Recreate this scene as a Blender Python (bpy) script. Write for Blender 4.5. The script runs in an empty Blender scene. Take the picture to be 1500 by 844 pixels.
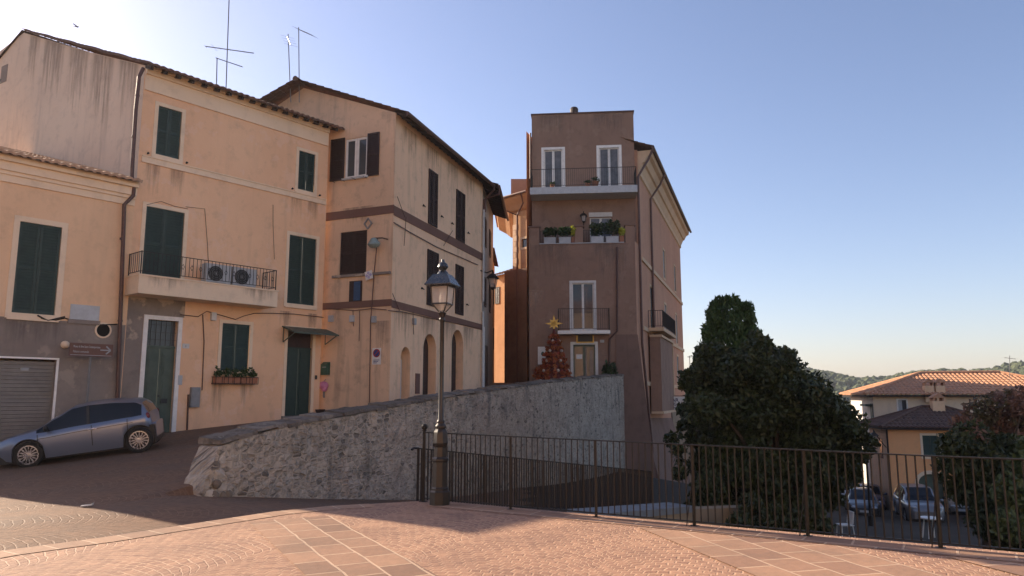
import bpy, bmesh, math, random
import numpy as np
from mathutils import Vector, Matrix
random.seed(7)
PI = math.pi
sc = bpy.context.scene
col = sc.collection
# ------------------------------------------------------------------ camera model
F, PITCH, CZ = 1083.0, math.radians(8.3), 1.6
ps, pc = math.sin(PITCH), math.cos(PITCH)

def ray(px, py):
    a = (px - 750) / F
    b = (422 - py) / F
    return (a, pc - b * ps, ps + b * pc)

def at_y(px, py, Y):
    r = ray(px, py)
    k = Y / r[1]
    return Vector((r[0] * k, Y, CZ + r[2] * k))

def at_z(px, py, z=0.0):
    r = ray(px, py)
    k = (z - CZ) / r[2]
    return Vector((r[0] * k, r[1] * k, z))

class Fr:
    """a vertical plane: u runs to the right along the wall, n points out of it"""
    def __init__(f, O, u):
        L = math.hypot(*u)
        f.O = O
        f.u = (u[0] / L, u[1] / L)
        f.n = (f.u[1], -f.u[0])
    def P(f, u, z, d=0.0):
        return Vector((f.O[0] + f.u[0] * u + f.n[0] * d, f.O[1] + f.u[1] * u + f.n[1] * d, z))
    def uz(f, px, py, d=0.0):
        r = ray(px, py)
        O = (f.O[0] + f.n[0] * d, f.O[1] + f.n[1] * d)
        k = (O[0] * f.n[0] + O[1] * f.n[1]) / (r[0] * f.n[0] + r[1] * f.n[1])
        return ((r[0] * k - O[0]) * f.u[0] + (r[1] * k - O[1]) * f.u[1], CZ + r[2] * k)
    @property
    def U(f): return Vector((f.u[0], f.u[1], 0))
    @property
    def N(f): return Vector((f.n[0], f.n[1], 0))

# ------------------------------------------------------------------ materials
def nd(nt, t, **kw):
    n = nt.nodes.new(t)
    for k, v in kw.items():
        setattr(n, k, v)
    return n

def lk(nt, a, b): nt.links.new(a, b)

def base_mat(name, rough=0.85, metal=0.0, spec=0.3):
    m = bpy.data.materials.new(name)
    m.use_nodes = True
    nt = m.node_tree
    b = nt.nodes['Principled BSDF']
    b.inputs['Roughness'].default_value = rough
    b.inputs['Metallic'].default_value = metal
    b.inputs['Specular IOR Level'].default_value = spec
    return m, nt, b

def noise(nt, vec, scale, detail=4.0, rough=0.55):
    n = nd(nt, 'ShaderNodeTexNoise')
    n.inputs['Scale'].default_value = scale
    n.inputs['Detail'].default_value = detail
    n.inputs['Roughness'].default_value = rough
    if vec is not None: lk(nt, vec, n.inputs['Vector'])
    return n.outputs['Fac']

def ramp(nt, fac, a, b, v0=0.0, v1=1.0):
    n = nd(nt, 'ShaderNodeMapRange')
    n.inputs['From Min'].default_value = a
    n.inputs['From Max'].default_value = b
    n.inputs['To Min'].default_value = v0
    n.inputs['To Max'].default_value = v1
    n.clamp = True
    lk(nt, fac, n.inputs['Value'])
    return n.outputs['Result']

def mix(nt, fac, a, b, mode='MIX'):
    n = nd(nt, 'ShaderNodeMix', data_type='RGBA', blend_type=mode)
    for idx, v in ((0, fac), (6, a), (7, b)):
        if hasattr(v, 'is_linked') or isinstance(v, bpy.types.NodeSocket):
            lk(nt, v, n.inputs[idx])
        elif idx == 0:
            n.inputs[0].default_value = v
        else:
            n.inputs[idx].default_value = (*v, 1) if len(v) == 3 else v
    return n.outputs[2]

def mth(nt, op, a, b=None, c=None):
    n = nd(nt, 'ShaderNodeMath', operation=op)
    for i, v in enumerate((a, b, c)):
        if v is None: continue
        if isinstance(v, (int, float)): n.inputs[i].default_value = v
        else: lk(nt, v, n.inputs[i])
    return n.outputs[0]

def pos(nt): return nd(nt, 'ShaderNodeNewGeometry').outputs['Position']

def scaled(nt, vec, s, rotz=0.0):
    n = nd(nt, 'ShaderNodeMapping')
    n.inputs['Scale'].default_value = s
    n.inputs['Rotation'].default_value = (0, 0, rotz)
    lk(nt, vec, n.inputs['Vector'])
    return n.outputs[0]

def bump(nt, b, h, strength=0.3, dist=0.02):
    n = nd(nt, 'ShaderNodeBump')
    n.inputs['Strength'].default_value = strength
    n.inputs['Distance'].default_value = dist
    lk(nt, h, n.inputs['Height'])
    lk(nt, n.outputs[0], b.inputs['Normal'])

def plaster(name, c1, c2, dirt=(0.2, 0.17, 0.15), dirt_amt=0.35, streak=0.3, rough=0.9, big=0.45, patch=None, patch_amt=0.0, bmp=0.35):
    m, nt, b = base_mat(name, rough, 0, 0.15)
    p = pos(nt)
    c = mix(nt, ramp(nt, noise(nt, p, big, 6, 0.6), 0.35, 0.65), c1, c2)
    c = mix(nt, ramp(nt, noise(nt, p, 2.3, 8, 0.65), 0.52, 0.75, 0, dirt_amt), c, dirt)
    st = noise(nt, scaled(nt, p, (1.3, 1.3, 0.14)), 1.6, 5, 0.6)
    c = mix(nt, ramp(nt, st, 0.54, 0.8, 0, streak), c, dirt)
    if patch:
        c = mix(nt, ramp(nt, noise(nt, p, 1.1, 7, 0.62), 0.56, 0.6, 0, patch_amt), c, patch)
    fine = noise(nt, p, 40, 3, 0.6)
    c = mix(nt, 0.12, c, mix(nt, fine, (0.25, 0.25, 0.25), (1, 1, 1)), 'MULTIPLY')
    lk(nt, c, b.inputs['Base Color'])
    bump(nt, b, mth(nt, 'ADD', noise(nt, p, 3, 6, 0.6), mth(nt, 'MULTIPLY', fine, 0.3)), bmp, 0.02)
    return m

def plain(name, c1, c2=None, rough=0.6, metal=0.0, spec=0.4, scale=6.0, bmp=0.0):
    m, nt, b = base_mat(name, rough, metal, spec)
    if c2 is None: c2 = tuple(x * 0.72 for x in c1)
    p = nd(nt, 'ShaderNodeTexCoord').outputs['Object']
    n = noise(nt, p, scale, 6, 0.65)
    c = mix(nt, ramp(nt, n, 0.35, 0.7), c1, c2)
    oi = nd(nt, 'ShaderNodeObjectInfo').outputs['Random']
    c = mix(nt, 1.0, c, mix(nt, oi, (0.8, 0.8, 0.8), (1.2, 1.18, 1.15)), 'MULTIPLY')
    lk(nt, c, b.inputs['Base Color'])
    lk(nt, ramp(nt, noise(nt, p, scale * 2.3, 4), 0.3, 0.7, max(0.05, rough - 0.12), min(1, rough + 0.12)), b.inputs['Roughness'])
    if bmp: bump(nt, b, noise(nt, p, scale * 4, 5), bmp, 0.01)
    return m

def tile_mat(name, c1, c2, c3):
    m, nt, b = base_mat(name, 0.9, 0, 0.15)
    p = pos(nt)
    c = mix(nt, ramp(nt, noise(nt, p, 5.5, 3), 0.35, 0.65), c1, c2)
    c = mix(nt, ramp(nt, noise(nt, p, 1.2, 7, 0.7), 0.48, 0.7, 0, 0.75), c, c3)
    lk(nt, c, b.inputs['Base Color'])
    bump(nt, b, noise(nt, p, 25, 4), 0.3, 0.01)
    return m

def cobble_mat(name, s1, s2, mortar, rot, W=1.5, R=0.95, size=0.105, mort=0.013, stain=(0.1, 0.08, 0.07), stain_amt=0.3, bmp=0.5):
    """small stone setts laid in arcs"""
    m, nt, b = base_mat(name, 0.74, 0, 0.3)
    p = pos(nt)
    # a little wander so that no joint is ruler straight
    wob = nd(nt, 'ShaderNodeTexNoise'); wob.inputs['Scale'].default_value = 2.2
    lk(nt, p, wob.inputs['Vector'])
    off = nd(nt, 'ShaderNodeVectorMath', operation='MULTIPLY_ADD')
    lk(nt, wob.outputs['Color'], off.inputs[0]); off.inputs[1].default_value = (0.16, 0.16, 0.0)
    lk(nt, p, off.inputs[2])
    q = scaled(nt, off.outputs[0], (1, 1, 1), rot)
    sx = nd(nt, 'ShaderNodeSeparateXYZ'); lk(nt, q, sx.inputs[0])
    xm = mth(nt, 'SUBTRACT', mth(nt, 'FLOORED_MODULO', sx.outputs[0], W), W / 2)
    ar = mth(nt, 'SQRT', mth(nt, 'SUBTRACT', R * R, mth(nt, 'MULTIPLY', xm, xm)))
    yy = mth(nt, 'SUBTRACT', sx.outputs[1], ar)
    al = mth(nt, 'MULTIPLY', mth(nt, 'ARCSINE', mth(nt, 'DIVIDE', xm, R)), R)
    cv = nd(nt, 'ShaderNodeCombineXYZ'); lk(nt, al, cv.inputs[0]); lk(nt, yy, cv.inputs[1])
    br = nd(nt, 'ShaderNodeTexBrick')
    br.inputs['Scale'].default_value = 1.0
    br.inputs['Brick Width'].default_value = size * 1.05
    br.inputs['Row Height'].default_value = size
    br.inputs['Mortar Size'].default_value = mort
    br.inputs['Mortar Smooth'].default_value = 0.5
    br.inputs['Color1'].default_value = (*s1, 1)
    br.inputs['Color2'].default_value = (*s2, 1)
    br.inputs['Mortar'].default_value = (*mortar, 1)
    lk(nt, cv.outputs[0], br.inputs['Vector'])
    c = mix(nt, ramp(nt, noise(nt, p, 0.9, 7, 0.65), 0.45, 0.7, 0, stain_amt), br.outputs['Color'], stain)
    c = mix(nt, 0.45, c, mix(nt, noise(nt, p, 11, 5, 0.7), (0.1, 0.1, 0.1), (1.75, 1.7, 1.65)), 'MULTIPLY')
    lk(nt, c, b.inputs['Base Color'])
    h = mth(nt, 'ADD', mth(nt, 'MULTIPLY', br.outputs['Fac'], -1.0), mth(nt, 'MULTIPLY', noise(nt, p, 16, 4), 0.7))
    bump(nt, b, h, bmp, 0.02)
    return m

def slab_mat(name, s1, s2, mortar, bw, rh, mort=0.014, bmp=0.5, stain=(0.12, 0.1, 0.08)):
    m, nt, b = base_mat(name, 0.75, 0, 0.3)
    uv = nd(nt, 'ShaderNodeTexCoord').outputs['UV']
    p = pos(nt)
    wob = nd(nt, 'ShaderNodeTexNoise'); wob.inputs['Scale'].default_value = 1.7; lk(nt, p, wob.inputs['Vector'])
    off = nd(nt, 'ShaderNodeVectorMath', operation='MULTIPLY_ADD')
    lk(nt, wob.outputs['Color'], off.inputs[0]); off.inputs[1].default_value = (0.06, 0.06, 0.0); lk(nt, uv, off.inputs[2])
    br = nd(nt, 'ShaderNodeTexBrick')
    br.inputs['Scale'].default_value = 1.0
    br.inputs['Brick Width'].default_value = bw
    br.inputs['Row Height'].default_value = rh
    br.inputs['Mortar Size'].default_value = mort
    br.inputs['Mortar Smooth'].default_value = 0.3
    br.inputs['Color1'].default_value = (*s1, 1)
    br.inputs['Color2'].default_value = (*s2, 1)
    br.inputs['Mortar'].default_value = (*mortar, 1)
    lk(nt, off.outputs[0], br.inputs['Vector'])
    c = mix(nt, ramp(nt, noise(nt, p, 1.6, 7, 0.7), 0.45, 0.75, 0, 0.4), br.outputs['Color'], stain)
    c = mix(nt, 0.4, c, mix(nt, noise(nt, p, 9, 6, 0.7), (0.4, 0.4, 0.4), (1.3, 1.3, 1.3)), 'MULTIPLY')
    lk(nt, c, b.inputs['Base Color'])
    h = mth(nt, 'ADD', mth(nt, 'MULTIPLY', br.outputs['Fac'], -1.0), mth(nt, 'MULTIPLY', noise(nt, p, 12, 5), 0.7))
    bump(nt, b, h, bmp, 0.015)
    return m

def rubble_mat(name):
    """mortared rubble: irregular blocks in rough courses, dark lichen, damp stains"""
    m, nt, b = base_mat(name, 0.92, 0, 0.12)
    uv = nd(nt, 'ShaderNodeTexCoord').outputs['UV']
    p = pos(nt)
    wob = nd(nt, 'ShaderNodeTexNoise'); wob.inputs['Scale'].default_value = 3.5; wob.inputs['Detail'].default_value = 4
    lk(nt, p, wob.inputs['Vector'])
    off = nd(nt, 'ShaderNodeVectorMath', operation='MULTIPLY_ADD')
    lk(nt, wob.outputs['Color'], off.inputs[0]); off.inputs[1].default_value = (0.06, 0.06, 0.0); lk(nt, uv, off.inputs[2])
    mp = scaled(nt, off.outputs[0], (5.2, 9.5, 1))
    v = nd(nt, 'ShaderNodeTexVoronoi'); v.inputs['Scale'].default_value = 1.0; v.inputs['Randomness'].default_value = 0.75
    lk(nt, mp, v.inputs['Vector'])
    ve = nd(nt, 'ShaderNodeTexVoronoi', feature='DISTANCE_TO_EDGE'); ve.inputs['Scale'].default_value = 1.0; ve.inputs['Randomness'].default_value = 0.75
    lk(nt, mp, ve.inputs['Vector'])
    sep = nd(nt, 'ShaderNodeSeparateColor'); lk(nt, v.outputs['Color'], sep.inputs[0])
    c = mix(nt, sep.outputs[0], (0.3, 0.258, 0.21), (0.45, 0.385, 0.315))
    c = mix(nt, ramp(nt, sep.outputs[1], 0.9, 0.94), c, (0.16, 0.14, 0.12))
    joint = ramp(nt, ve.outputs['Distance'], 0.02, 0.12, 1, 0)
    c = mix(nt, mth(nt, 'MULTIPLY', joint, 0.85), c, (0.47, 0.4, 0.325))
    c = mix(nt, ramp(nt, noise(nt, p, 1.3, 8, 0.7), 0.5, 0.66, 0, 0.65), c, (0.15, 0.13, 0.11))
    c = mix(nt, ramp(nt, noise(nt, p, 9, 6, 0.7), 0.54, 0.66, 0, 0.6), c, (0.1, 0.083, 0.068))
    st = noise(nt, scaled(nt, p, (2.4, 2.4, 0.22)), 1.3, 5, 0.6)
    c = mix(nt, ramp(nt, st, 0.55, 0.72, 0, 0.6), c, (0.08, 0.075, 0.07))
    c = mix(nt, ramp(nt, noise(nt, p, 0.5, 3), 0.5, 0.7, 0, 0.35), c, (0.42, 0.33, 0.27))
    lk(nt, c, b.inputs['Base Color'])
    h = mth(nt, 'ADD', ramp(nt, ve.outputs['Distance'], 0.0, 0.25), mth(nt, 'MULTIPLY', noise(nt, p, 14, 6, 0.7), 0.9))
    bump(nt, b, h, 0.9, 0.035)
    return m

def leaf_mat(name, c1, c2, rough=0.45, trans=0.25, c3=None):
    m, nt, b = base_mat(name, rough, 0, 0.35)
    g = nd(nt, 'ShaderNodeNewGeometry')
    c = mix(nt, g.outputs['Random Per Island'], c1, c2)
    if c3:
        c = mix(nt, ramp(nt, noise(nt, g.outputs['Position'], 1.4, 3), 0.5, 0.62), c, c3)
    lk(nt, c, b.inputs['Base Color'])
    if trans:
        t = nd(nt, 'ShaderNodeBsdfTranslucent'); lk(nt, c, t.inputs['Color'])
        ms = nd(nt, 'ShaderNodeMixShader'); ms.inputs[0].default_value = trans
        lk(nt, b.outputs[0], ms.inputs[1]); lk(nt, t.outputs[0], ms.inputs[2])
        lk(nt, ms.outputs[0], nt.nodes['Material Output'].inputs['Surface'])
    return m

def glass_mat(name, c, rough=0.06, spec=0.6):
    m, nt, b = base_mat(name, rough, 0, spec)
    p = pos(nt)
    lk(nt, mix(nt, noise(nt, p, 1.5, 3), c, tuple(x * 0.6 for x in c)), b.inputs['Base Color'])
    return m

M = {}
M['peach'] = plaster('peach plaster', (0.86, 0.555, 0.34), (0.8, 0.495, 0.295), (0.45, 0.3, 0.2), 0.4, 0.3, 0.9, 0.45, (0.84, 0.57, 0.4), 0.5)
M['ochre'] = plaster('ochre plaster', (0.84, 0.565, 0.35), (0.78, 0.515, 0.31), (0.4, 0.27, 0.17), 0.3, 0.2)
M['cream'] = plaster('cream trim plaster', (0.85, 0.67, 0.48), (0.8, 0.62, 0.43), (0.36, 0.28, 0.21), 0.3, 0.25)
M['gable'] = plaster('weathered gable plaster', (0.72, 0.56, 0.42), (0.65, 0.5, 0.375), (0.3, 0.24, 0.2), 0.35, 0.6)
M['bare'] = plaster('bare grey render', (0.27, 0.225, 0.19), (0.2, 0.165, 0.145), (0.11, 0.09, 0.08), 0.5, 0.4, 0.95, 0.9, (0.46, 0.37, 0.28), 0.85, 0.8)
M['greybase'] = plaster('grey brown plinth render', (0.30, 0.25, 0.21), (0.23, 0.19, 0.165), (0.13, 0.11, 0.1), 0.45, 0.4, 0.95, 0.8, (0.45, 0.37, 0.29), 0.4, 0.6)
M['tan'] = plaster('tan plaster', (0.86, 0.58, 0.375), (0.8, 0.53, 0.34), (0.25, 0.19, 0.14), 0.35, 0.45)
M['tan2'] = plaster('worn tan plaster', (0.75, 0.51, 0.335), (0.63, 0.43, 0.285), (0.2, 0.16, 0.13), 0.45, 0.65)
M['band'] = plaster('maroon band paint', (0.2, 0.11, 0.085), (0.16, 0.09, 0.07), (0.1, 0.07, 0.06), 0.3, 0.2)
M['grey'] = plaster('grey lane plaster', (0.42, 0.37, 0.32), (0.34, 0.3, 0.26), (0.18, 0.15, 0.13), 0.4, 0.4)
M['orange'] = plaster('orange plaster', (0.54, 0.31, 0.17), (0.46, 0.26, 0.14), (0.3, 0.15, 0.08), 0.3, 0.3)
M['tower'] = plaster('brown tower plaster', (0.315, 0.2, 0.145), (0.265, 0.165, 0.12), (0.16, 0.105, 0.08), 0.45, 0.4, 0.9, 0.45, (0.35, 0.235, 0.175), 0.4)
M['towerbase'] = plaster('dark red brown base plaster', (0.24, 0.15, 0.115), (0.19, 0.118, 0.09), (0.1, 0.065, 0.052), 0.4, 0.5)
M['lanebrown'] = plaster('dark brown lane plaster', (0.26, 0.17, 0.125), (0.2, 0.13, 0.095), (0.08, 0.055, 0.045), 0.4, 0.4)
M['pink'] = plaster('pinkish plaster', (0.56, 0.31, 0.2), (0.5, 0.27, 0.175), (0.25, 0.15, 0.11), 0.3, 0.25)
M['palecove'] = plaster('pale cove plaster', (0.68, 0.5, 0.33), (0.6, 0.43, 0.28), (0.35, 0.24, 0.17), 0.25, 0.2)
M['white'] = plain('white painted trim', (0.74, 0.72, 0.68), (0.62, 0.6, 0.56), 0.6, 0, 0.3, 5)
M['whitewash'] = plaster('flaking whitewash', (0.72, 0.69, 0.65), (0.6, 0.56, 0.52), (0.25, 0.22, 0.2), 0.5, 0.3)
M['green'] = plain('dark green shutter paint', (0.022, 0.046, 0.036), (0.015, 0.032, 0.026), 0.5, 0, 0.35, 3)
M['greendoor'] = plain('faded green door paint', (0.085, 0.115, 0.085), (0.055, 0.08, 0.06), 0.55, 0, 0.35, 3)
M['brown'] = plain('dark brown shutter paint', (0.04, 0.02, 0.016), (0.028, 0.015, 0.012), 0.55, 0, 0.3, 4)
M['pipe'] = plain('brown gutter metal', (0.12, 0.06, 0.045), (0.08, 0.042, 0.034), 0.5, 0.2, 0.4, 8)
M['iron'] = plain('dark wrought iron', (0.018, 0.016, 0.015), (0.028, 0.02, 0.017), 0.6, 0.1, 0.3, 12)
M['rail'] = plain('weathered fence iron', (0.016, 0.0145, 0.0135), (0.024, 0.019, 0.016), 0.6, 0.1, 0.3, 10)
M['lampiron'] = plain('bronze brown cast iron', (0.032, 0.027, 0.025), (0.024, 0.021, 0.02), 0.4, 0.3, 0.45, 9)
M['lamptop'] = plain('grey lantern sheet metal', (0.1, 0.11, 0.12), (0.07, 0.08, 0.09), 0.3, 0.7, 0.5, 9)
M['tile'] = tile_mat('terracotta tiles', (0.6, 0.32, 0.19), (0.46, 0.23, 0.13), (0.38, 0.24, 0.16))
M['tiledark'] = tile_mat('old sooty roof tiles', (0.17, 0.1, 0.075), (0.11, 0.068, 0.054), (0.07, 0.055, 0.05))
M['tilepale'] = tile_mat('mortar bedded roof tiles', (0.5, 0.33, 0.22), (0.4, 0.25, 0.17), (0.3, 0.22, 0.17))
M['eavewood'] = plain('dark eave timber', (0.05, 0.034, 0.028), (0.035, 0.026, 0.022), 0.8, 0, 0.2, 6)
M['rubble'] = rubble_mat('mortared rubble stone')
M['coping'] = plaster('worn coping stone', (0.25, 0.23, 0.21), (0.18, 0.165, 0.155), (0.08, 0.075, 0.07), 0.6, 0.3, 0.9, 1.5, None, 0, 0.8)
M['limestone'] = plaster('lime smeared stone', (0.55, 0.5, 0.44), (0.42, 0.37, 0.32), (0.2, 0.17, 0.14), 0.8, 0.3, 0.95, 1.5, (0.17, 0.14, 0.115), 0.9, 0.9)
M['rubblestone'] = plaster('dark rubble stone', (0.22, 0.18, 0.14), (0.15, 0.12, 0.1), (0.08, 0.07, 0.06), 0.7, 0.2, 0.95, 2.5, (0.38, 0.31, 0.25), 0.6, 1.0)
def capstone():
    m, nt, b = base_mat('weathered cap stones', 0.92, 0, 0.12)
    g = nd(nt, 'ShaderNodeNewGeometry'); p = g.outputs['Position']
    c = mix(nt, g.outputs['Random Per Island'], (0.13, 0.105, 0.085), (0.27, 0.22, 0.175))
    c = mix(nt, ramp(nt, noise(nt, p, 4, 8, 0.7), 0.45, 0.65, 0, 0.8), c, (0.07, 0.06, 0.05))
    c = mix(nt, ramp(nt, noise(nt, p, 9, 4, 0.7), 0.6, 0.68, 0, 0.6), c, (0.36, 0.32, 0.26))
    lk(nt, c, b.inputs['Base Color']); bump(nt, b, noise(nt, p, 14, 7, 0.7), 1.0, 0.04)
    return m
M['capstone'] = capstone()
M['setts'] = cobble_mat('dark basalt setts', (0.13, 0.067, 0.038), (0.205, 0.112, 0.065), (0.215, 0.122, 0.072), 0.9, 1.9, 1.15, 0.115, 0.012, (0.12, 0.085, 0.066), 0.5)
M['terrace'] = cobble_mat('pink porphyry setts', (0.42, 0.24, 0.155), (0.28, 0.155, 0.105), (0.47, 0.3, 0.2), 0.35, 1.7, 1.05, 0.11, 0.011, (0.22, 0.13, 0.095), 0.6)
M['slab'] = slab_mat('porphyry paving slabs', (0.38, 0.22, 0.14), (0.22, 0.125, 0.085), (0.52, 0.36, 0.25), 0.5, 0.348, 0.014)
M['slabbig'] = slab_mat('large paving slabs', (0.4, 0.235, 0.15), (0.23, 0.13, 0.09), (0.52, 0.36, 0.25), 0.5, 0.405, 0.014)
M['kerb'] = slab_mat('edge stones', (0.42, 0.255, 0.165), (0.3, 0.175, 0.115), (0.58, 0.41, 0.28), 0.38, 0.5, 0.012)
M['asphalt'] = plaster('worn asphalt', (0.046, 0.034, 0.025), (0.058, 0.044, 0.033), (0.03, 0.026, 0.023), 0.4, 0.0, 0.9, 0.3)
M['field'] = plaster('dry grass field', (0.09, 0.1, 0.045), (0.14, 0.13, 0.06), (0.06, 0.07, 0.03), 0.5, 0.0, 1.0, 0.02)
M['hill'] = plaster('wooded hill ground', (0.05, 0.065, 0.03), (0.07, 0.08, 0.04), (0.04, 0.05, 0.025), 0.5, 0.0, 1.0, 0.02)
M['glass'] = glass_mat('window glass', (0.07, 0.08, 0.09), 0.06, 0.4)
M['curtain'] = plain('grey curtained glass', (0.15, 0.155, 0.17), (0.07, 0.075, 0.085), 0.18, 0, 0.25, 2)
M['dark'] = plain('dark interior', (0.015, 0.013, 0.012), (0.01, 0.009, 0.008), 0.8, 0, 0.1, 2)
M['apricot'] = plaster('apricot plaster', (0.88, 0.45, 0.21), (0.82, 0.4, 0.18), (0.5, 0.28, 0.14), 0.25, 0.15)
M['beige'] = plaster('beige low wall render', (0.3, 0.23, 0.155), (0.24, 0.185, 0.125), (0.2, 0.16, 0.11), 0.3, 0.4)
M['bluecap'] = plain('pale blue grey coping', (0.2, 0.22, 0.24), (0.15, 0.165, 0.18), 0.6, 0, 0.3, 3)
M['acwhite'] = plain('grey white casing', (0.42, 0.44, 0.45), (0.34, 0.35, 0.36), 0.5, 0, 0.4, 5)
M['black'] = plain('black plastic', (0.012, 0.012, 0.012), (0.02, 0.02, 0.02), 0.5, 0, 0.4, 8)
M['greybox'] = plain('grey meter box paint', (0.22, 0.22, 0.22), (0.17, 0.17, 0.17), 0.5, 0.1, 0.4, 6)
M['shuttermetal'] = plain('grey roller shutter steel', (0.27, 0.26, 0.25), (0.2, 0.195, 0.19), 0.5, 0.3, 0.4, 2)
M['terracotta'] = plain('terracotta pot', (0.32, 0.14, 0.08), (0.22, 0.1, 0.06), 0.8, 0, 0.2, 9)
def stain_mat(name, c, amt):
    m, nt, b = base_mat(name, 0.95, 0, 0.05)
    b.inputs['Base Color'].default_value = (*c, 1)
    uv = nd(nt, 'ShaderNodeTexCoord').outputs['UV']; sx = nd(nt, 'ShaderNodeSeparateXYZ'); lk(nt, uv, sx.inputs[0])
    p = pos(nt)
    n1 = noise(nt, scaled(nt, p, (5, 5, 0.35)), 1.4, 6, 0.65)
    side = mth(nt, 'MINIMUM', mth(nt, 'MULTIPLY', mth(nt, 'MULTIPLY', sx.outputs[0], mth(nt, 'SUBTRACT', 1.0, sx.outputs[0])), 6.0), 1.0)
    a = mth(nt, 'ADD', mth(nt, 'SUBTRACT', n1, 0.66), mth(nt, 'MULTIPLY', sx.outputs[1], 0.4))
    a = mth(nt, 'MULTIPLY', ramp(nt, a, 0.0, 0.3, 0, amt), side)
    a = mth(nt, 'MULTIPLY', a, ramp(nt, sx.outputs[1], 0.0, 0.25))
    t = nd(nt, 'ShaderNodeBsdfTransparent'); ms = nd(nt, 'ShaderNodeMixShader'); lk(nt, a, ms.inputs[0])
    lk(nt, t.outputs[0], ms.inputs[1]); lk(nt, b.outputs[0], ms.inputs[2]); lk(nt, ms.outputs[0], nt.nodes['Material Output'].inputs['Surface'])
    return m
M['stain'] = stain_mat('grey water stain', (0.2, 0.165, 0.14), 0.38)
M['stainlight'] = stain_mat('faint water stain', (0.25, 0.19, 0.15), 0.42)
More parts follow.
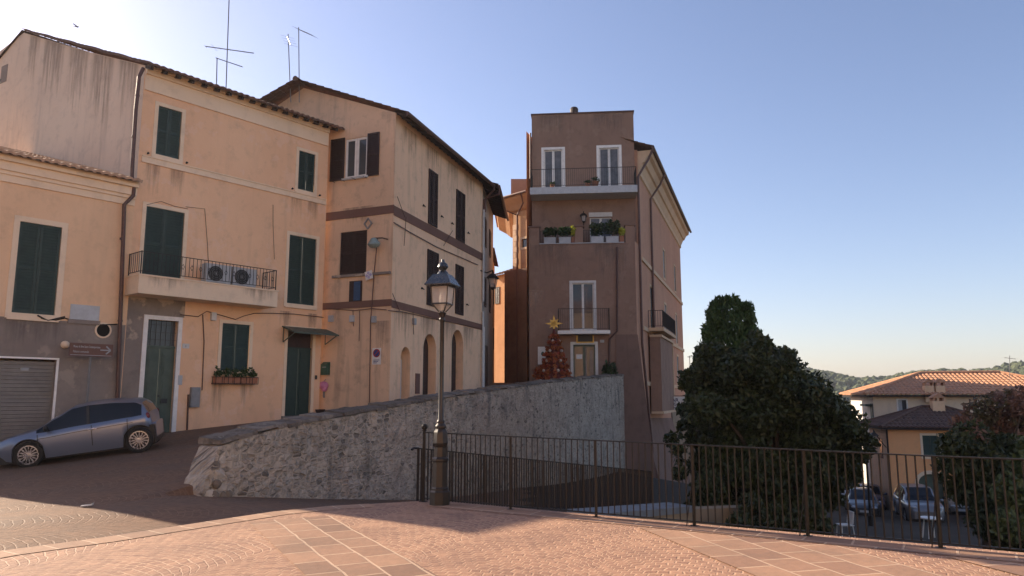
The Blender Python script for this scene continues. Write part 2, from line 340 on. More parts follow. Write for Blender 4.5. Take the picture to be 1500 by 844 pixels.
# ------------------------------------------------------------------ mesh builder
class MB:
    def __init__(s): s.v = []; s.f = []; s.mi = []; s.uv = []; s.has_uv = False
    def add(s, vs, fs, mi=0, uvs=None):
        o = len(s.v)
        s.v += [Vector(v) for v in vs]
        for f in fs:
            s.f.append(tuple(o + i for i in f)); s.mi.append(mi)
            if uvs: s.has_uv = True; s.uv.append([uvs[i] for i in f])
            else: s.uv.append(None)
        return s
    def quad(s, a, b, c, d, mi=0, uvs=None): return s.add([a, b, c, d], [(0, 1, 2, 3)], mi, uvs)
    def hexa(s, p, mi=0):
        """p: 8 corners, bottom ring 0-3 then top ring 4-7"""
        return s.add(p, [(3, 2, 1, 0), (4, 5, 6, 7), (0, 1, 5, 4), (1, 2, 6, 5), (2, 3, 7, 6), (3, 0, 4, 7)], mi)
    def box(s, lo, hi, mi=0):
        x0, y0, z0 = lo; x1, y1, z1 = hi
        return s.hexa([(x0, y0, z0), (x1, y0, z0), (x1, y1, z0), (x0, y1, z0), (x0, y0, z1), (x1, y0, z1), (x1, y1, z1), (x0, y1, z1)], mi)
    def fbox(s, fr, u0, u1, z0, z1, d0, d1, mi=0):
        P = fr.P
        return s.hexa([P(u0, z0, d1), P(u1, z0, d1), P(u1, z0, d0), P(u0, z0, d0), P(u0, z1, d1), P(u1, z1, d1), P(u1, z1, d0), P(u0, z1, d0)], mi)
    def obox(s, c, ax, ay, az, mi=0):
        c = Vector(c); ax = Vector(ax); ay = Vector(ay); az = Vector(az)
        return s.hexa([c - ax - ay - az, c + ax - ay - az, c + ax + ay - az, c - ax + ay - az, c - ax - ay + az, c + ax - ay + az, c + ax + ay + az, c - ax + ay + az], mi)
    def bar(s, a, b, w, h=None, mi=0):
        a = Vector(a); b = Vector(b); h = h or w
        d = (b - a); L = d.length
        if L < 1e-6: return s
        d /= L
        up = Vector((0, 0, 1)) if abs(d.z) < 0.95 else Vector((0, 1, 0))
        x = d.cross(up).normalized(); y = x.cross(d).normalized()
        return s.obox((a + b) / 2, x * w / 2, d * L / 2, y * h / 2, mi)
    def tube(s, pts, r, n=8, mi=0, cap=True):
        pts = [Vector(p) for p in pts]
        rs = r if isinstance(r, (list, tuple)) else [r] * len(pts)
        vs = []; fs = []
        ref = None
        for i, p in enumerate(pts):
            d = (pts[min(i + 1, len(pts) - 1)] - pts[max(i - 1, 0)]).normalized()
            if ref is None:
                up = Vector((0, 0, 1)) if abs(d.z) < 0.9 else Vector((1, 0, 0))
                ref = d.cross(up).normalized()
            x = (ref - d * ref.dot(d)).normalized(); ref = x
            y = d.cross(x)
            for k in range(n):
                a = 2 * PI * k / n
                vs.append(p + (x * math.cos(a) + y * math.sin(a)) * rs[i])
        for i in range(len(pts) - 1):
            for k in range(n):
                fs.append((i * n + k, i * n + (k + 1) % n, (i + 1) * n + (k + 1) % n, (i + 1) * n + k))
        if cap:
            fs.append(tuple(range(n - 1, -1, -1))); fs.append(tuple((len(pts) - 1) * n + k for k in range(n)))
        return s.add(vs, fs, mi)
    def lathe(s, c, prof, n=16, mi=0, ax=None, rot=0.0):
        """prof: (radius, height) along axis ax (default +z)"""
        c = Vector(c)
        z = Vector(ax).normalized() if ax else Vector((0, 0, 1))
        x = z.orthogonal().normalized() if ax else Vector((1, 0, 0))
        y = z.cross(x)
        vs = []; fs = []
        for r, h in prof:
            for k in range(n):
                a = 2 * PI * k / n + rot
                vs.append(c + z * h + (x * math.cos(a) + y * math.sin(a)) * r)
        for i in range(len(prof) - 1):
            for k in range(n):
                fs.append((i * n + k, i * n + (k + 1) % n, (i + 1) * n + (k + 1) % n, (i + 1) * n + k))
        fs.append(tuple(range(n - 1, -1, -1))); fs.append(tuple((len(prof) - 1) * n + k for k in range(n)))
        return s.add(vs, fs, mi)
    def prism(s, poly, vec, mi=0):
        n = len(poly); vec = Vector(vec)
        a = [Vector(p) for p in poly]; b = [p + vec for p in a]
        fs = [tuple(range(n)), tuple(range(2 * n - 1, n - 1, -1))]
        fs += [(i, (i + 1) % n, n + (i + 1) % n, n + i) for i in range(n)]
        return s.add(a + b, fs, mi)
    def sphere(s, c, r, n=10, m=6, mi=0, sc_=(1, 1, 1)):
        c = Vector(c)
        vs = [c + Vector((0, 0, r * sc_[2]))]; fs = []
        for i in range(1, m):
            t = PI * i / m
            for k in range(n):
                a = 2 * PI * k / n
                vs.append(c + Vector((r * sc_[0] * math.sin(t) * math.cos(a), r * sc_[1] * math.sin(t) * math.sin(a), r * sc_[2] * math.cos(t))))
        vs.append(c - Vector((0, 0, r * sc_[2])))
        for k in range(n): fs.append((0, 1 + k, 1 + (k + 1) % n))
        for i in range(m - 2):
            for k in range(n):
                fs.append((1 + i * n + k, 1 + (i + 1) * n + k, 1 + (i + 1) * n + (k + 1) % n, 1 + i * n + (k + 1) % n))
        L = len(vs) - 1
        for k in range(n): fs.append((L, 1 + (m - 2) * n + (k + 1) % n, 1 + (m - 2) * n + k))
        return s.add(vs, fs, mi)
    def build(s, name, mats, parent=None, smooth=False, fix=True, local=False):
        me = bpy.data.meshes.new(name)
        off = Vector((0, 0, 0))
        if parent is not None and not local:
            r = parent
            while r.parent: r = r.parent
            off = Vector(r.location)
        me.from_pydata([v - off for v in s.v], [], s.f)
        if not isinstance(mats, (list, tuple)): mats = [mats]
        for m in mats: me.materials.append(m)
        me.polygons.foreach_set('material_index', s.mi)
        if s.has_uv:
            l = me.uv_layers.new(name='UVMap')
            k = 0
            for f, u in zip(s.f, s.uv):
                for i in range(len(f)):
                    if u: l.data[k].uv = u[i]
                    k += 1
        if smooth: me.polygons.foreach_set('use_smooth', [True] * len(s.f))
        me.validate()
        if fix:
            bm = bmesh.new(); bm.from_mesh(me)
            bmesh.ops.recalc_face_normals(bm, faces=bm.faces)
            bm.to_mesh(me); bm.free()
        if smooth:
            try: me.set_sharp_from_angle(angle=math.radians(38))
            except Exception: pass
        me.update()
        o = bpy.data.objects.new(name, me)
        col.objects.link(o)
        if parent is not None: o.parent = parent
        return o

def tag(o, label=None, cat=None, group=None, kind=None):
    if label: o['label'] = label
    if cat: o['category'] = cat
    if group: o['group'] = group
    if kind: o['kind'] = kind
    return o

def thing(name, loc, label, cat, group=None):
    o = bpy.data.objects.new(name, None)
    o.empty_display_size = 0.2
    col.objects.link(o); o.location = loc
    return tag(o, label, cat, group)

def copy_tree(o, parent=None):
    c = o.copy(); col.objects.link(c)
    if parent is not None: c.parent = parent
    for ch in list(o.children): copy_tree(ch, c)
    return c

def text_mesh(body, size, name, mat, parent, origin, ux, uz, bold=False, squeeze=1.0):
    cu = bpy.data.curves.new('lettering', 'FONT')
    cu.body = body; cu.size = size; cu.extrude = 0.002
    cu.resolution_u = 3
    if bold: cu.offset = size * 0.02
    t = bpy.data.objects.new('lettering', cu); col.objects.link(t)
    bpy.context.view_layer.update()
    dg = bpy.context.evaluated_depsgraph_get()
    me = bpy.data.meshes.new_from_object(t.evaluated_get(dg))
    bpy.data.objects.remove(t); bpy.data.curves.remove(cu)
    origin = Vector(origin); ux = Vector(ux); uz = Vector(uz); n = ux.cross(uz)
    r = parent
    while r.parent: r = r.parent
    for v in me.vertices:
        v.co = origin + ux * v.co.x * squeeze + uz * v.co.y + n * v.co.z - Vector(r.location)
    me.materials.clear(); me.materials.append(mat)
    me.name = name
    o = bpy.data.objects.new(name, me); col.objects.link(o); o.parent = parent
    return o

def wall(mb, fr, u0, u1, z0, top, holes=(), depth=0.2, d=0.0, mi=0, cuts=()):
    """a wall face with real openings; top is a number or a list of (u, z) knots; holes are (ua, ub, za, zb)"""
    if not isinstance(top, (list, tuple)): top = [(u0, top), (u1, top)]
    def T(u):
        for (a, za), (b, zb) in zip(top, top[1:]):
            if a - 1e-6 <= u <= b + 1e-6: return za + (zb - za) * (u - a) / max(1e-9, b - a)
        return top[0][1] if u < top[0][0] else top[-1][1]
    us = sorted({u0, u1, *[t[0] for t in top if u0 < t[0] < u1], *[h[i] for h in holes for i in (0, 1)]})
    us = [u for u in us if u0 - 1e-6 <= u <= u1 + 1e-6]
    zs = sorted({z0, *[h[i] for h in holes for i in (2, 3)]})
    zs = [z for z in zs if z0 - 1e-6 <= z < min(t[1] for t in top) - 1e-4] 
    for ua, ub in zip(us, us[1:]):
        if ub - ua < 1e-5: continue
        um = (ua + ub) / 2
        for i, za in enumerate(zs):
            last = i == len(zs) - 1
            zm = za + 1e-3 if last else (za + zs[i + 1]) / 2
            if any(h[0] < um < h[1] and h[2] < zm < h[3] for h in holes): continue
            zl, zr = (T(ua), T(ub)) if last else (zs[i + 1], zs[i + 1])
            mb.quad(fr.P(ua, za, d), fr.P(ub, za, d), fr.P(ub, zr, d), fr.P(ua, zl, d), mi)
    for ua, ub, za, zb in holes:
        P = fr.P
        mb.quad(P(ua, za, d), P(ua, zb, d), P(ua, zb, d - depth), P(ua, za, d - depth), mi)
        mb.quad(P(ub, za, d), P(ub, zb, d), P(ub, zb, d - depth), P(ub, za, d - depth), mi)
        mb.quad(P(ua, zb, d), P(ub, zb, d), P(ub, zb, d - depth), P(ua, zb, d - depth), mi)
        mb.quad(P(ua, za, d), P(ub, za, d), P(ub, za, d - depth), P(ua, za, d - depth), mi)

def tiles(mb, O, ud, vd, ulen, vmax, pitch=0.22, amp=0.05, row=0.4, vmin=None, lip=True, mi=0, step=6):
    """rows of half round roof tiles on a sloping plane: ud along the eave, vd up the slope"""
    O = Vector(O); ud = Vector(ud).normalized(); vd = Vector(vd).normalized()
    n = ud.cross(vd)
    if n.z < 0: n = -n
    if not callable(vmax): k_ = vmax; vmax = lambda u: k_
    if vmin is None: vmin = lambda u: 0.0
    nu = max(2, int(ulen / pitch) * step)
    vm = max(vmax(ulen * i / nu) for i in range(nu + 1))
    nr = max(1, int(math.ceil(vm / row)))
    rnd = random.Random(int(ulen * 100))
    jit = [[rnd.uniform(-0.012, 0.012) for _ in range(nr + 1)] for _ in range(int(ulen / pitch) + 2)]
    cols_ = []
    for i in range(nu + 1):
        u = ulen * i / nu
        h = amp * abs(math.cos(PI * u / pitch)) ** 0.8 - amp * 0.3
        lo, hi = vmin(u), max(vmin(u), vmax(u))
        ck = int(u / pitch + 0.5)
        c_ = []
        if lip: c_.append(O + ud * u + vd * lo + n * (h - 0.035 - 0.02))
        for r in range(nr):
            j = jit[min(ck, len(jit) - 1)][r]
            a = min(max(r * row + j, lo), hi); b = min(max((r + 1) * row + j, lo), hi)
            c_.append(O + ud * u + vd * a + n * (h + 0.03))
            c_.append(O + ud * u + vd * b + n * h)
        cols_.append(c_)
    m = len(cols_[0])
    vs = [p for c_ in cols_ for p in c_]
    fs = []
    for i in range(nu):
        for k in range(m - 1):
            a, b, c2, d2 = i * m + k, (i + 1) * m + k, (i + 1) * m + k + 1, i * m + k + 1
            if (vs[a] - vs[d2]).length < 1e-5 and (vs[b] - vs[c2]).length < 1e-5: continue
            fs.append((a, b, c2, d2))
    mb.add(vs, fs, mi)

def slats(mb, fr, u0, u1, z0, z1, d, depth=0.045, pitch=0.085, rail=0.07, leaves=2, mi=0):
    """louvred shutter leaves closed in an opening"""
    w = (u1 - u0) / leaves
    for k in range(leaves):
        a = u0 + k * w + 0.006; b = u0 + (k + 1) * w - 0.006
        zm = (z0 + z1) / 2
        mb.fbox(fr, a, a + rail, z0, z1, d - depth, d, mi); mb.fbox(fr, b - rail, b, z0, z1, d - depth, d, mi)
        for za, zb in ((z0, z0 + rail), (zm - rail / 2, zm + rail / 2), (z1 - rail, z1)):
            mb.fbox(fr, a + rail, b - rail, za, zb, d - depth, d - 0.003, mi)
        mb.fbox(fr, a + rail, b - rail, z0 + rail, z1 - rail, d - depth, d - depth + 0.008, mi)
        for s0, s1 in ((z0 + rail, zm - rail / 2), (zm + rail / 2, z1 - rail)):
            n = max(1, int((s1 - s0) / pitch)); p = (s1 - s0) / n
            for i in range(n):
                z = s0 + i * p
                P = fr.P; d_i, d_o = d - depth + 0.012, d - 0.006
                mb.hexa([P(a + rail, z, d_o), P(b - rail, z, d_o), P(b - rail, z + p * 0.75, d_i), P(a + rail, z + p * 0.75, d_i),
                         P(a + rail, z + 0.012, d_o), P(b - rail, z + 0.012, d_o), P(b - rail, z + p * 0.75 + 0.012, d_i), P(a + rail, z + p * 0.75 + 0.012, d_i)], mi)

def surround(mb, fr, h, w=0.12, proud=0.025, sill=True, bottom=True, depth=0.06):
    ua, ub, za, zb = h
    mb.fbox(fr, ua - w, ua, za - (w if bottom else 0), zb + w, -depth, proud)
    mb.fbox(fr, ub, ub + w, za - (w if bottom else 0), zb + w, -depth, proud)
    mb.fbox(fr, ua, ub, zb, zb + w, -depth, proud)
    if bottom: mb.fbox(fr, ua, ub, za - w, za, -depth, proud)

def rect(fr, xl, yt, yb, xr, d=0.0):
    """opening from pixels: left x, top and bottom y at the left jamb, right x (measured at mid height)"""
    ym = (yt + yb) / 2
    ua = fr.uz(xl, ym, d)[0]; ub = fr.uz(xr, ym, d)[0]
    return (ua, ub, fr.uz(xl, yb, d)[1], fr.uz(xl, yt, d)[1])

def shuttered_window(root, fr, h, shut, trim, w=0.13, sill=True, pins=True):
    s_ = MB(); surround(s_, fr, h, w); o = s_.build('window_frame', trim, root)
    m = MB(); slats(m, fr, h[0] + 0.004, h[1] - 0.004, h[2] + 0.004, h[3] - 0.004, -0.03); m.build('shutter', shut, o)
    if sill:
        q = MB(); q.fbox(fr, h[0] - w * 0.7, h[1] + w * 0.7, h[2] - w - 0.045, h[2] - w - 0.003, -0.02, 0.07); q.build('sill', trim, o)
    if pins:
        for u in (h[0] - w - 0.13, h[1] + w + 0.13):
            q = MB()
            q.bar(fr.P(u, h[2] - 0.06, -0.02), fr.P(u, h[2] - 0.06, 0.07), 0.03, 0.05); q.bar(fr.P(u - 0.03, h[2] - 0.04, 0.07), fr.P(u + 0.03, h[2] - 0.07, 0.07), 0.03, 0.05)
            q.build('shutter_hook', M['iron'], root)
    return o

def glazed_door(root, fr, h, trim, name='french_window', w=0.13, leaf=0.06, pane=None, frame_mat=None):
    s_ = MB(); surround(s_, fr, h, w, bottom=False); o = s_.build(name, trim, root)
    q = MB(); um = (h[0] + h[1]) / 2
    for a, b in ((h[0] + 0.003, um - 0.003), (um + 0.003, h[1] - 0.003)):
        q.fbox(fr, a, a + leaf, h[2], h[3] - 0.004, -0.12, -0.06); q.fbox(fr, b - leaf, b, h[2], h[3] - 0.004, -0.12, -0.06)
        q.fbox(fr, a + leaf, b - leaf, h[2], h[2] + leaf * 1.5, -0.12, -0.062); q.fbox(fr, a + leaf, b - leaf, h[3] - leaf, h[3] - 0.004, -0.12, -0.062)
    q.build('sash', frame_mat or M['white'], o)
    g = MB(); g.fbox(fr, h[0] + 0.01, h[1] - 0.01, h[2] + 0.01, h[3] - 0.01, -0.11, -0.095); g.build('pane', pane or M['glass'], o)
    return o

def railing(mb, pts, h, pitch=0.11, bar=0.014, top=0.03, low=0.08, posts=True):
    """pts: floor points of the railing line"""
    pts = [Vector(p) for p in pts]; Z = Vector((0, 0, 1))
    for a, b in zip(pts, pts[1:]):
        mb.bar(a + Z * h, b + Z * h, top, top * 0.7); mb.bar(a + Z * low, b + Z * low, top * 0.8, top * 0.6)
        L = (b - a).length; n = max(1, int(L / pitch))
        for i in range(1, n):
            p = a + (b - a) * (i / n)
            mb.bar(p + Z * low, p + Z * h, bar)
    if posts:
        for p in pts: mb.bar(p, p + Z * (h + 0.02), bar * 2)

def leaf_cloud(mb, centers, n, size, rnd, up=0.3, mi=0, elong=1.6, shell=0.0):
    """centers: list of (center, (rx, ry, rz), weight)"""
    tot = sum(c_[2] for c_ in centers)
    for c_, r, w in centers:
        for _ in range(int(n * w / tot)):
            d = Vector((rnd.gauss(0, 1), rnd.gauss(0, 1), rnd.gauss(0, 1))).normalized()
            rad = rnd.random() ** (1 / 3.0)
            if shell: rad = shell + (1 - shell) * rad
            p = Vector(c_) + Vector((d.x * r[0], d.y * r[1], d.z * r[2])) * rad * rnd.uniform(0.92, 1.1)
            a = Vector((rnd.gauss(0, 1), rnd.gauss(0, 1), rnd.gauss(0, 1) - up)).normalized()
            t = d * 0.6 + Vector((rnd.gauss(0, 1), rnd.gauss(0, 1), rnd.gauss(0, 1))) * 0.7
            b = a.cross(t)
            if b.length < 1e-3: continue
            b.normalize()
            s_ = size * rnd.uniform(0.6, 1.35)
            a *= s_ * elong / 2; b *= s_ / 2
            q = a.cross(b).normalized() * s_ * 0.15
            mb.add([p - a, p + b * 0.9 + q, p + a, p - b * 0.9 + q], [(0, 1, 2), (0, 2, 3)], mi)
# ------------------------------------------------------------------ frames of the buildings
K = 1.25
A = Fr((-9.6 * K, 19.5 * K), (.639, .769))          # street front of the two left houses
uA0 = A.uz(213, 95)[0]; uA1 = A.uz(477.5, 300)[0]
Gd = Fr(tuple(A.P(uA0, 0))[:2], (.85, -.53))        # gable side wall of the left tall house
CB = (-3.77 * K, 22.93 * K)
Bf = Fr(CB, (.913, -.408)); Bs = Fr(CB, (.297, .955))
S0 = (-5.8, 13.2)
WL = Fr(S0, (11.87, 27.8))                          # stone wall, lower face
KT = 1.1
T = Fr((1.01 * KT, 38.1 * KT), (5.25, -.5))
TRu = T.uz(931, 400)[0]
TR = T.P(TRu, 0)
R_ = Fr((TR.x, TR.y), (.32, .95))

# ------------------------------------------------------------------ ground heights
def bp(fr, px, py, d=0.0):
    u, z = fr.uz(px, py, d); p = fr.P(u, z, d); return (p.x, p.y, p.z)
UP = [(-12.6, 19.9, -.28), (-10.2, 20.6, .07), bp(A, 235, 634), bp(A, 440, 613), bp(Bf, 563, 591), bp(Bs, 705, 571),
      (-5.8, 13.2, -.12), (-9.9, 14.7, -.14), (-6, 10.0, -.1), (-8, 7, -.1), (-9, 0, -.12), (-16, 18, -.45), (-16, 10, -.35), (-22, 2, -.5),
      (-3, 42, 2.2), (3, 41.3, 2.1), (0.5, 48, 2.4), (0, 56, 2.6), (-4, -20, -.2), (-3, 24, .9), (2.0, 34, 1.75), (-20, 30, .2), (-10, 60, 2.4), (10, 70, 1.0)]
for px, py in ((380, 628), (500, 605), (700, 572), (880, 553)):
    u, z = WL.uz(px, py); p = WL.P(u, 0, -0.6); UP.append((p.x, p.y, z - 0.72))
LO = [(-5.8, 13.2, -.12), (-9.9, 14.7, -.14), (-6, 10.0, -.1), (-8, 7, -.1), (-9, 0, -.12), (-16, 18, -.45), (-16, 10, -.35), (-22, 2, -.5),
      (-3, 8, -.2), (0, 8, -.5), (0, 0, -.5), (-4, -20, -.4), (-3.4, 11.6, -.22), (-1.6, 12.6, -.55), (3.6, 18.7, -1.75), (2.4, 14, -1.5), (6, 12, -2.3),
      (8, 21, -3.0), (16.3, 30, -3.75), (18.5, 38, -4.75), (21.2, 39, -4.85), (21, 45, -5.3), (27, 52, -5.9), (12, 60, -5.8), (10, 8, -2.6), (14, 10, -2.8), (9.6, 40, -3.0), (30, 30, -3.6),
      (30, 12, -3.0), (12, 0, -2.5), (14, 50, -5), (40, 60, -6.2), (18, 24, -3.1), (11, 26, -3.15)]
for px, py in ((300, 727), (450, 731), (620, 733), (760, 714), (905, 690)):
    u, z = WL.uz(px, py); p = WL.P(u, 0, 0.1); LO.append((p.x, p.y, z))

class RBF:
    def __init__(s, pts):
        p = np.array(pts); s.c = p[:, :2]; n = len(p)
        d = np.linalg.norm(s.c[:, None] - s.c[None], axis=2)
        G = np.zeros((n + 3, n + 3)); G[:n, :n] = d + np.eye(n) * -0.4
        G[:n, n] = 1; G[:n, n + 1:] = s.c; G[n, :n] = 1; G[n + 1:, :n] = s.c.T
        s.w = np.linalg.solve(G, np.concatenate([p[:, 2], [0, 0, 0]]))
    def __call__(s, x, y):
        d = np.hypot(s.c[:, 0] - x, s.c[:, 1] - y); n = len(d)
        return float(d @ s.w[:n] + s.w[n] + s.w[n + 1] * x + s.w[n + 2] * y)
zup_, zlo_ = RBF(UP), RBF(LO)
def sst(a, b, x):
    t = min(1, max(0, (x - a) / (b - a))); return t * t * (3 - 2 * t)
def sn(x, y):
    dx, dy = x - S0[0], y - S0[1]
    return dx * WL.u[0] + dy * WL.u[1], -(dx * WL.n[0] + dy * WL.n[1])
def n_shift(s_): return max(0.0, s_ - 31) * 0.07
def gz(x, y):
    s_, n_ = sn(x, y)
    n_ -= n_shift(s_)
    hw = 0.08 + 1.6 * min(1, max(0, -s_ / 2.0))
    w = sst(0.25 - hw, 0.25 + hw, n_)
    far = sst(75, 170, math.hypot(x, y))
    if far >= 1: return -26.0
    z = (max(-6.0, min(1.0, zlo_(x, y))) * (1 - w) if w < 1 else 0) + (max(-1.5, min(3.2, zup_(x, y))) * w if w > 0 else 0)
    return z * (1 - far) - 26 * far

def ground_mesh():
    ss = [-3000, -1500, -700, -350, -200, -150, -110, -85, -65, -50, -40, -32] + [x * 1.0 for x in range(-26, 70)] + [72, 76, 80, 86, 94, 104, 118, 135, 155, 180, 230, 350, 700, 1500, 3000]
    nn = [-3000, -1500, -700, -350, -220, -180, -150, -125, -105, -90, -78, -68, -60, -54] + [-50 + 2 * k for k in range(11)] + [-28 + k for k in range(27)] + [-1.3, -.7, -.2, .1, .2, .3, .4, .8, 1.3, 2] + [3 + k for k in range(22)] + [26, 29, 33, 38, 45, 55, 70, 90, 115, 140, 170, 220, 400, 900, 1800, 3000]
    bm_v = []; f = []; mi = []
    for s_ in ss:
        for n_ in nn:
            ne = n_ + n_shift(min(s_, 80))
            x = S0[0] + WL.u[0] * s_ - WL.n[0] * ne; y = S0[1] + WL.u[1] * s_ - WL.n[1] * ne
            bm_v.append((x, y, gz(x, y)))
    m = len(nn)
    for i in range(len(ss) - 1):
        for k in range(m - 1):
            q = (i * m + k, (i + 1) * m + k, (i + 1) * m + k + 1, i * m + k + 1)
            f.append(q)
            cx = sum(bm_v[j][0] for j in q) / 4; cy = sum(bm_v[j][1] for j in q) / 4
            r = math.hypot(cx, cy)
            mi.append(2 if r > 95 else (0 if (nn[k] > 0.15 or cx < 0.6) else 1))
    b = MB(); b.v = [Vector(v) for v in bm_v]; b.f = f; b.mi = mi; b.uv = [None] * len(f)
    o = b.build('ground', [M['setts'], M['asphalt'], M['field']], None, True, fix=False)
    tag(o, kind='structure')
ground_mesh()

# ------------------------------------------------------------------ terrace (the raised paved square the picture is taken from)
F0 = at_z(620, 735); F1 = at_z(1378, 803)
fd = (F1 - F0); FL = fd.length; fd = fd / FL; fn = Vector((fd.y, -fd.x, 0))   # fn points back to the camera side
if fn.y > 0: fn = -fn
crest = [at_z(620, 737) - fn * 0.2, at_z(540, 738.5), at_z(480, 742), at_z(400, 750), at_z(300, 765), at_z(150, 788), at_z(0, 808), Vector((-6.0, 6.6, 0)), Vector((-7.2, 3.0, 0)), Vector((-8.5, -3, 0)), Vector((-10, -30, 0))]
FE = F0 + fd * 16
edge = [FE - fn * 0.14, F0 + fd * 0.05 - fn * 0.2]
poly = [Vector((14, -30, 0)), FE - fn * 0.14] + [F0 + fd * 0.0 - fn * 0.2] + crest[1:]
mb = MB(); mb.add(poly, [tuple(range(len(poly)))])
mb_o = mb.build('terrace', M['terrace'], None, fix=False); tag(mb_o, kind='structure')
sk = MB()
for a, b in zip(poly[1:], poly[2:]):
    sk.quad(a + Vector((0, 0, 0)), b, b - Vector((0, 0, 4.0)), a - Vector((0, 0, 4.0)))
tag(sk.build('terrace_edge', M['coping'], None), kind='structure')

def strip(name, mat, path, w, z, side=None):
    """a ribbon of paving along a path, uv in metres"""
    m = MB(); L = 0; prev = None
    n = len(path)
    offs = []
    for i in range(n):
        d = (path[min(i + 1, n - 1)] - path[max(i - 1, 0)]).normalized()
        nn_ = Vector((-d.y, d.x, 0))
        if side is not None and nn_.dot(side) < 0: nn_ = -nn_
        offs.append(nn_)
    for i in range(n - 1):
        a, b = path[i], path[i + 1]; l2 = L + (b - a).length
        za = Vector((0, 0, z))
        m.quad(a + za, b + za, b + offs[i + 1] * w + za, a + offs[i] * w + za, 0, [(L, 0), (l2, 0), (l2, w), (L, w)])
        L = l2
    o = m.build(name, mat, None, fix=False); tag(o, kind='structure'); return o
strip('edge_paving', M['kerb'], [p.copy() for p in crest[1:]], 0.36, 0.006, Vector((1, -1, 0)))
strip('fence_paving', M['slab'], [F0 + fd * 0.3 - fn * 0.05, F0 + fd * 8, FE], 0.42, 0.006, fn)
b1a, b1b = (at_z(385, 765) + at_z(478, 765)) / 2, (at_z(454, 842) + at_z(627, 842)) / 2
bd = (b1b - b1a).normalized(); bx = Vector((-bd.y, bd.x, 0))
strip('paving_band', M['slab'], [b1a - bd * 0.25 - bx * .52, b1a + bd * 9 - bx * .52], 1.04, 0.01, bx)
b2a = at_z(936, 774); b2b = at_z(1100, 842); bd2 = (b2b - b2a).normalized(); bx2 = Vector((-bd2.y, bd2.x, 0))
if bx2.x < 0: bx2 = -bx2
def clipped_band(o, w, z):
    pts = []
    for k in (0, w):
        q = o + bx2 * k; t = (.48 - (q - F0).dot(fn)) / bd2.dot(fn); pts.append(q + bd2 * t)
    zz = Vector((0, 0, z)); P4 = [pts[0], o + bd2 * 9, o + bx2 * w + bd2 * 9, pts[1]]
    m = MB(); m.add([p + zz for p in P4], [(0, 1, 2, 3)], 0, [((p - o).dot(bd2), (p - o).dot(bx2)) for p in P4])
    tag(m.build('paving_band', M['slabbig'], None, fix=False), kind='structure')
clipped_band(b2a, 1.62, .01); clipped_band(b2a + bx2 * 2.3, 4.0, .01)

# ------------------------------------------------------------------ mortared stone wall
tp = [WL.uz(*p) for p in ((326, 645), (350, 637), (380, 628), (440, 614), (500, 605), (570, 592), (640, 580), (700, 572), (800, 558), (912, 547))]
tp = [(a, b) for a, b in tp]
tp[-1] = (tp[-1][0] + 0.25, tp[-1][1])
rootw = thing('stone_wall', WL.P(0, -0.12), 'long sloping rubble stone wall climbing from the cobbled street to the brown tower', 'wall')
rnd = random.Random(3)
def topz(u):
    for (a, za), (b, zb) in zip(tp, tp[1:]):
        if a <= u <= b: return za + (zb - za) * (u - a) / (b - a)
    return tp[0][1] if u < tp[0][0] else tp[-1][1]
mb = MB(); TH = 0.5
NE = 6; EW = .42
us = [tp[0][0] - EW + EW * k / NE for k in range(NE)] + [tp[0][0] + k * 0.22 for k in range(int((tp[-1][0] - tp[0][0]) / 0.22) + 1)] + [tp[-1][0]]
end_f = [.1, .34, .42, .7, .8, .97]
rowsn = 12
fv = {}
for i, u in enumerate(us):
    zt = topz(u) - 0.1; zg_ = gz(*WL.P(u, 0, 0.12)[:2]); zb = zg_ - 0.5
    if i < NE: zt = zg_ + (zt - zg_) * end_f[i]
    for k in range(rowsn + 1):
        z = zb + (zt - zb) * k / rowsn
        dd = rnd.uniform(-0.03, 0.03) + 0.05 * (1 - k / rowsn)
        fv[i, k] = (WL.P(u, z, dd), (u, z))
for i in range(len(us) - 1):
    for k in range(rowsn):
        q = [fv[i, k], fv[i + 1, k], fv[i + 1, k + 1], fv[i, k + 1]]
        mb.add([x[0] for x in q], [(0, 1, 2, 3)], 0, [x[1] for x in q])
    a, b = us[i], us[i + 1]
    za, zb2 = fv[i, rowsn][1][1], fv[i + 1, rowsn][1][1]
    mb.add([WL.P(a, za, -TH), WL.P(b, zb2, -TH), WL.P(b, -3, -TH), WL.P(a, -3, -TH)], [(0, 1, 2, 3)], 0, [(a + 9, za), (b + 9, zb2), (b + 9, -3), (a + 9, -3)])
    mb.add([fv[i, rowsn][0], fv[i + 1, rowsn][0], WL.P(b, zb2, -TH), WL.P(a, za, -TH)], [(0, 1, 2, 3)], 0, [(a, za), (b, zb2), (b, zb2 + TH), (a, za + TH)])
u0w = us[0]
for k in range(rowsn):
    z0_, z1_ = fv[0, k][1][1], fv[0, k + 1][1][1]
    mb.add([fv[0, k][0], fv[0, k + 1][0], WL.P(u0w, z1_, -TH), WL.P(u0w, z0_, -TH)], [(0, 1, 2, 3)], 0, [(u0w, z0_), (u0w, z1_), (u0w - TH, z1_), (u0w - TH, z0_)])
mb.build('masonry', M['rubble'], rootw)
mb = MB(); L = 0
cu = [tp[0][0] - 0.06]
while cu[-1] < tp[-1][0] - 0.5: cu.append(cu[-1] + rnd.uniform(0.24, 0.6))
cu.append(tp[-1][0])
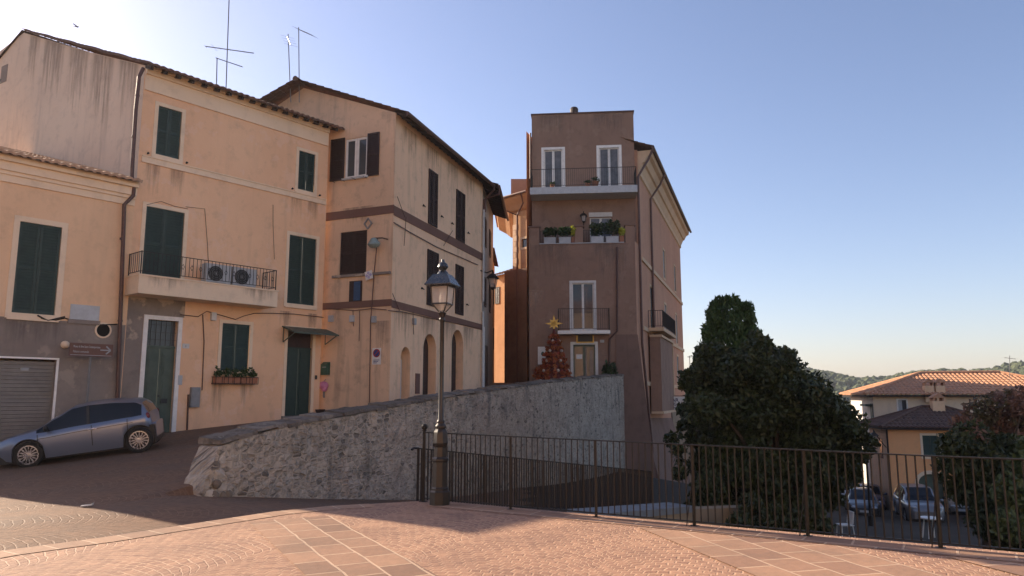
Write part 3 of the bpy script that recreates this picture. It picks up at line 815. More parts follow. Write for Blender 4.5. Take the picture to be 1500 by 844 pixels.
for a, b in zip(cu, cu[1:]):
    jz = rnd.uniform(-0.03, 0.022); o1 = rnd.uniform(0.0, 0.075); g = rnd.uniform(.004, .014); th = rnd.uniform(.06, .1); e1, e2 = rnd.uniform(-.012, .012), rnd.uniform(-.012, .012)
    za, zb2 = topz(a) + jz, topz(b) + jz
    P = WL.P
    mb.hexa([P(a + g, za - th, o1), P(b - g, zb2 - th, o1 + e2), P(b - g, zb2 - .1, -TH - .06), P(a + g, za - .1, -TH - .06),
             P(a + g, za - .015 + e1, o1 - .03), P(b - g, zb2 - .015 + e2, o1 - .03 + e1), P(b - g, zb2 + .02 + e1, -TH - .04), P(a + g, za + .02 + e2, -TH - .04)])
mb.build('coping', M['capstone'], rootw)
# broken whitewashed end of the wall: angular stones that still carry the lime
def rock(mb, c_, r, rnd, sx=1.0, sy=1.0, sz=1.0):
    bm = bmesh.new()
    for _ in range(15):
        v = Vector((rnd.gauss(0, 1), rnd.gauss(0, 1), rnd.gauss(0, 1))).normalized() * r * rnd.uniform(.75, 1.1)
        bm.verts.new(c_ + WL.U * v.x * sx + WL.N * v.y * sy + Z0 * v.z * sz)
    bmesh.ops.convex_hull(bm, input=bm.verts)
    bmesh.ops.triangulate(bm, faces=bm.faces); bmesh.ops.subdivide_edges(bm, edges=bm.edges, cuts=2, use_grid_fill=True, smooth=.55)
    for v in bm.verts: v.co += Vector((rnd.uniform(-1, 1), rnd.uniform(-1, 1), rnd.uniform(-1, 1))) * r * .05
    bm.verts.ensure_lookup_table(); bm.verts.index_update()
    mb.add([v.co.copy() for v in bm.verts], [tuple(v.index for v in f.verts) for f in bm.faces]); bm.free()
Z0 = Vector((0, 0, 1))
mb = MB(); mw = MB()
ue = tp[0][0] - EW + .16
for u, z, d_, r, wh, sy in ((.06, .12, -.01, .22, 1, .3), (.2, .42, -.02, .19, 1, .35), (.3, .66, -.03, .11, 1, .3), (.1, .0, .03, .12, 0, .5), (.3, .0, .04, .11, 0, .5), (.42, .04, .05, .11, 0, .7), (.14, .22, .04, .1, 0, .6), (.02, .0, -.25, .13, 0, .7)):
    p = WL.P(ue + u, gz(*WL.P(ue + u, 0, d_)[:2]) + z, d_)
    rock(mw if wh else mb, p, r, rnd, 1.0, sy, 1.0)
mb.build('broken_stone', M['rubblestone'], rootw)
mw.build('whitewashed_stone', M['limestone'], rootw)

# ------------------------------------------------------------------ fence
rf = thing('iron_fence', F0, 'dark iron bar fence along the square edge with a ball on its first post', 'fence')
def fh(k): return 1.04 - 0.085 * min(1.0, k)
ks = [0.0] + [0.0325 + 0.1935 * j for j in range(1, 11)]
Z = Vector((0, 0, 1))
FPt = lambda k: F0 + fd * (FL * k)
for j, k in enumerate(ks):
    m = MB(); p = FPt(k); m.bar(p - Z * .05, p + Z * (fh(k) + (.05 if j == 0 else .0)), 0.042 if j == 0 else 0.034)
    if j == 0:
        m.sphere(p + Z * (fh(k) + .085), .05, 12, 8); m.lathe(p + Z * (fh(k) + .02), [(.034, 0), (.034, .02), (.02, .03)], 10)
    m.bar(p + Z * .0 - fd * .05, p + Z * .0 + fd * .05, .09, .016)
    m.build('post', M['rail'], rf)
mt, ml = MB(), MB()
for a, b in zip(ks, ks[1:]):
    pa, pb = FPt(a), FPt(b)
    mt.bar(pa + Z * fh(a) + fd * .0, pb + Z * fh(b), .045, .014)
    ml.bar(pa + Z * .055 + fd * .017, pb + Z * .055 - fd * .017, .032, .012)
    m = MB(); n = max(2, round((pb - pa).length / 0.0877))
    for i in range(1, n):
        p = pa + (pb - pa) * (i / n); kk = a + (b - a) * i / n
        m.bar(p + Z * .06, p + Z * (fh(kk) - .007), .0135)
    m.build('bar_panel', M['rail'], rf)
mt.build('top_rail', M['rail'], rf); ml.build('bottom_rail', M['rail'], rf)
for k in ks[3:6]:
    m = MB(); p = FPt(k); m.tube([p + Z * .62, p - fd * .08 + fn * .06 + Z * .0], .006, 6); m.build('stay', M['rail'], rf)
# second railing, lower, beside the steps that go down outside the fence
q0 = at_y(613, 657, 12.5); q1 = at_y(955, 691, 19.6)
rr = thing('stair_railing', q0 - Z * 1.0, 'lower closely barred black stair railing running down behind the iron fence and lamp', 'railing')
N2 = 5
mt = MB()
mt.bar(q0, q1, .05, .02); mt.bar(q0 - Z * .93, q1 - Z * .93, .04, .015)
mt.tube([q0, q0 - (q1 - q0).normalized() * .1 + Z * .0, q0 - (q1 - q0).normalized() * .16 - Z * .03], .02, 6)
mt.build('handrail', M['iron'], rr)
for j in range(N2 + 1):
    p = q0 + (q1 - q0) * (j / N2); m = MB(); m.bar(p - Z * 1.3, p, .04); m.build('post', M['iron'], rr)
for j in range(N2):
    m = MB(); a = q0 + (q1 - q0) * (j / N2); b = q0 + (q1 - q0) * ((j + 1) / N2)
    n = int((b - a).length / 0.078)
    for i in range(1, n):
        p = a + (b - a) * (i / n); m.bar(p - Z * .92, p, .026)
    m.build('bar_panel', M['iron'], rr)
# low beige wall with pale sloping cap, beyond the fence
rb = thing('low_wall', at_y(990, 760, 16), 'low beige rendered wall with pale blue cap seen through the fence bars', 'wall')
c0 = at_y(872, 764, 13.6); c1 = at_y(1016, 750, 17.0); dirc = (c1 - c0).normalized(); sd = Vector((dirc.y, -dirc.x, 0)).normalized()
if sd.y > 0: sd = -sd
m = MB()
m.hexa([c0 + sd * .05, c1 + sd * .05, c1 - sd * .6, c0 - sd * .6, c0 + sd * .05 + Z * .13, c1 + sd * .05 + Z * .13, c1 - sd * .6 + Z * .16, c0 - sd * .6 + Z * .16])
m.build('cap', M['bluecap'], rb)
m = MB()
m.hexa([c0 - Z * 2.2, c1 - Z * 2.2, c1 - sd * .5 - Z * 2.2, c0 - sd * .5 - Z * 2.2, c0, c1, c1 - sd * .5, c0 - sd * .5])
c2 = at_y(1120, 742, 19.5)
m.hexa([c1 + Vector((0, 0.03, -2.2)), c2 - Z * 2, c2 + Vector((0, .4, -2)), c1 + Vector((0, .45, -2.2)), c1 + Vector((0, .03, .05)), c2, c2 + Vector((0, .4, 0)), c1 + Vector((0, .45, .05))])
m.build('wall_body', M['beige'], rb)

# ------------------------------------------------------------------ street lamp
def lampglass():
    m, nt, b = base_mat('frosted lantern glass', 0.3, 0, 0.5)
    b.inputs['Base Color'].default_value = (.55, .5, .47, 1)
    t = nd(nt, 'ShaderNodeBsdfTransparent'); t.inputs[0].default_value = (.95, .93, .9, 1)
    ms = nd(nt, 'ShaderNodeMixShader'); ms.inputs[0].default_value = .55
    lk(nt, b.outputs[0], ms.inputs[1]); lk(nt, t.outputs[0], ms.inputs[2]); lk(nt, ms.outputs[0], nt.nodes['Material Output'].inputs['Surface'])
    return m
M['lampglass'] = lampglass()
LP = at_z(644, 739.5)
rl = thing('street_lamp', LP, 'tall cast iron street lamp with a four sided lantern, standing at the fence end', 'street lamp')
m = MB()
m.lathe(LP, [(.15, -.02), (.155, .0), (.155, .19), (.135, .215), (.135, .24), (.12, .26), (.112, .62), (.13, .64), (.13, .67), (.1, .7), (.095, .84), (.107, .86), (.12, .9), (.105, 1.06), (.088, 1.1), (.068, 1.12)], 8, 0, None, PI / 8)
m.build('pedestal', M['lampiron'], rl)
m = MB()
m.lathe(LP, [(.082, 1.12), (.085, 1.15), (.055, 1.19), (.06, 1.22), (.043, 1.25), (.036, 1.9), (.031, 2.72), (.045, 2.74), (.045, 2.77), (.032, 2.79), (.05, 2.83), (.065, 2.86), (.03, 2.88)], 14)
m.build('pole', M['lampiron'], rl, True)
rot = math.radians(28)
gl = MB(); gl.lathe(LP, [(.05, 2.89), (.165, 3.0), (.19, 3.27)], 4, 0, None, rot); gl.build('lantern_glass', M['lampglass'], rl)
m = MB()
for k in range(4):
    a = rot + k * PI / 2; b = a + PI / 2
    pt = lambda r, z, t: LP + Vector((r * math.cos(t), r * math.sin(t), z))
    m.bar(pt(.055, 2.88, a), pt(.17, 3.0, a), .016); m.bar(pt(.17, 3.0, a), pt(.195, 3.28, a), .016)
    m.bar(pt(.172, 3.0, a), pt(.172, 3.0, b), .02); m.bar(pt(.2, 3.275, a), pt(.2, 3.275, b), .024)
m.build('lantern_frame', M['lampiron'], rl)
m = MB()
m.lathe(LP, [(.3, 3.28), (.305, 3.295), (.185, 3.44), (.17, 3.442), (.165, 3.46)], 4, 0, None, rot)
m.build('lantern_roof', M['lamptop'], rl)
m = MB(); m.lathe(LP, [(.1, 3.46), (.075, 3.5), (.045, 3.53), (.06, 3.55), (.085, 3.58), (.07, 3.63), (.03, 3.66), (.022, 3.7)], 12); m.build('finial', M['lamptop'], rl, True)
m = MB(); m.lathe(LP, [(.02, 2.9), (.025, 2.98), (.045, 3.05), (.045, 3.12), (.02, 3.18)], 10); m.build('bulb', M['white'], rl, True)
# ------------------------------------------------------------------ tall peach house (A)
zAe = A.uz(213, 96)[1]                       # eave
def zA(px, py, d=0.0): return A.uz(px, py, d)[1]
def uA(px, py, d=0.0): return A.uz(px, py, d)[0]
rA = thing('town_house', A.P(uA0 + 3, 0.3), 'tall peach town house with green shutters and a balcony holding two air conditioners', 'house')
hTL = rect(A, 230, 154, 226, 265); hTR = rect(A, 437, 220, 277, 461)
hFR = rect(A, 211, 301, 400, 268); bz = A.uz(212, 403, .95)[1]; hFR = (hFR[0], hFR[1], bz, hFR[3])
hR1 = rect(A, 422, 343, 444, 462); hWG = rect(A, 324, 473, 543, 365)
hD1 = rect(A, 211, 467, 634, 256); hD2 = rect(A, 419, 482, 614, 456)
gA = lambda u: gz(*A.P(u, 0, .1)[:2])
hD1 = (hD1[0], hD1[1], gA(hD1[0]) + .06, hD1[3]); hD2 = (hD2[0], hD2[1], gA(hD2[0]) + .12, hD2[3])
m = MB(); wall(m, A, uA0, uA1 + .02, -1, zAe, [hTL, hTR, hFR, hR1, hWG, hD1, hD2])
m.build('front_wall', M['peach'], rA)
gk = [Gd.uz(0, 75), Gd.uz(35, 48), Gd.uz(130, 76), (0.0, zAe)]
gk = [(gk[0][0] - 3.5, gk[0][1] - 1.2)] + gk
m = MB(); wall(m, Gd, gk[0][0], 0, -1, gk); m.build('gable_wall', M['gable'], rA)
q = MB(); u, z = Gd.uz(7, 108); q.fbox(Gd, u - .32, u + .22, z - .38, z + .38, -.1, .012); q.build('blocked_window', M['bare'], rA)
# roof
ridge = Gd.P(gk[2][0], gk[2][1]); cor = A.P(uA0, zAe)
wv = ridge - cor; wv = wv - A.U * wv.dot(A.U)
wl_ = wv.length; vA = wv.normalized()
sk_ = -((ridge - cor).dot(A.U)) / wl_      # verge skew
ovr = .55
cosv = math.hypot(vA.x, vA.y)
O_ = A.P(uA0 - .08, zAe + .1) - vA * ovr
Bn = Bf.N
def vmaxA(u):
    # stop on the plane of house B's front
    p = O_ + A.U * u
    d0 = (p - Bf.P(0, 0)).dot(Bn); dv = vA.dot(Bn)
    # points with d0 + v*dv > 0 are in front of B
    if dv >= 0: return wl_ + ovr
    return max(0.0, min(wl_ + ovr, d0 / -dv))
m = MB()
ul = uA1 - uA0 + .16 + .35
tiles(m, O_, A.U, vA, ul, vmaxA, .24, .06, .42)
# sliver of roof out to the skewed verge
tiles(m, O_ - A.U * (sk_ * wl_), A.U, vA, sk_ * wl_ + .02, lambda u: wl_ + ovr, .24, .06, .42, vmin=lambda u: min(wl_ + ovr, max(0, (sk_ * wl_ - u) / max(sk_, .01))))
back = Vector((-A.n[0], -A.n[1], 0))
rp = O_ + vA * (wl_ + ovr)
vB = Vector((back.x * cosv, back.y * cosv, -abs(vA.z)))
m.build('roof_tiles', M['tiledark'], rA)
m = MB()  # back slope and soffit board
m.quad(rp - A.U * (sk_ * wl_), rp + A.U * (ul - 3.2), rp + A.U * (ul - 6) + vB * 9, rp - A.U * (sk_ * wl_ + 1.2) + vB * 9)
m.quad(A.P(uA0 - .14, zAe + .06), A.P(uA1 + .1, zAe + .06), A.P(uA1 + .1, zAe + .06) - vA * (ovr - .04) + A.N * 0, A.P(uA0 - .14, zAe + .06) - vA * (ovr - .04))
m.build('roof_underside', M['eavewood'], rA)
m = MB(); n = 17
for i in range(n):
    u = uA0 + .05 + (uA1 - uA0 + .05) * i / (n - 1)
    a = A.P(u, zAe - .03) + vA * .1; b = A.P(u, zAe - .03) - vA * (ovr - .08)
    m.bar(a, b, .1, .12)
m.build('rafter_ends', M['eavewood'], rA)
m = MB()
za, zb = zA(230, 137), zAe
m.fbox(A, uA0 + .02, uA1 - .02, za, zb - .3, 0, .05); m.fbox(A, uA0 + .02, uA1 - .02, zb - .3, zb - .12, 0, .12); m.fbox(A, uA0 + .02, uA1 - .02, zb - .12, zb - .005, 0, .2)
m.build('cornice', M['cream'], rA)
m = MB(); zs = zA(197, 226); m.fbox(A, uA0 + .1, uA1 - .02, zs - .2, zs, 0, .05); m.fbox(A, uA0 + .1, uA1 - .02, zs - .001, zs + .035, 0, .08); m.build('string_course', M['cream'], rA)
for h in (hTL, hTR): shuttered_window(rA, A, h, M['green'], M['cream'])
shuttered_window(rA, A, hR1, M['green'], M['cream'], pins=False)
shuttered_window(rA, A, hWG, M['green'], M['cream'], .12, pins=False)
s_ = MB(); surround(s_, A, hFR, .13, bottom=False); o = s_.build('balcony_door', M['cream'], rA)
q = MB(); slats(q, A, hFR[0], hFR[1], hFR[2], hFR[3], -.03, pitch=.09); q.build('shutter', M['green'], o)
# ground floor doors
s_ = MB(); surround(s_, A, hD1, .14, proud=.035, bottom=False); o = s_.build('door_frame', M['white'], rA)
q = MB(); zt = zA(211, 505); a, b = hD1[0], hD1[1]; um = (a + b) / 2
for x0, x1 in ((a, um - .006), (um + .006, b)):
    q.fbox(A, x0, x1, hD1[2], zt - .08, -.18, -.12)
    for za, zb in ((hD1[2] + .18, hD1[2] + .9), (hD1[2] + 1.05, hD1[2] + 1.75), (hD1[2] + 1.9, zt - .22)):
        q.fbox(A, x0 + .09, x1 - .09, za, zb, -.12, -.1); q.fbox(A, x0 + .15, x1 - .15, za + .07, zb - .07, -.1, -.085)
q.fbox(A, a, b, zt - .08, zt, -.18, -.09)
q.build('door', M['greendoor'], o)
q = MB(); q.fbox(A, a, b, zt, hD1[3], -.2, -.185); q.build('transom_pane', M['glass'], o)
q = MB()
for i in range(1, 6): x = a + (b - a) * i / 6; q.bar(A.P(x, zt, -.12), A.P(x, hD1[3], -.12), .018)
for z in (zt + .2, zt + .45, zt + .7): q.bar(A.P(a, z, -.12), A.P(b, z, -.12), .014)
q.build('transom_grille', M['iron'], o)
q = MB(); q.fbox(A, um + .12, um + .34, hD1[2] + 1.0, hD1[2] + 1.16, -.085, -.06); q.sphere(A.P(um + .05, hD1[2] + 1.25, -.09), .035, 8, 6); q.build('letter_plate', M['black'], o)
q = MB(); q.fbox(A, a - .2, b + .2, hD1[2] - .4, hD1[2], -.2, .1); q.build('doorstep', M['white'], rA)
s_ = MB(); surround(s_, A, hD2, .13, bottom=False); o = s_.build('door_frame', M['cream'], rA)
q = MB(); a, b = hD2[0], hD2[1]; zt = zA(419, 508); um = (a + b) / 2
for x0, x1 in ((a, um - .006), (um + .006, b)):
    q.fbox(A, x0, x1, hD2[2], zt - .06, -.16, -.1)
    for za, zb in ((hD2[2] + .15, hD2[2] + 1.0), (hD2[2] + 1.15, zt - .2)): q.fbox(A, x0 + .09, x1 - .09, za, zb, -.1, -.08)
q.fbox(A, a, b, zt - .06, zt, -.16, -.07)
q.build('door', M['green'], o)
q = MB(); q.fbox(A, a, b, zt, hD2[3], -.16, -.13); q.build('transom_panel', M['brown'], o)
q = MB(); q.fbox(A, a - .13, b + .13, hD2[2] - .5, hD2[2], -.2, .14); q.build('doorstep', M['coping'], rA)
# canopy
ca, cb = uA(413, 479), uA(497, 488, .85); zc = zA(413, 478)
q = MB(); P = A.P
q.hexa([P(ca, zc - .03, .004), P(cb, zc - .03, .004), P(cb, zc - .3, .85), P(ca, zc - .3, .85), P(ca, zc + .02, .004), P(cb, zc + .02, .004), P(cb, zc - .25, .85), P(ca, zc - .25, .85)])
for x in (ca + .06, cb - .06): q.bar(P(x, zc - .05, .03), P(x, zc - .6, .03), .03); q.bar(P(x, zc - .6, .03), P(x, zc - .29, .75), .03)
q.build('door_canopy', M['greendoor'], rA)
# bare render by the corner and over the door
m = MB()
zt = zA(185, 432)
m.fbox(A, uA0 + .02, hD1[0] - .145, -.8, zt, 0, .006); m.fbox(A, hD1[0] - .145, hD1[1] + .2, hD1[3] + .145, zt, 0, .006)
m.build('bare_render', M['bare'], rA)
# balcony
bd0 = .95
ub0 = uA(180, 415); ub1 = uA(407, 425, bd0); zt = bz; zb = A.uz(212, 430, bd0)[1]
ub0 = max(ub0, uA0 - .1)
m = MB(); m.fbox(A, ub0, ub1, zb, zt - .02, -.05, bd0); m.fbox(A, ub0 - .02, ub1 + .03, zt - .02, zt + .03, 0, bd0 + .03); ob = m.build('balcony_slab', M['cream'], rA)
m = MB(); rh = .92 * (A.uz(183, 367, 0)[1] - A.uz(183, 403, 0)[1])
Pn = lambda u, d: A.P(u, zt + .03, d)
railing(m, [Pn(ub0 + .06, .02), Pn(ub0 + .06, bd0 - .06), Pn(ub1 - .06, bd0 - .06), Pn(ub1 - .06, .02)], rh, .13, .014, .03, .1)
for i in range(16):
    u = ub0 + .2 + (ub1 - ub0 - .4) * i / 15; c_ = Pn(u, bd0 - .06) + Z * (rh * .55)
    m.bar(c_ - A.U * .05, c_ + Z * .09, .01); m.bar(c_ + A.U * .05, c_ + Z * .09, .01); m.bar(c_ - A.U * .05, c_ - Z * .09, .01); m.bar(c_ + A.U * .05, c_ - Z * .09, .01)
m.build('railing', M['iron'], ob)
# two air conditioning units on the balcony
def ac(px, py, label):
    u, z = A.uz(px, py, .55)
    r = thing('air_conditioner', A.P(u, zt + .03, .5), label, 'air conditioner', 'air conditioners on the balcony')
    w, h_, d0, d1 = .46, .62, .3, .62
    m = MB(); z0 = zt + .1
    m.fbox(A, u - w, u + w, z0, z0 + h_, d0, d1); m.fbox(A, u - w - .01, u + w + .01, z0 + h_, z0 + h_ + .02, d0 - .01, d1 + .01)
    for k in (-1, 1): m.fbox(A, u + k * w * .7 - .03, u + k * w * .7 + .03, zt + .028, z0, d0, d1)
    m.build('casing', M['acwhite'], r)
    c_ = A.P(u - .12, z0 + h_ / 2, d1)
    m = MB(); m.lathe(c_, [(.27, .0), (.27, .012), (.25, .02), (.0, .02)], 24, 0, A.N); m.build('fan_opening', M['black'], r)
    m = MB()
    for rr_ in (.08, .15, .21, .26):
        ring = [c_ + A.N * .035 + (A.U * math.cos(2 * PI * i / 20) + Z * math.sin(2 * PI * i / 20)) * rr_ for i in range(21)]
        m.tube(ring, .005, 4, cap=False)
    m.lathe(c_, [(.05, .02), (.05, .04), (.0, .04)], 10, 0, A.N)
    m.build('fan_grille', M['greybox'], r)
ac(319, 402, 'grey air conditioner on the balcony, the one nearer the green balcony door')
ac(357, 405, 'grey air conditioner on the balcony, the one nearer the right balcony end')
# cables, boxes, meter, flowers on house A
def pxtube(fr, pts, r, d, mb=None, n=6):
    m = mb or MB(); m.tube([fr.P(*fr.uz(x, y, d), d) for x, y in pts], r, n); return m
m = pxtube(A, [(264, 461), (290, 464), (303, 456), (345, 468), (357, 463), (373, 459), (398, 459), (430, 460), (474, 465)], .016, .03)
pxtube(A, [(297, 461), (299, 500), (296, 572)], .018, .03, m); pxtube(A, [(275, 306), (255, 302), (236, 295), (215, 300)], .008, .03, m)
pxtube(A, [(272, 303), (300, 306), (304, 360), (306, 400)], .009, .03, m); pxtube(A, [(402, 380), (400, 330), (400, 300)], .008, .03, m)
m.build('wall_cable', M['pipe'], rA)
m = MB(); u, z = A.uz(311, 463); m.fbox(A, u - .09, u + .09, z - .16, z + .12, 0, .14); m.build('junction_box', M['white'], rA)
m = MB(); u, z = A.uz(284, 582); m.fbox(A, u - .16, u + .16, z - .34, z + .34, 0, .12); m.fbox(A, u - .14, u + .14, z - .32, z + .32, .12, .13); m.build('meter_cabinet', M['greybox'], rA)
pp = MB(); pxtube(A, [(276, 578), (274, 630)], .03, .04, pp); pp.build('riser_pipe', M['pipe'], rA)
m = MB(); u, z = A.uz(263, 557); m.fbox(A, u - .07, u + .07, z - .16, z + .16, 0, .05); m.build('doorbell_panel', M['acwhite'], rA)
m = MB(); u, z = A.uz(272, 507); m.fbox(A, u - .12, u + .12, z - .08, z + .08, 0, .015); o = m.build('number_plate', M['white'], rA)
text_mesh('1', .12, 'number', M['brown'], o, A.P(u - .03, z - .045, .017), A.U, Z)
m = MB(); u, z = A.uz(462, 553); m.fbox(A, u - .04, u + .04, z - .08, z + .08, .026, .06); m.build('doorbell', M['black'], rA)
# downpipe at the corner of the two houses
m = MB()
pth = [(210, 100), (204, 112), (199, 160), (194, 240), (193, 262), (197, 270), (195, 287), (182, 300), (178, 420), (174, 520), (171, 605)]
m.tube([A.P(*A.uz(x, y, .16), .16) for x, y in pth], .062, 10)
for x, y in ((201, 140), (196, 200), (179, 350), (176, 470)): p = A.P(*A.uz(x, y, .16), .16); m.lathe(p - Z * .03, [(.075, 0), (.075, .06)], 10); m.bar(p, p - A.N * .14, .03)
m.build('downpipe', M['pipe'], rA)
# plant box under the ground floor window
u0, z0 = A.uz(315, 562, .25); u1 = A.uz(377, 560, .25)[0]; zt2 = A.uz(315, 552, .25)[1]
r = thing('flower_box', A.P((u0 + u1) / 2, z0), 'brown window box of green potted plants below the ground floor window', 'flower box')
m = MB()
for d_ in (.05, .3):
    for z in (z0, zt2): m.bar(A.P(u0, z, d_), A.P(u1, z, d_), .025)
    for i in range(8): x = u0 + (u1 - u0) * i / 7; m.bar(A.P(x, z0, d_), A.P(x, zt2, d_), .016)
for x in (u0, u1): m.bar(A.P(x, zt2, -.02), A.P(x, zt2, .3), .02); m.bar(A.P(x, z0, -.02), A.P(x, z0, .3), .02)
m.build('rack', M['brown'], r)
rnd = random.Random(11)
pm = MB(); lf = MB(); fl = MB()
for i in range(5):
    x = u0 + .16 + (u1 - u0 - .32) * i / 4
    pm.fbox(A, x - .15, x + .15, z0 + .02, z0 + .23, .08, .27)
    hh = (.16, .3, .26, .34, .14)[i]
    leaf_cloud(lf, [(A.P(x, z0 + .3 + hh * .35, .17), (.16, .13, hh * .6), 1)], 90, .07, rnd)
    if i in (0, 4):
        for k in range(4): leaf_cloud(lf, [(A.P(x + (.1 - .07 * k) , z0 + .36 + .07 * k, .2), (.05, .05, .05), 1)], 12, .06, rnd)
pm.build('pots', M['terracotta'], r); 
M['leafgreen'] = leaf_mat('pot plant leaves', (.03, .06, .018), (.06, .1, .03))
lf.build('plants', M['leafgreen'], r, fix=False)
# mailbox, pink bag, small pot beside the second door, on house B front wall

# ------------------------------------------------------------------ low house at the left edge (L)
zLe = A.uz(195, 268)[1]; uL0 = uA0 - 5.8; uL1 = uA0
rL = thing('row_house', A.P(uA0 - 3, -.2), 'low ochre house with tiled eave, one tall green shutter and a roller shutter garage', 'house')
hLW = rect(A, 23, 323, 458, 86)
zpl = A.uz(150, 470)[1]
gu = A.uz(82, 540)[0]; gzt = A.uz(80, 527)[1]; hG = (gu - 3.0, gu, -.9, gzt)
zpl = min(zpl, hLW[2] - .14)
m = MB(); wall(m, A, uL0, uL1, zpl, zLe, [hLW]); m.build('front_wall', M['ochre'], rL)
m = MB(); wall(m, A, uL0, uL1, -1.2, zpl, [hG], .25); m.build('plinth', M['greybase'], rL)
LD = 7.0
m = MB()
bl = A.P(uL0, 0, -LD); brr = A.P(uL1, 0, -LD)
m.quad(A.P(uL0, -1.5), A.P(uL0, zLe), Vector((bl.x, bl.y, zLe + 2.1)), Vector((bl.x, bl.y, -1.5)))
m.quad(Vector((bl.x, bl.y, -1.5)), Vector((bl.x, bl.y, zLe + 2.1)), Vector((brr.x, brr.y, zLe + 2.1)), Vector((brr.x, brr.y, -1.5)))
m.build('side_wall', M['ochre'], rL)
vL = (Vector((-A.n[0], -A.n[1], .3))).normalized()
m = MB(); tiles(m, A.P(uL0 - .12, zLe + .13) - vL * .5, A.U, vL, uL1 - uL0 + .12, LD / vL.dot(back) + .5, .24, .062, .42); m.build('roof_tiles', M['tilepale'], rL)
m = MB(); m.quad(A.P(uL0 - .1, zLe + .07), A.P(uL1, zLe + .07), A.P(uL1, zLe + .07) - vL * .46, A.P(uL0 - .1, zLe + .07) - vL * .46)
m.fbox(A, uL0, uL1 - .02, zLe - .0, zLe + .05, .3, .4); m.build('eave_board', M['bare'], rL)
za = A.uz(100, 284)[1]
m = MB(); dz = zLe - za
for f0, f1, d_ in ((0, .28, .05), (.28, .42, .1), (.42, .75, .16), (.75, .99, .27)): m.fbox(A, uL0, uL1 - .02, za + dz * f0, za + dz * f1, 0, d_)
m.build('cornice', M['cream'], rL)
shuttered_window(rL, A, hLW, M['green'], M['cream'], .16, pins=False)
m = MB(); n = int((hG[3] - hG[2]) / .11)
for i in range(n):
    z = hG[2] + i * .11; P = A.P
    m.hexa([P(hG[0], z, -.17), P(hG[1], z, -.17), P(hG[1], z, -.2), P(hG[0], z, -.2), P(hG[0], z + .095, -.135), P(hG[1], z + .095, -.135), P(hG[1], z + .108, -.2), P(hG[0], z + .108, -.2)])
o = m.build('garage_shutter', M['shuttermetal'], rL)
m = MB(); m.fbox(A, hG[0] - .06, hG[1] + .06, hG[3], hG[3] + .05, -.02, .03); m.fbox(A, hG[1], hG[1] + .06, hG[2], hG[3], -.02, .03); m.build('garage_frame', M['white'], o)
m = MB(); u, z = A.uz(36, 541, -.15); m.fbox(A, u - .1, u + .1, z - .04, z + .04, -.17, -.125); m.build('lock_plate', M['acwhite'], o)
m = MB(); u, z = A.uz(124, 458); m.fbox(A, u - .42, u + .42, z - .23, z + .23, 0, .03); o = m.build('marble_plaque', M['acwhite'], rL)
m = MB(); m.fbox(A, u - .46, u + .46, z - .36, z - .235, 0, .05); m.build('plaque_ledge', M['bare'], rL)
m = MB(); u, z = A.uz(151, 484); c_ = A.P(u, z, -.02)
m.lathe(c_, [(.25, 0), (.25, .045), (.2, .05), (.2, .0)], 20, 0, A.N); o = m.build('vent_rim', M['cream'], rL)
m = MB(); m.lathe(c_, [(.2, .0), (.2, .03), (.0, .03)], 20, 0, A.N); m.build('vent_hole', M['dark'], o)
m = pxtube(A, [(60, 466), (75, 471), (95, 466), (120, 474), (150, 476), (172, 475)], .02, .03); pxtube(A, [(95, 464), (70, 470), (55, 462)], .025, .05, m); m.build('wall_cable', M['iron'], rL)
m = MB(); u, z = A.uz(96, 505, .05); m.sphere(A.P(u, z, .02), .13, 10, 6, 0, (1, 1, .9)); m.build('render_lump', M['cream'], rL)
# unseen block added past the ochre house, sized to cast the street shadow
m = MB(); m.fbox(A, uL0 - 1.15, uL0 - .003, -1.5, 6.95, -4.0, -.05); m.build('shade_block', M['greybase'], rL)
# thin flue with a cowl on the low roof, just out of the picture; its shadow lies on the square
fp = Vector((-15.45, 20.85, 8.4))
m = MB(); m.tube([fp, fp + Z * 2.0], .05, 8); o = m.build('flue_pipe', M['greybox'], rL)
m = MB(); m.lathe(fp + Z * 1.95, [(.12, 0), (.17, .1), (.17, .55), (.22, .58), (.05, .75)], 12); m.build('cowl', M['greybox'], o)
# brown direction sign on a post
u0, z0 = A.uz(101, 521, .5); u1, z1 = A.uz(166, 506, .5)
r = thing('direction_sign', A.P((u0 + u1) / 2, gz(*A.P((u0 + u1) / 2, 0, .45)[:2]), .45), 'long brown direction sign with a white arrow pointing right, on a post by the garage', 'sign')
m = MB(); m.fbox(A, u0, u1, z0, z1 + .02, .47, .5); o = m.build('sign_board', M['band'], r)
q = MB()
q.fbox(A, u0 + .03, u1 - .03, z0 + .025, z0 + .04, .5, .504)
tw = u1 - u0; th = z1 - z0
ax = u1 - .2; az = (z0 + z1) / 2 + .02
q.bar(A.P(ax - .17, az, .503), A.P(ax + .12, az, .503), .006, .035); q.bar(A.P(ax, az + .12, .503), A.P(ax + .13, az, .503), .006, .04); q.bar(A.P(ax, az - .12, .503), A.P(ax + .13, az, .503), .006, .04)
q.build('arrow', M['acwhite'], o)
text_mesh('Museo di Arte Sacra Contemporanea', .1, 'lettering', M['acwhite'], o, A.P(u0 + .1, az + .05, .503), A.U, Z, squeeze=.5)
text_mesh('Palazzo comunale', .1, 'lettering', M['acwhite'], o, A.P(u0 + .1, az - .1, .503), A.U, Z, squeeze=.62)
m = MB(); up = A.uz(132, 530, .45)[0]; p = A.P(up, gz(*A.P(up, 0, .45)[:2]) - .1, .445); m.tube([p, A.P(up, z1, .445)], .035, 10); m.build('post', M['greybox'], r)

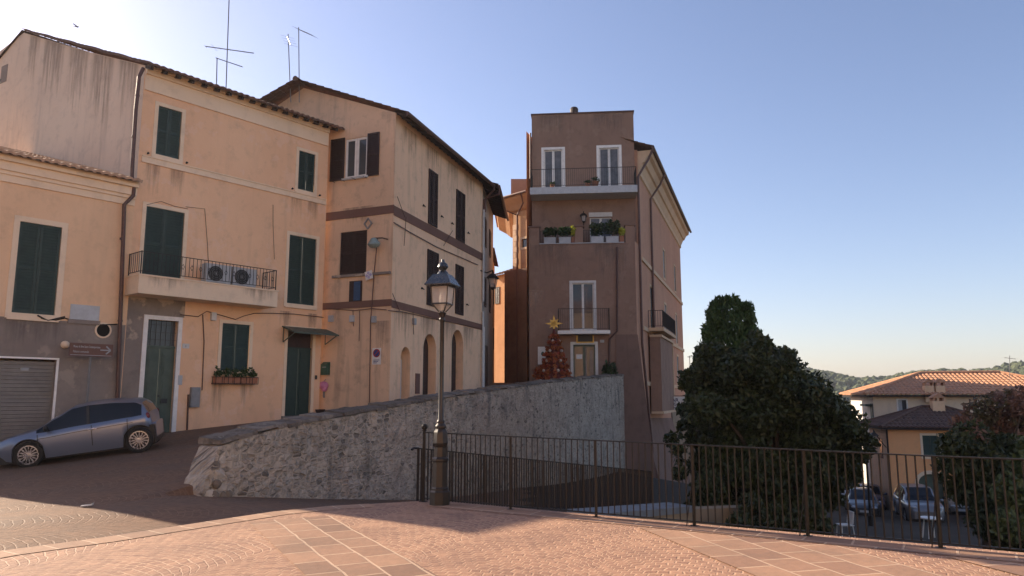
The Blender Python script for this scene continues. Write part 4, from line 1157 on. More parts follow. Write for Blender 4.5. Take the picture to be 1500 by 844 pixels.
# ------------------------------------------------------------------ water stains on the render
def stain(root, fr, u0, u1, zt, zb, d=.004, zt1=None, mat_='stainlight'):
    m = MB(); zt1 = zt if zt1 is None else zt1
    m.add([fr.P(u0, zb, d), fr.P(u1, zb, d), fr.P(u1, zt1, d), fr.P(u0, zt, d)], [(0, 1, 2, 3)], 0, [(0, 0), (1, 0), (1, 1), (0, 1)])
    m.build('water_stain', M[mat_], root, fix=False)
def gz_top(u):
    for (a, za), (b, zb) in zip(gk, gk[1:]):
        if a <= u <= b: return za + (zb - za) * (u - a) / (b - a)
    return gk[0][1]
for u0, u1, l in ((-8.4, -7.4, 2.6), (-7.2, -5.4, 2.4), (-5.2, -3.6, 3.0), (-3.5, -1.9, 3.4), (-1.7, -.3, 2.2)):
    if u0 > gk[0][0]: stain(rA, Gd, u0, u1, gz_top(u0) - .02, min(gz_top(u0), gz_top(u1)) - l, .004, gz_top(u1) - .02, 'stain')
for h in (hTL, hTR, hR1, hWG):
    stain(rA, A, h[0] - .3, h[0] + .25, h[2] - .32, h[2] - 1.7); stain(rA, A, h[1] - .3, h[1] + .25, h[2] - .32, h[2] - 1.5)
stain(rA, A, ub0 + .2, ub0 + 1.6, zt, zb + .02, bd0 + .004, None, 'stain'); stain(rA, A, ub1 - 1.5, ub1 - .1, zt, zb + .02, bd0 + .004, None, 'stainlight')
stain(rL, A, hLW[0] - .4, hLW[1] + .4, zpl - .02, zpl - 1.2, .004, None, 'stain')
# ------------------------------------------------------------------ aerials on the roofs
def aerial(label, base, top, booms, group='roof aerials', r_=.02):
    t = thing('roof_aerial', base, label, 'aerial', group)
    m = MB(); m.tube([base, top], r_, 6); m.build('mast', M['greybox'], t)
    for a, b, els in booms:
        m = MB(); m.bar(a, b, .028, .028)
        d = (b - a); nrm = Vector((d.y, -d.x, 0)).normalized()
        for f, l in els: c_ = a + d * f; m.bar(c_ - nrm * l, c_ + nrm * l, .007)
        m.build('boom', M['greybox'], t)
Ya = 27.5
eY = lambda n, l: [(i / (n - 1), l) for i in range(n)]
aerial('very tall bare mast with a long horizontal boom on the peach house roof', at_y(331, 132, Ya), at_y(336, -12, Ya), [(at_y(301, 68, Ya), at_y(372, 78, Ya), [(.0, .12), (.18, .3), (.3, .12), (.5, .1), (.8, .1)])])
aerial('short mast with one sloping boom beside the tallest mast', at_y(317, 130, Ya), at_y(318, 85, Ya), [(at_y(316.5, 85, Ya), at_y(355, 98, Ya), [(0, .08), (1, .06)])])
Yb = 30.5
aerial('leaning fish bone aerial, left of the pair on the tan house gable', at_y(426, 150, Yb), at_y(422, 50, Yb), [(at_y(421, 54, Yb), at_y(431, 74, Yb) + Vector((0, -.5, 0)), eY(4, .3))])
aerial('straight fish bone aerial by the gable ridge, right of the pair on the tan house', at_y(438.5, 150, Yb), at_y(437.5, 40, Yb), [(at_y(437, 43, Yb), at_y(462, 60, Yb) + Vector((0, -.5, 0)), eY(6, .33))])

# ------------------------------------------------------------------ tan corner house (B)
def zF(px, py): return Bf.uz(px, py)[1]
def zS(px, py): return Bs.uz(px, py)[1]
rB = thing('corner_house', Bs.P(3, 1.0), 'tan corner house with maroon bands, brown shutters and three arched doorways', 'house')
zBe = Bs.uz(576, 162)[1]
uBl = -Bf.uz(445, 128)[0]; zBr = Bf.uz(445, 129)[1]
LBs = Bs.uz(707, 300)[0]
uIn = Bf.uz(478, 300)[0]
hw = rect(Bf, 506, 205, 262, 538); hd = rect(Bf, 498, 341, 403, 537)
m = MB(); wall(m, Bf, -2 * uBl + 1.2, 0, -1, [(-2 * uBl + 1.2, zBe + .5), (-uBl, zBr), (0, zBe)], [hw, hd], .22); m.build('gable_wall', M['tan2'], rB)
def arect(xl, yt, yb, xr):
    ym = yb - 10; ua = Bs.uz(xl, ym)[0]; ub = Bs.uz(xr, ym)[0]
    return (ua, ub, gz(*Bs.P((ua + ub) / 2, 0, .3)[:2]) + .05, Bs.uz((xl + xr) / 2, yt)[1])
arches = [arect(586, 508, 590, 600), arect(619, 489, 585, 638), arect(661, 483, 577, 678)]
m = MB(); wall(m, Bs, 0, LBs, -1, zBe, arches, .45)
for ua, ub, za, zb in arches:      # spandrels turn the square heads into round arches
    r_ = (ub - ua) / 2; uc = (ua + ub) / 2; rz = min(r_ * 1.0, .9)
    for sgn in (-1, 1):
        arc = [(uc + sgn * r_ * math.cos(t), zb - rz + rz * math.sin(t)) for t in [PI / 2 * i / 8 for i in range(9)]]
        for (a0, z0), (a1, z1) in zip(arc, arc[1:]):
            m.quad(Bs.P(a0, z0), Bs.P(a1, z1), Bs.P(a1, zb), Bs.P(a0, zb)); m.quad(Bs.P(a0, z0), Bs.P(a1, z1), Bs.P(a1, z1, -.45), Bs.P(a0, z0, -.45))
m.build('side_wall', M['tan'], rB)
for i, (ua, ub, za, zb) in enumerate(arches):
    q = MB(); um = (ua + ub) / 2
    if i == 0:
        q.fbox(Bs, ua, ub, za, zb - .5, -.44, -.38); q.fbox(Bs, ua, ub, zb - .5, zb, -.43, -.41)
        o = q.build('arched_door', M['white'], rB); g = MB(); g.fbox(Bs, ua + .12, ub - .12, za + .15, zb - .75, -.38, -.37); g.fbox(Bs, ua + .03, ub - .03, zb - .45, zb - .02, -.41, -.405); g.build('pane', M['glass'], o)
    else:
        for x0, x1 in ((ua, um - .008), (um + .008, ub)):
            q.fbox(Bs, x0, x1, za, zb, -.45, -.38)
            for z0 in (za + .15, za + 1.2): q.fbox(Bs, x0 + .1, x1 - .1, z0, z0 + .9, -.38, -.36)
        q.build('arched_door', M['brown'], rB)
# roof of B
vB1 = (Bf.P(-uBl, zBr) - Bf.P(0, zBe)); vB1 = (vB1 - Bs.U * vB1.dot(Bs.U)); lB = vB1.length; vB1.normalize()
ov = .6
m = MB(); tiles(m, Bs.P(-.09, zBe + .12) - vB1 * ov, Bs.U, vB1, LBs + .3, lB + ov, .24, .055, .42)
vB2 = Vector((-Bs.n[0], -Bs.n[1], 0)) * math.hypot(vB1.x, vB1.y) - Z * vB1.z
rid = Bs.P(-.09, zBe + .12) + vB1 * lB
tiles(m, rid + vB2 * lB, Bs.U, -vB2, LBs + .3, lB, .24, .055, .42)
m.build('roof_tiles', M['tiledark'], rB)
m = MB(); m.tube([rid - Bs.U * .03 + Z * .03, rid + Bs.U * (LBs + .3) + Z * .03], .12, 10); m.build('ridge_tiles', M['tiledark'], rB)
m = MB(); m.quad(Bs.P(-.2, zBe + .09), Bs.P(LBs + .05, zBe + .09), Bs.P(LBs + .05, zBe + .09) - vB1 * (ov - .03), Bs.P(-.2, zBe + .09) - vB1 * (ov - .03)); m.build('soffit', M['eavewood'], rB)
m = MB()
for i in range(22): u = .1 + (LBs - .2) * i / 21; m.bar(Bs.P(u, zBe + .02) + vB1 * .1, Bs.P(u, zBe + .02) - vB1 * (ov - .1), .09, .11)
m.build('rafter_ends', M['eavewood'], rB)
g0 = Bs.P(-.2, zBe + .08) - vB1 * (ov + .06); 
m = MB(); m.tube([g0, g0 + Bs.U * (LBs + .3)], .085, 8); ge = g0 + Bs.U * (LBs + .25)
m.tube([ge, ge - Z * .25, Bs.P(LBs + .02, zBe - .9, .14), Bs.P(LBs + .02, zBe - 1.6, .14)], .055, 8)
m.build('gutter', M['pipe'], rB)
m = MB(); m.tube([Bs.P(LBs - .1, zBe - 1.5, .1), Bs.P(LBs - .1, zS(700, 440), .1)], .055, 8); m.tube([Bs.P(LBs - .12, zS(700, 455), .1), Bs.P(LBs - .12, 2, .1)], .055, 8); m.build('downpipe', M['acwhite'], rB)
# bands
for fr, u0, u1, (xa, ya, yb), (xc, yc, yd) in ((Bf, uIn, .03, (570, 301, 313), (560, 439, 449)), (Bs, .0, LBs, (580, 303, 317), (575, 440, 451))):
    m = MB(); z1, z0 = fr.uz(xa, ya)[1], fr.uz(xa, yb)[1]; m.fbox(fr, u0, u1, z0, z1, 0.004, .035); m.build('band', M['band'], rB); m = MB()
    z1, z0 = fr.uz(xc, yc)[1], fr.uz(xc, yd)[1]; m.fbox(fr, u0, u1, z0, z1, 0.004, .035); m.build('band', M['band'], rB)
# open window on the gable with its brown leaves folded back
q = MB(); ua, ub, za, zb = hw; um = (ua + ub) / 2
for a, b in ((ua, um - .01), (um + .01, ub)):
    q.fbox(Bf, a, a + .09, za, zb, -.1, -.03); q.fbox(Bf, b - .09, b, za, zb, -.1, -.03); q.fbox(Bf, a + .09, b - .09, za, za + .09, -.1, -.035); q.fbox(Bf, a + .09, b - .09, zb - .09, zb, -.1, -.035)
q.fbox(Bf, ua - .1, ub + .1, za - .09, za - .003, -.1, .1)
o = q.build('window_frame', M['white'], rB)
q = MB(); q.fbox(Bf, ua, ub, za, zb, -.085, -.07); q.build('pane', M['glass'], o)
q = MB(); q.fbox(Bf, ua + .12, um - .1, za + .1, zb - .1, -.16, -.15); q.build('curtain', M['curtain'], o)
for x0, x1 in ((Bf.uz(485, 235)[0], ua - .02), (ub + .02, Bf.uz(556, 235)[0])):
    q = MB(); slats(q, Bf, x0, x1, za - .05, zb + .08, .07, leaves=1); q.build('shutter', M['brown'], o)
q = MB()
for d_ in (.18, .3): q.bar(Bf.P(ua - .55, za - .1, d_), Bf.P(ub + .1, za - .1, d_), .012)
for x in (ua - .5, ua, um, ub): q.bar(Bf.P(x, za - .1, .0), Bf.P(x, za - .1, .3), .014)
q.build('clothes_rack', M['iron'], o)
s_ = MB(); slats(s_, Bf, hd[0], hd[1], hd[2], hd[3], -.03); s_.build('shutter', M['brown'], rB)
m = MB(); m.fbox(Bf, hd[0] - .3, -.05, hd[2] - .12, hd[2] - .02, .004, .1); m.build('sill', M['bare'], rB)
# boarded niche with a blue panel beneath
u0, z0 = Bf.uz(512, 443); u1, z1 = Bf.uz(531, 411)
m = MB(); m.fbox(Bf, u0, u1, z0 + .02, z1, 0, .05); o = m.build('cabinet_door', M['brown'], rB)
M['bluecloth'] = plain('blue cloth', (.05, .1, .2), (.04, .075, .14), .8, 0, .2, 8)
m = MB(); um = u0 + (u1 - u0) * .4; m.fbox(Bf, um, u1 - .05, z0 + .05, z1 - .04, .05, .075); m.build('blue_panel', M['bluecloth'], o)
for (xl, yt, yb, xr), nm in (((627, 251, 331, 640), 0), ((667.5, 281, 354, 680), 0), ((625, 368, 449, 641), 0), ((666.5, 389, 461, 678), 0)):
    ua = Bs.uz(xl, (yt + yb) / 2)[0]; ub = Bs.uz(xr, (yt + yb) / 2)[0]; za = Bs.uz((xl + xr) / 2, yb)[1]; zb = Bs.uz((xl + xr) / 2, yt)[1]
    m = MB(); slats(m, Bs, ua, ub, za, zb, .06, .055); m.build('shutter', M['brown'], rB)
    for u in (ua - .55, ub + .5):
        m = MB(); m.bar(Bs.P(u, (za + zb) / 2 - .6, -.02), Bs.P(u, (za + zb) / 2 - .6, .08), .03, .06); m.bar(Bs.P(u - .12, (za + zb) / 2 - .57, .08), Bs.P(u + .12, (za + zb) / 2 - .63, .08), .03); m.build('shutter_hook', M['iron'], rB)
m = MB(); u, z = Bs.uz(611, 562); m.fbox(Bs, u - .2, u + .2, z - .42, z + .42, .0, .04); m.build('notice_board', M['band'], rB)
m = pxtube(Bf, [(478, 452), (520, 455), (545, 452), (566, 454)], .018, .04); pxtube(Bs, [(569, 455), (590, 457), (640, 468), (700, 480)], .018, .04, m)
pxtube(Bs, [(577, 326), (600, 340), (640, 362), (700, 388)], .02, .06, m); pxtube(Bf, [(553, 350), (548, 400), (543, 470), (541, 590)], .02, .06, m)
for a, b in (((582, 288), (593, 318)), ((595, 318), (592, 360)), ((650, 360), (663, 338)), ((575, 430), (585, 455)), ((605, 457), (606, 490)), ((517, 455), (518, 478)), ((527, 455), (526, 500))): pxtube(Bs if a[0] > 570 else Bf, [a, b], .014, .07, m)
m.build('wall_cable', M['pipe'], rB)
for fr, x, y in ((Bs, 605, 470), (Bf, 517, 466), (Bf, 549, 467), (Bf, 486, 466)):
    m = MB(); u, z = fr.uz(x, y); m.fbox(fr, u - .09, u + .09, z - .16, z + .1, 0, .12); m.build('junction_box', M['acwhite'], rB)
stain(rB, Bf, ub - .1, ub + .5, za - .12, za - 1.2, .004, None, 'stain'); stain(rB, Bf, ua - .9, ua - .2, za - .15, za - 1.3)
ub_, zb_ = Bf.uz(560, 470); stain(rB, Bf, -.75, -.02, zb_, zb_ - 3.6, .004, None, 'stain')
stain(rB, Bf, hd[0] - .1, hd[1] + .4, hd[3] + 1.0, hd[3] + .02, .004, None, 'stain')
for k in range(4): stain(rB, Bs, .5 + 2.4 * k, 2.2 + 2.4 * k, zBe - .25, zBe - 2.0)
for k in range(4): stain(rB, Bs, .2 + 2.5 * k, 1.9 + 2.5 * k, Bs.uz(575, 452)[1], Bs.uz(575, 452)[1] - 1.6)
# floodlight on the corner
fu, fz = Bf.uz(557, 356)
r = thing('flood_light', Bf.P(fu, fz, .0), 'pale green street projector on an arm at the tan house corner', 'wall lamp')
m = MB(); m.tube([Bf.P(fu + .35, fz + .12, 0), Bf.P(fu + .3, fz + .12, .3), Bf.P(fu - .1, fz + .12, .4)], .025, 8); m.tube([Bf.P(fu - .32, fz + .02, .0), Bf.P(fu - .32, fz + .05, .25), Bf.P(fu - .1, fz + .12, .4)], .02, 6); m.build('arm', M['iron'], r)
M['greenglass'] = plain('pale green glass', (.2, .26, .24), (.14, .18, .17), .2, 0, .6, 8)
m = MB(); m.lathe(Bf.P(fu, fz - .12, .42), [(.05, .25), (.1, .22), (.26, .02), (.25, -.02), (.18, -.12), (.08, -.16)][::-1], 14, 0, (Bf.N * .25 + Z * .97)); m.build('lamp_head', M['greenglass'], r, True)
# small square dish/mirror, sign, mailbox, bag
fu, fz = Bf.uz(543, 404)
r = thing('warning_sign', Bf.P(fu, fz, .1), 'small tilted white and lilac square sign on the pipe below the projector', 'sign')
M['lilac'] = plain('lilac paint', (.42, .38, .6), (.35, .32, .5), .5, 0, .3, 8)
m = MB(); t_ = math.radians(12); ux_ = Bf.U * math.cos(t_) + Z * math.sin(t_); uz_ = -Bf.U * math.sin(t_) + Z * math.cos(t_)
m.obox(Bf.P(fu, fz, .13), ux_ * .17, Bf.N * .012, uz_ * .17); o = m.build('panel', M['white'], r)
m = MB()
for sx, sy in ((-1, 0), (1, 0), (0, 1), (0, -1)): m.obox(Bf.P(fu, fz, .145) + ux_ * .09 * sx + uz_ * .09 * sy, (ux_ + uz_) * .035, Bf.N * .004, (ux_ - uz_) * .035)
m.build('pattern', M['lilac'], o)
fu, fz = Bf.uz(540, 328)
m = MB(); e_ = .17
for a, b in (((0, e_ * 1.3), (e_, 0)), ((e_, 0), (0, -e_ * 1.3)), ((0, -e_ * 1.3), (-e_, 0)), ((-e_, 0), (0, e_ * 1.3))): m.bar(Bf.P(fu + a[0], fz + a[1], .05), Bf.P(fu + b[0], fz + b[1], .05), .05)
for k in (-1, 1): m.bar(Bf.P(fu + e_ * k, fz, -.02), Bf.P(fu + e_ * k, fz, .06), .04)
m.build('diamond_bracket', M['greybox'], rB)
fu, fz = Bf.uz(552, 522)
r = thing('parking_sign', Bf.P(fu, fz, 0), 'white no parking sign with a red and blue disc on the tan wall', 'sign')
m = MB(); m.fbox(Bf, fu - .2, fu + .2, fz - .32, fz + .32, .01, .025); o = m.build('panel', M['white'], r)
M['signblue'] = plain('sign blue', (.04, .06, .22), None, .5, 0, .3, 8); M['signred'] = plain('sign red', (.4, .03, .03), None, .5, 0, .3, 8)
c_ = Bf.P(fu, fz + .12, .025)
m = MB(); m.lathe(c_, [(.165, 0), (.165, .004), (.0, .004)], 24, 0, Bf.N); m.bar(c_ + Bf.N * .012 + (Bf.U + Z) * .1, c_ + Bf.N * .012 - (Bf.U + Z) * .1, .004, .03); m.build('red_ring', M['signred'], o)
m = MB(); m.lathe(c_, [(.125, .004), (.125, .008), (.0, .008)], 24, 0, Bf.N); m.build('blue_disc', M['signblue'], o)
m = MB()
for k in range(3): m.fbox(Bf, fu - .14, fu + .14 - .05 * k, fz - .16 - .055 * k, fz - .135 - .055 * k, .025, .028)
m.build('small_print', M['signblue'], o)
M['mailgreen'] = plain('mailbox green', (.02, .085, .055), (.015, .06, .04), .4, 0, .5, 6)
fu, fz = Bf.uz(474, 540)
fu2, fz2 = A.uz(473, 540); fu2 = min(fu2, uA1 - .25)
u_ = uIn + .32
r = thing('mailbox', Bf.P(u_, fz, 0), 'small dark green mailbox on the wall beside the right hand green door', 'mailbox')
m = MB(); P = Bf.P
m.prism([P(u_ - .17, fz - .26, .0), P(u_ - .17, fz - .26, .16), P(u_ - .17, fz + .16, .16), P(u_ - .17, fz + .26, .0)], Bf.U * .34); o = m.build('box', M['mailgreen'], r)
m = MB(); m.fbox(Bf, u_ - .09, u_ + .09, fz + .04, fz + .06, .155, .165); m.build('slot', M['acwhite'], o)
M['pinkbag'] = plain('pink plastic', (.55, .2, .32), (.42, .15, .25), .45, 0, .4, 12)
fz3 = Bf.uz(474, 565)[1]
r = thing('hanging_bag', Bf.P(u_ - .05, fz3, 0), 'pink bag hanging on the wall below the green mailbox', 'bag')
m = MB(); m.sphere(P(u_ - .03, fz3, .12), .2, 12, 8, 0, (1, .6, .85)); m.sphere(P(u_ + .02, fz3 - .12, .13), .13, 10, 7, 0, (1, .6, 1)); m.build('sack', M['pinkbag'], r, True)
m = MB(); m.bar(P(u_ - .03, fz3 + .16, .1), P(u_ - .03, fz3 + .26, -.01), .02); m.bar(P(u_ - .02, fz3 - .2, .1), P(u_ - .03, fz3 - .48, .06), .07, .05); m.build('strap', M['greybox'], r)
gzz = gz(*Bf.P(u_, 0, .3)[:2])
r = thing('plant_pot', Bf.P(u_, gzz, .3), 'dark square plant pot on the ground under the mailbox', 'plant pot')
m = MB(); zz = Bf.uz(474, 605, .3)[1]; m.lathe(Bf.P(u_, gzz - .02, .3), [(.17, 0), (.24, zz - gzz + .12), (.24, zz - gzz + .16), (.2, zz - gzz + .16), (.19, zz - gzz + .1)], 4, 0, None, .9); m.build('pot', M['brown'], r)

# ------------------------------------------------------------------ grey lane house (C) and orange houses beyond
Cf = Fr((Bs.P(LBs, 0).x - .06, Bs.P(LBs, 0).y + .12), (.057, 1))
zCe = Cf.uz(713, 287)[1]; LC = 7.6
rC = thing('lane_house', Cf.P(3, 1.5), 'narrow grey rendered house with dark overhanging eave behind the tan corner house', 'house')
hC = []
m = MB(); wall(m, Cf, 0, LC, -1, zCe)
e0, e1 = Cf.P(0, 0), Cf.P(LC, 0); bk = Vector((-Cf.n[0], -Cf.n[1], 0)) * 7
m.quad(Vector((e1.x, e1.y, -1)), Vector((e1.x, e1.y, zCe)), Vector((e1.x, e1.y, zCe)) + bk + Z * 2, Vector((e1.x, e1.y, -1)) + bk)
m.quad(Vector((e0.x, e0.y, -1)), Vector((e0.x, e0.y, zCe)), Vector((e0.x, e0.y, zCe)) + bk + Z * 2, Vector((e0.x, e0.y, -1)) + bk)
m.build('front_wall', M['grey'], rC)
vC = (Vector((-Cf.n[0], -Cf.n[1], .36))).normalized()
m = MB(); tiles(m, Cf.P(-.0, zCe + .1) - vC * .95, Cf.U, vC, LC + .2, 7.6, .24, .055, .42); m.build('roof_tiles', M['tiledark'], rC)
m = MB(); m.quad(Cf.P(0, zCe + .05), Cf.P(LC + .1, zCe + .05), Cf.P(LC + .1, zCe + .05) - vC * .9, Cf.P(0, zCe + .05) - vC * .9)
for i in range(14): u = .2 + LC * i / 14; m.bar(Cf.P(u, zCe) + vC * .1, Cf.P(u, zCe) - vC * .85, .09, .1)
m.build('eave_timbers', M['eavewood'], rC)
g0 = Cf.P(0, zCe + .05) - vC * 1.0
m = MB(); m.tube([g0, g0 + Cf.U * (LC + .2)], .08, 8); m.tube([g0 + Cf.U * .15, g0 + Cf.U * .15 - Z * .4, Cf.P(.15, zCe - 1.0, .1), Cf.P(.15, zCe - 2.2, .1)], .05, 8); m.build('gutter', M['pipe'], rC)
for z, uu in ((zCe - 3.2, 1.6), (zCe - 3.2, 4.6), (zCe - 6.6, 1.6), (zCe - 6.6, 4.6)):
    m = MB(); slats(m, Cf, uu, uu + .9, z, z + 1.6, .06); m.build('shutter', M['brown'], rC)
m = MB(); m.fbox(Cf, 2.6, 3.7, 0, 4.4, .0, .05); m.build('door', M['brown'], rC)
m = MB(); m.tube([Cf.P(.6, 1.2, .09), Cf.P(.6, Cf.uz(707, 480)[1], .09)], .06, 8); m.build('white_pipe', M['white'], rC)
# wall lantern in the lane
def wall_lantern(c, arm_from, label, s_=1.0, group=None):
    r = thing('wall_lantern', arm_from, label, 'wall lamp', group)
    m = MB(); m.tube([arm_from, (Vector(arm_from) + c) / 2 + Z * .12 * s_, Vector(c) + Z * .42 * s_], .025 * s_, 6); m.build('bracket', M['iron'], r)
    m = MB(); m.lathe(c, [(.13 * s_, -.24 * s_), (.2 * s_, .1 * s_)], 4, 0, None, .6); m.build('glass', M['lampglass'], r)
    m = MB(); m.lathe(c, [(.3 * s_, .1 * s_), (.3 * s_, .12 * s_), (.14 * s_, .26 * s_), (.05 * s_, .3 * s_), (.04 * s_, .4 * s_)], 4, 0, None, .6)
    for k in range(4):
        a = .6 + k * PI / 2; m.bar(Vector(c) + Vector((.13 * math.cos(a), .13 * math.sin(a), -.24)) * s_, Vector(c) + Vector((.2 * math.cos(a), .2 * math.sin(a), .1)) * s_, .025 * s_)
    m.lathe(c, [(.05 * s_, -.34 * s_), (.14 * s_, -.24 * s_)], 4, 0, None, .6)
    m.build('lantern_frame', M['iron'], r)
lc = at_y(722, 412, 40.5)
wall_lantern(lc, Bs.P(LBs - .3, lc.z + .25, 0), 'old iron lantern on a curly bracket over the narrow lane', 1.45)
# tall house added up the lane, almost hidden, to shade the orange house
Ef = Fr((-1.5, 50.2), (.02, 1.0)); zEe = 11.6
rE = thing('lane_house', Ef.P(3, 2.3), 'tall house added up the lane behind the grey one to shade the orange house', 'house')
m = MB(); wall(m, Ef, 0, 7, 0, zEe); e0, e1 = Ef.P(0, 0), Ef.P(7, 0); bk = Vector((-8, 0, 0))
m.quad(e0, e0 + Z * zEe, e0 + bk + Z * (zEe + 2), e0 + bk); m.quad(e1, e1 + Z * zEe, e1 + bk + Z * (zEe + 2), e1 + bk); m.build('walls', M['orange'], rE)
vE = Vector((-1, 0, .25)).normalized(); m = MB(); tiles(m, Ef.P(-.2, zEe + .1) - vE * .3, Ef.U, vE, 7.4, 8, .24, .055, .42); m.build('roof_tiles', M['tiledark'], rE)
for u, z in ((1.5, 8.4), (4.5, 8.4), (1.5, 5.0), (4.5, 5.0)): m = MB(); slats(m, Ef, u, u + .9, z, z + 1.6, .06); m.build('shutter', M['brown'], rE)
# orange house closing the lane
D0 = Vector((-1.47, 61, 0)); D1 = Vector((-.12, 59.3, 0))
Df = Fr((D0.x, D0.y), (D1.x - D0.x, D1.y - D0.y)); LDd = (D1 - D0).length
zDe = Df.uz(735, 402)[1]
rD = thing('lane_end_house', Df.P(.6, 2.4), 'sunlit orange house at the end of the narrow lane', 'house')
bk = Vector((1.0, 5.5, 0))
m = MB(); wall(m, Df, 0, LDd, 0, zDe)
m.quad(Vector((D1.x, D1.y, 0)), Vector((D1.x, D1.y, zDe)), Vector((D1.x, D1.y, zDe)) + bk, Vector((D1.x, D1.y, 0)) + bk); m.build('walls', M['orange'], rD)
vD = (Vector((-Df.n[0], -Df.n[1], .35))).normalized()
m = MB(); tiles(m, Df.P(-.3, zDe + .1) - vD * .5, Df.U, vD, LDd + .5, 3.5, .24, .05, .42); m.build('roof_tiles', M['tiledark'], rD)
m = MB(); slats(m, Df, .15, .75, zDe - 2.4, zDe - 1.0, .06); m.build('shutter', M['brown'], rD)
# ------------------------------------------------------------------ brown tower house (T)
rT = thing('tower_house', T.P(3, 2.2), 'brown tower shaped house with balconies, white framed French windows and a flat roof', 'house')
uT0 = T.uz(775, 400)[0]; uT1 = TRu
zTer = T.uz(850, 357)[1]
UB = -1.5
hF1 = rect(T, 838, 415, 484, 870); hG1 = rect(T, 840, 505, 560, 872)
hG1 = (hG1[0], hG1[1], gz(*T.P(hG1[0], 0, .3)[:2]) + .1, hG1[3])
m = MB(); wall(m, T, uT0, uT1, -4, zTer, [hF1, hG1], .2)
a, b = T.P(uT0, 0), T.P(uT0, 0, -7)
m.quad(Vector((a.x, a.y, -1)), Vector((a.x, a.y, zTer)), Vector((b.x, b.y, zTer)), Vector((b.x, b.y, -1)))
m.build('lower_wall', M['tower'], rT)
m = MB(); m.fbox(T, uT0, uT1, zTer - .2, zTer - .004, -7, -.004); m.build('terrace_floor', M['coping'], rT)
uq0 = T.uz(779, 220, UB)[0]; uq1 = T.uz(929, 220, UB)[0]; zTop0 = T.uz(779, 169, UB)[1]; zTop1 = T.uz(926, 164, UB)[1]; zTop = (zTop0 + zTop1) / 2
hW2 = rect(T, 864, 319, 350, 896, UB); hW2 = (hW2[0], hW2[1], zTer + .02, hW2[3])
zB3 = T.uz(850, 273.5, -.1)[1]
hU1 = rect(T, 797, 220, 272, 824, UB); hU2 = rect(T, 878, 217, 272, 907, UB)
hU1 = (hU1[0], hU1[1], zB3, hU1[3]); hU2 = (hU2[0], hU2[1], zB3, hU2[3])
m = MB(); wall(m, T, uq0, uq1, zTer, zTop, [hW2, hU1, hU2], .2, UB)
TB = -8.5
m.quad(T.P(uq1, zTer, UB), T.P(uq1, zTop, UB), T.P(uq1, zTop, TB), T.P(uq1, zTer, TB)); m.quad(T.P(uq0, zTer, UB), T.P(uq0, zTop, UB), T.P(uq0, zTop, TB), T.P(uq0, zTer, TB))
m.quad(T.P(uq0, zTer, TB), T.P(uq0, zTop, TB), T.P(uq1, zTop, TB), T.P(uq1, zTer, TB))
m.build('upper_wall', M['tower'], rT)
m = MB(); m.fbox(T, uq0 - .05, uq1 + .05, zTop, zTop + .08, TB - .05, UB + .06); o = m.build('flat_roof', M['pipe'], rT)
m = MB(); cu_, cz_ = T.uz(841, 160, -4); m.fbox(T, cu_ - .25, cu_ + .25, zTop + .08, zTop + .55, -4.3, -3.7); m.lathe(T.P(cu_, zTop + .55, -4), [(.3, 0), (.3, .35), (.25, .4), (.27, .75), (.2, .85)], 12); m.build('chimney', M['brown'], o)
# terrace parapet: pillars with caps and planter gaps
zPp = T.uz(850, 332)[1]
for xa, xb in ((775, 790), (842, 854), (916, 931)):
    a, b = T.uz(xa, 345)[0], T.uz(xb, 345)[0]
    b = min(b, uT1 - .01)
    m = MB(); m.fbox(T, a, b, zTer, zPp, -.4, -.002); o = m.build('parapet_pillar', M['tower'], rT); m = MB(); m.fbox(T, a - .06, b + .05, zPp, zPp + .09, -.46, .06); m.build('pillar_cap', M['towerbase'], o)
m = MB(); m.fbox(T, uT0 + .6, uT1 - .6, zTer - .003, zTer + .05, -.35, .06); m.build('parapet_ledge', M['acwhite'], rT)
for xa, xb in ((791, 842), (855, 916)):
    a, b = T.uz(xa, 345)[0], T.uz(xb, 345)[0]
    rl_ = MB(); railing(rl_, [T.P(a, zTer + .05, -.3), T.P(b, zTer + .05, -.3)], .8, .14, .014, .03, .1); rl_.build('parapet_railing', M['iron'], rT)
rnd = random.Random(5)
M['leafdark'] = leaf_mat('balcony plant leaves', (.02, .04, .014), (.05, .08, .022))
M['leafyellow'] = leaf_mat('yellow green leaves', (.35, .38, .04), (.5, .5, .06))
def planter(xa, xb, label, mat_, hh, tall=False):
    a, b = T.uz(xa, 350)[0], T.uz(xb, 350)[0]
    r = thing('planter', T.P((a + b) / 2, zTer + .05, -.08), label, 'planter', 'planters on the tower terrace')
    m = MB(); m.fbox(T, a, b, zTer + .05, zTer + .36, -.26, .02); m.fbox(T, a - .02, b + .02, zTer + .36, zTer + .4, -.28, .04); m.build('trough', M['acwhite'] if not tall else M['terracotta'], r)
    lf = MB(); leaf_cloud(lf, [(T.P(a + (b - a) * t, zTer + .5 + hh * .5, -.1), ((b - a) * .25, .22, hh * .5), 1) for t in (.15, .4, .65, .9)], 320, .13, rnd); lf.build('plants', mat_, r, fix=False)
planter(797, 814, 'pale trough of dark plants, leftmost on the tower terrace', M['leafdark'], .5)
planter(819, 836, 'pale trough of dark plants, second from the left on the tower terrace', M['leafdark'], .5)
planter(837, 841.5, 'yellow green plant by the middle terrace pillar', M['leafyellow'], .55, True)
planter(866, 884, 'pale trough with bushy plants right of the middle terrace pillar', M['leafdark'], .75)
planter(888, 906, 'pale trough with the largest dark bush, rightmost trough on the tower terrace', M['leafdark'], .9)
planter(908, 914, 'terracotta pot with upright stems by the right terrace pillar', M['leafyellow'], .35, True)
glazed_door(rT, T, hF1, M['white'], 'french_window', .14)
def deep_door(h, d):
    f = Fr(tuple(T.P(0, 0, d))[:2], T.u)
    return f
fU = deep_door(None, UB)
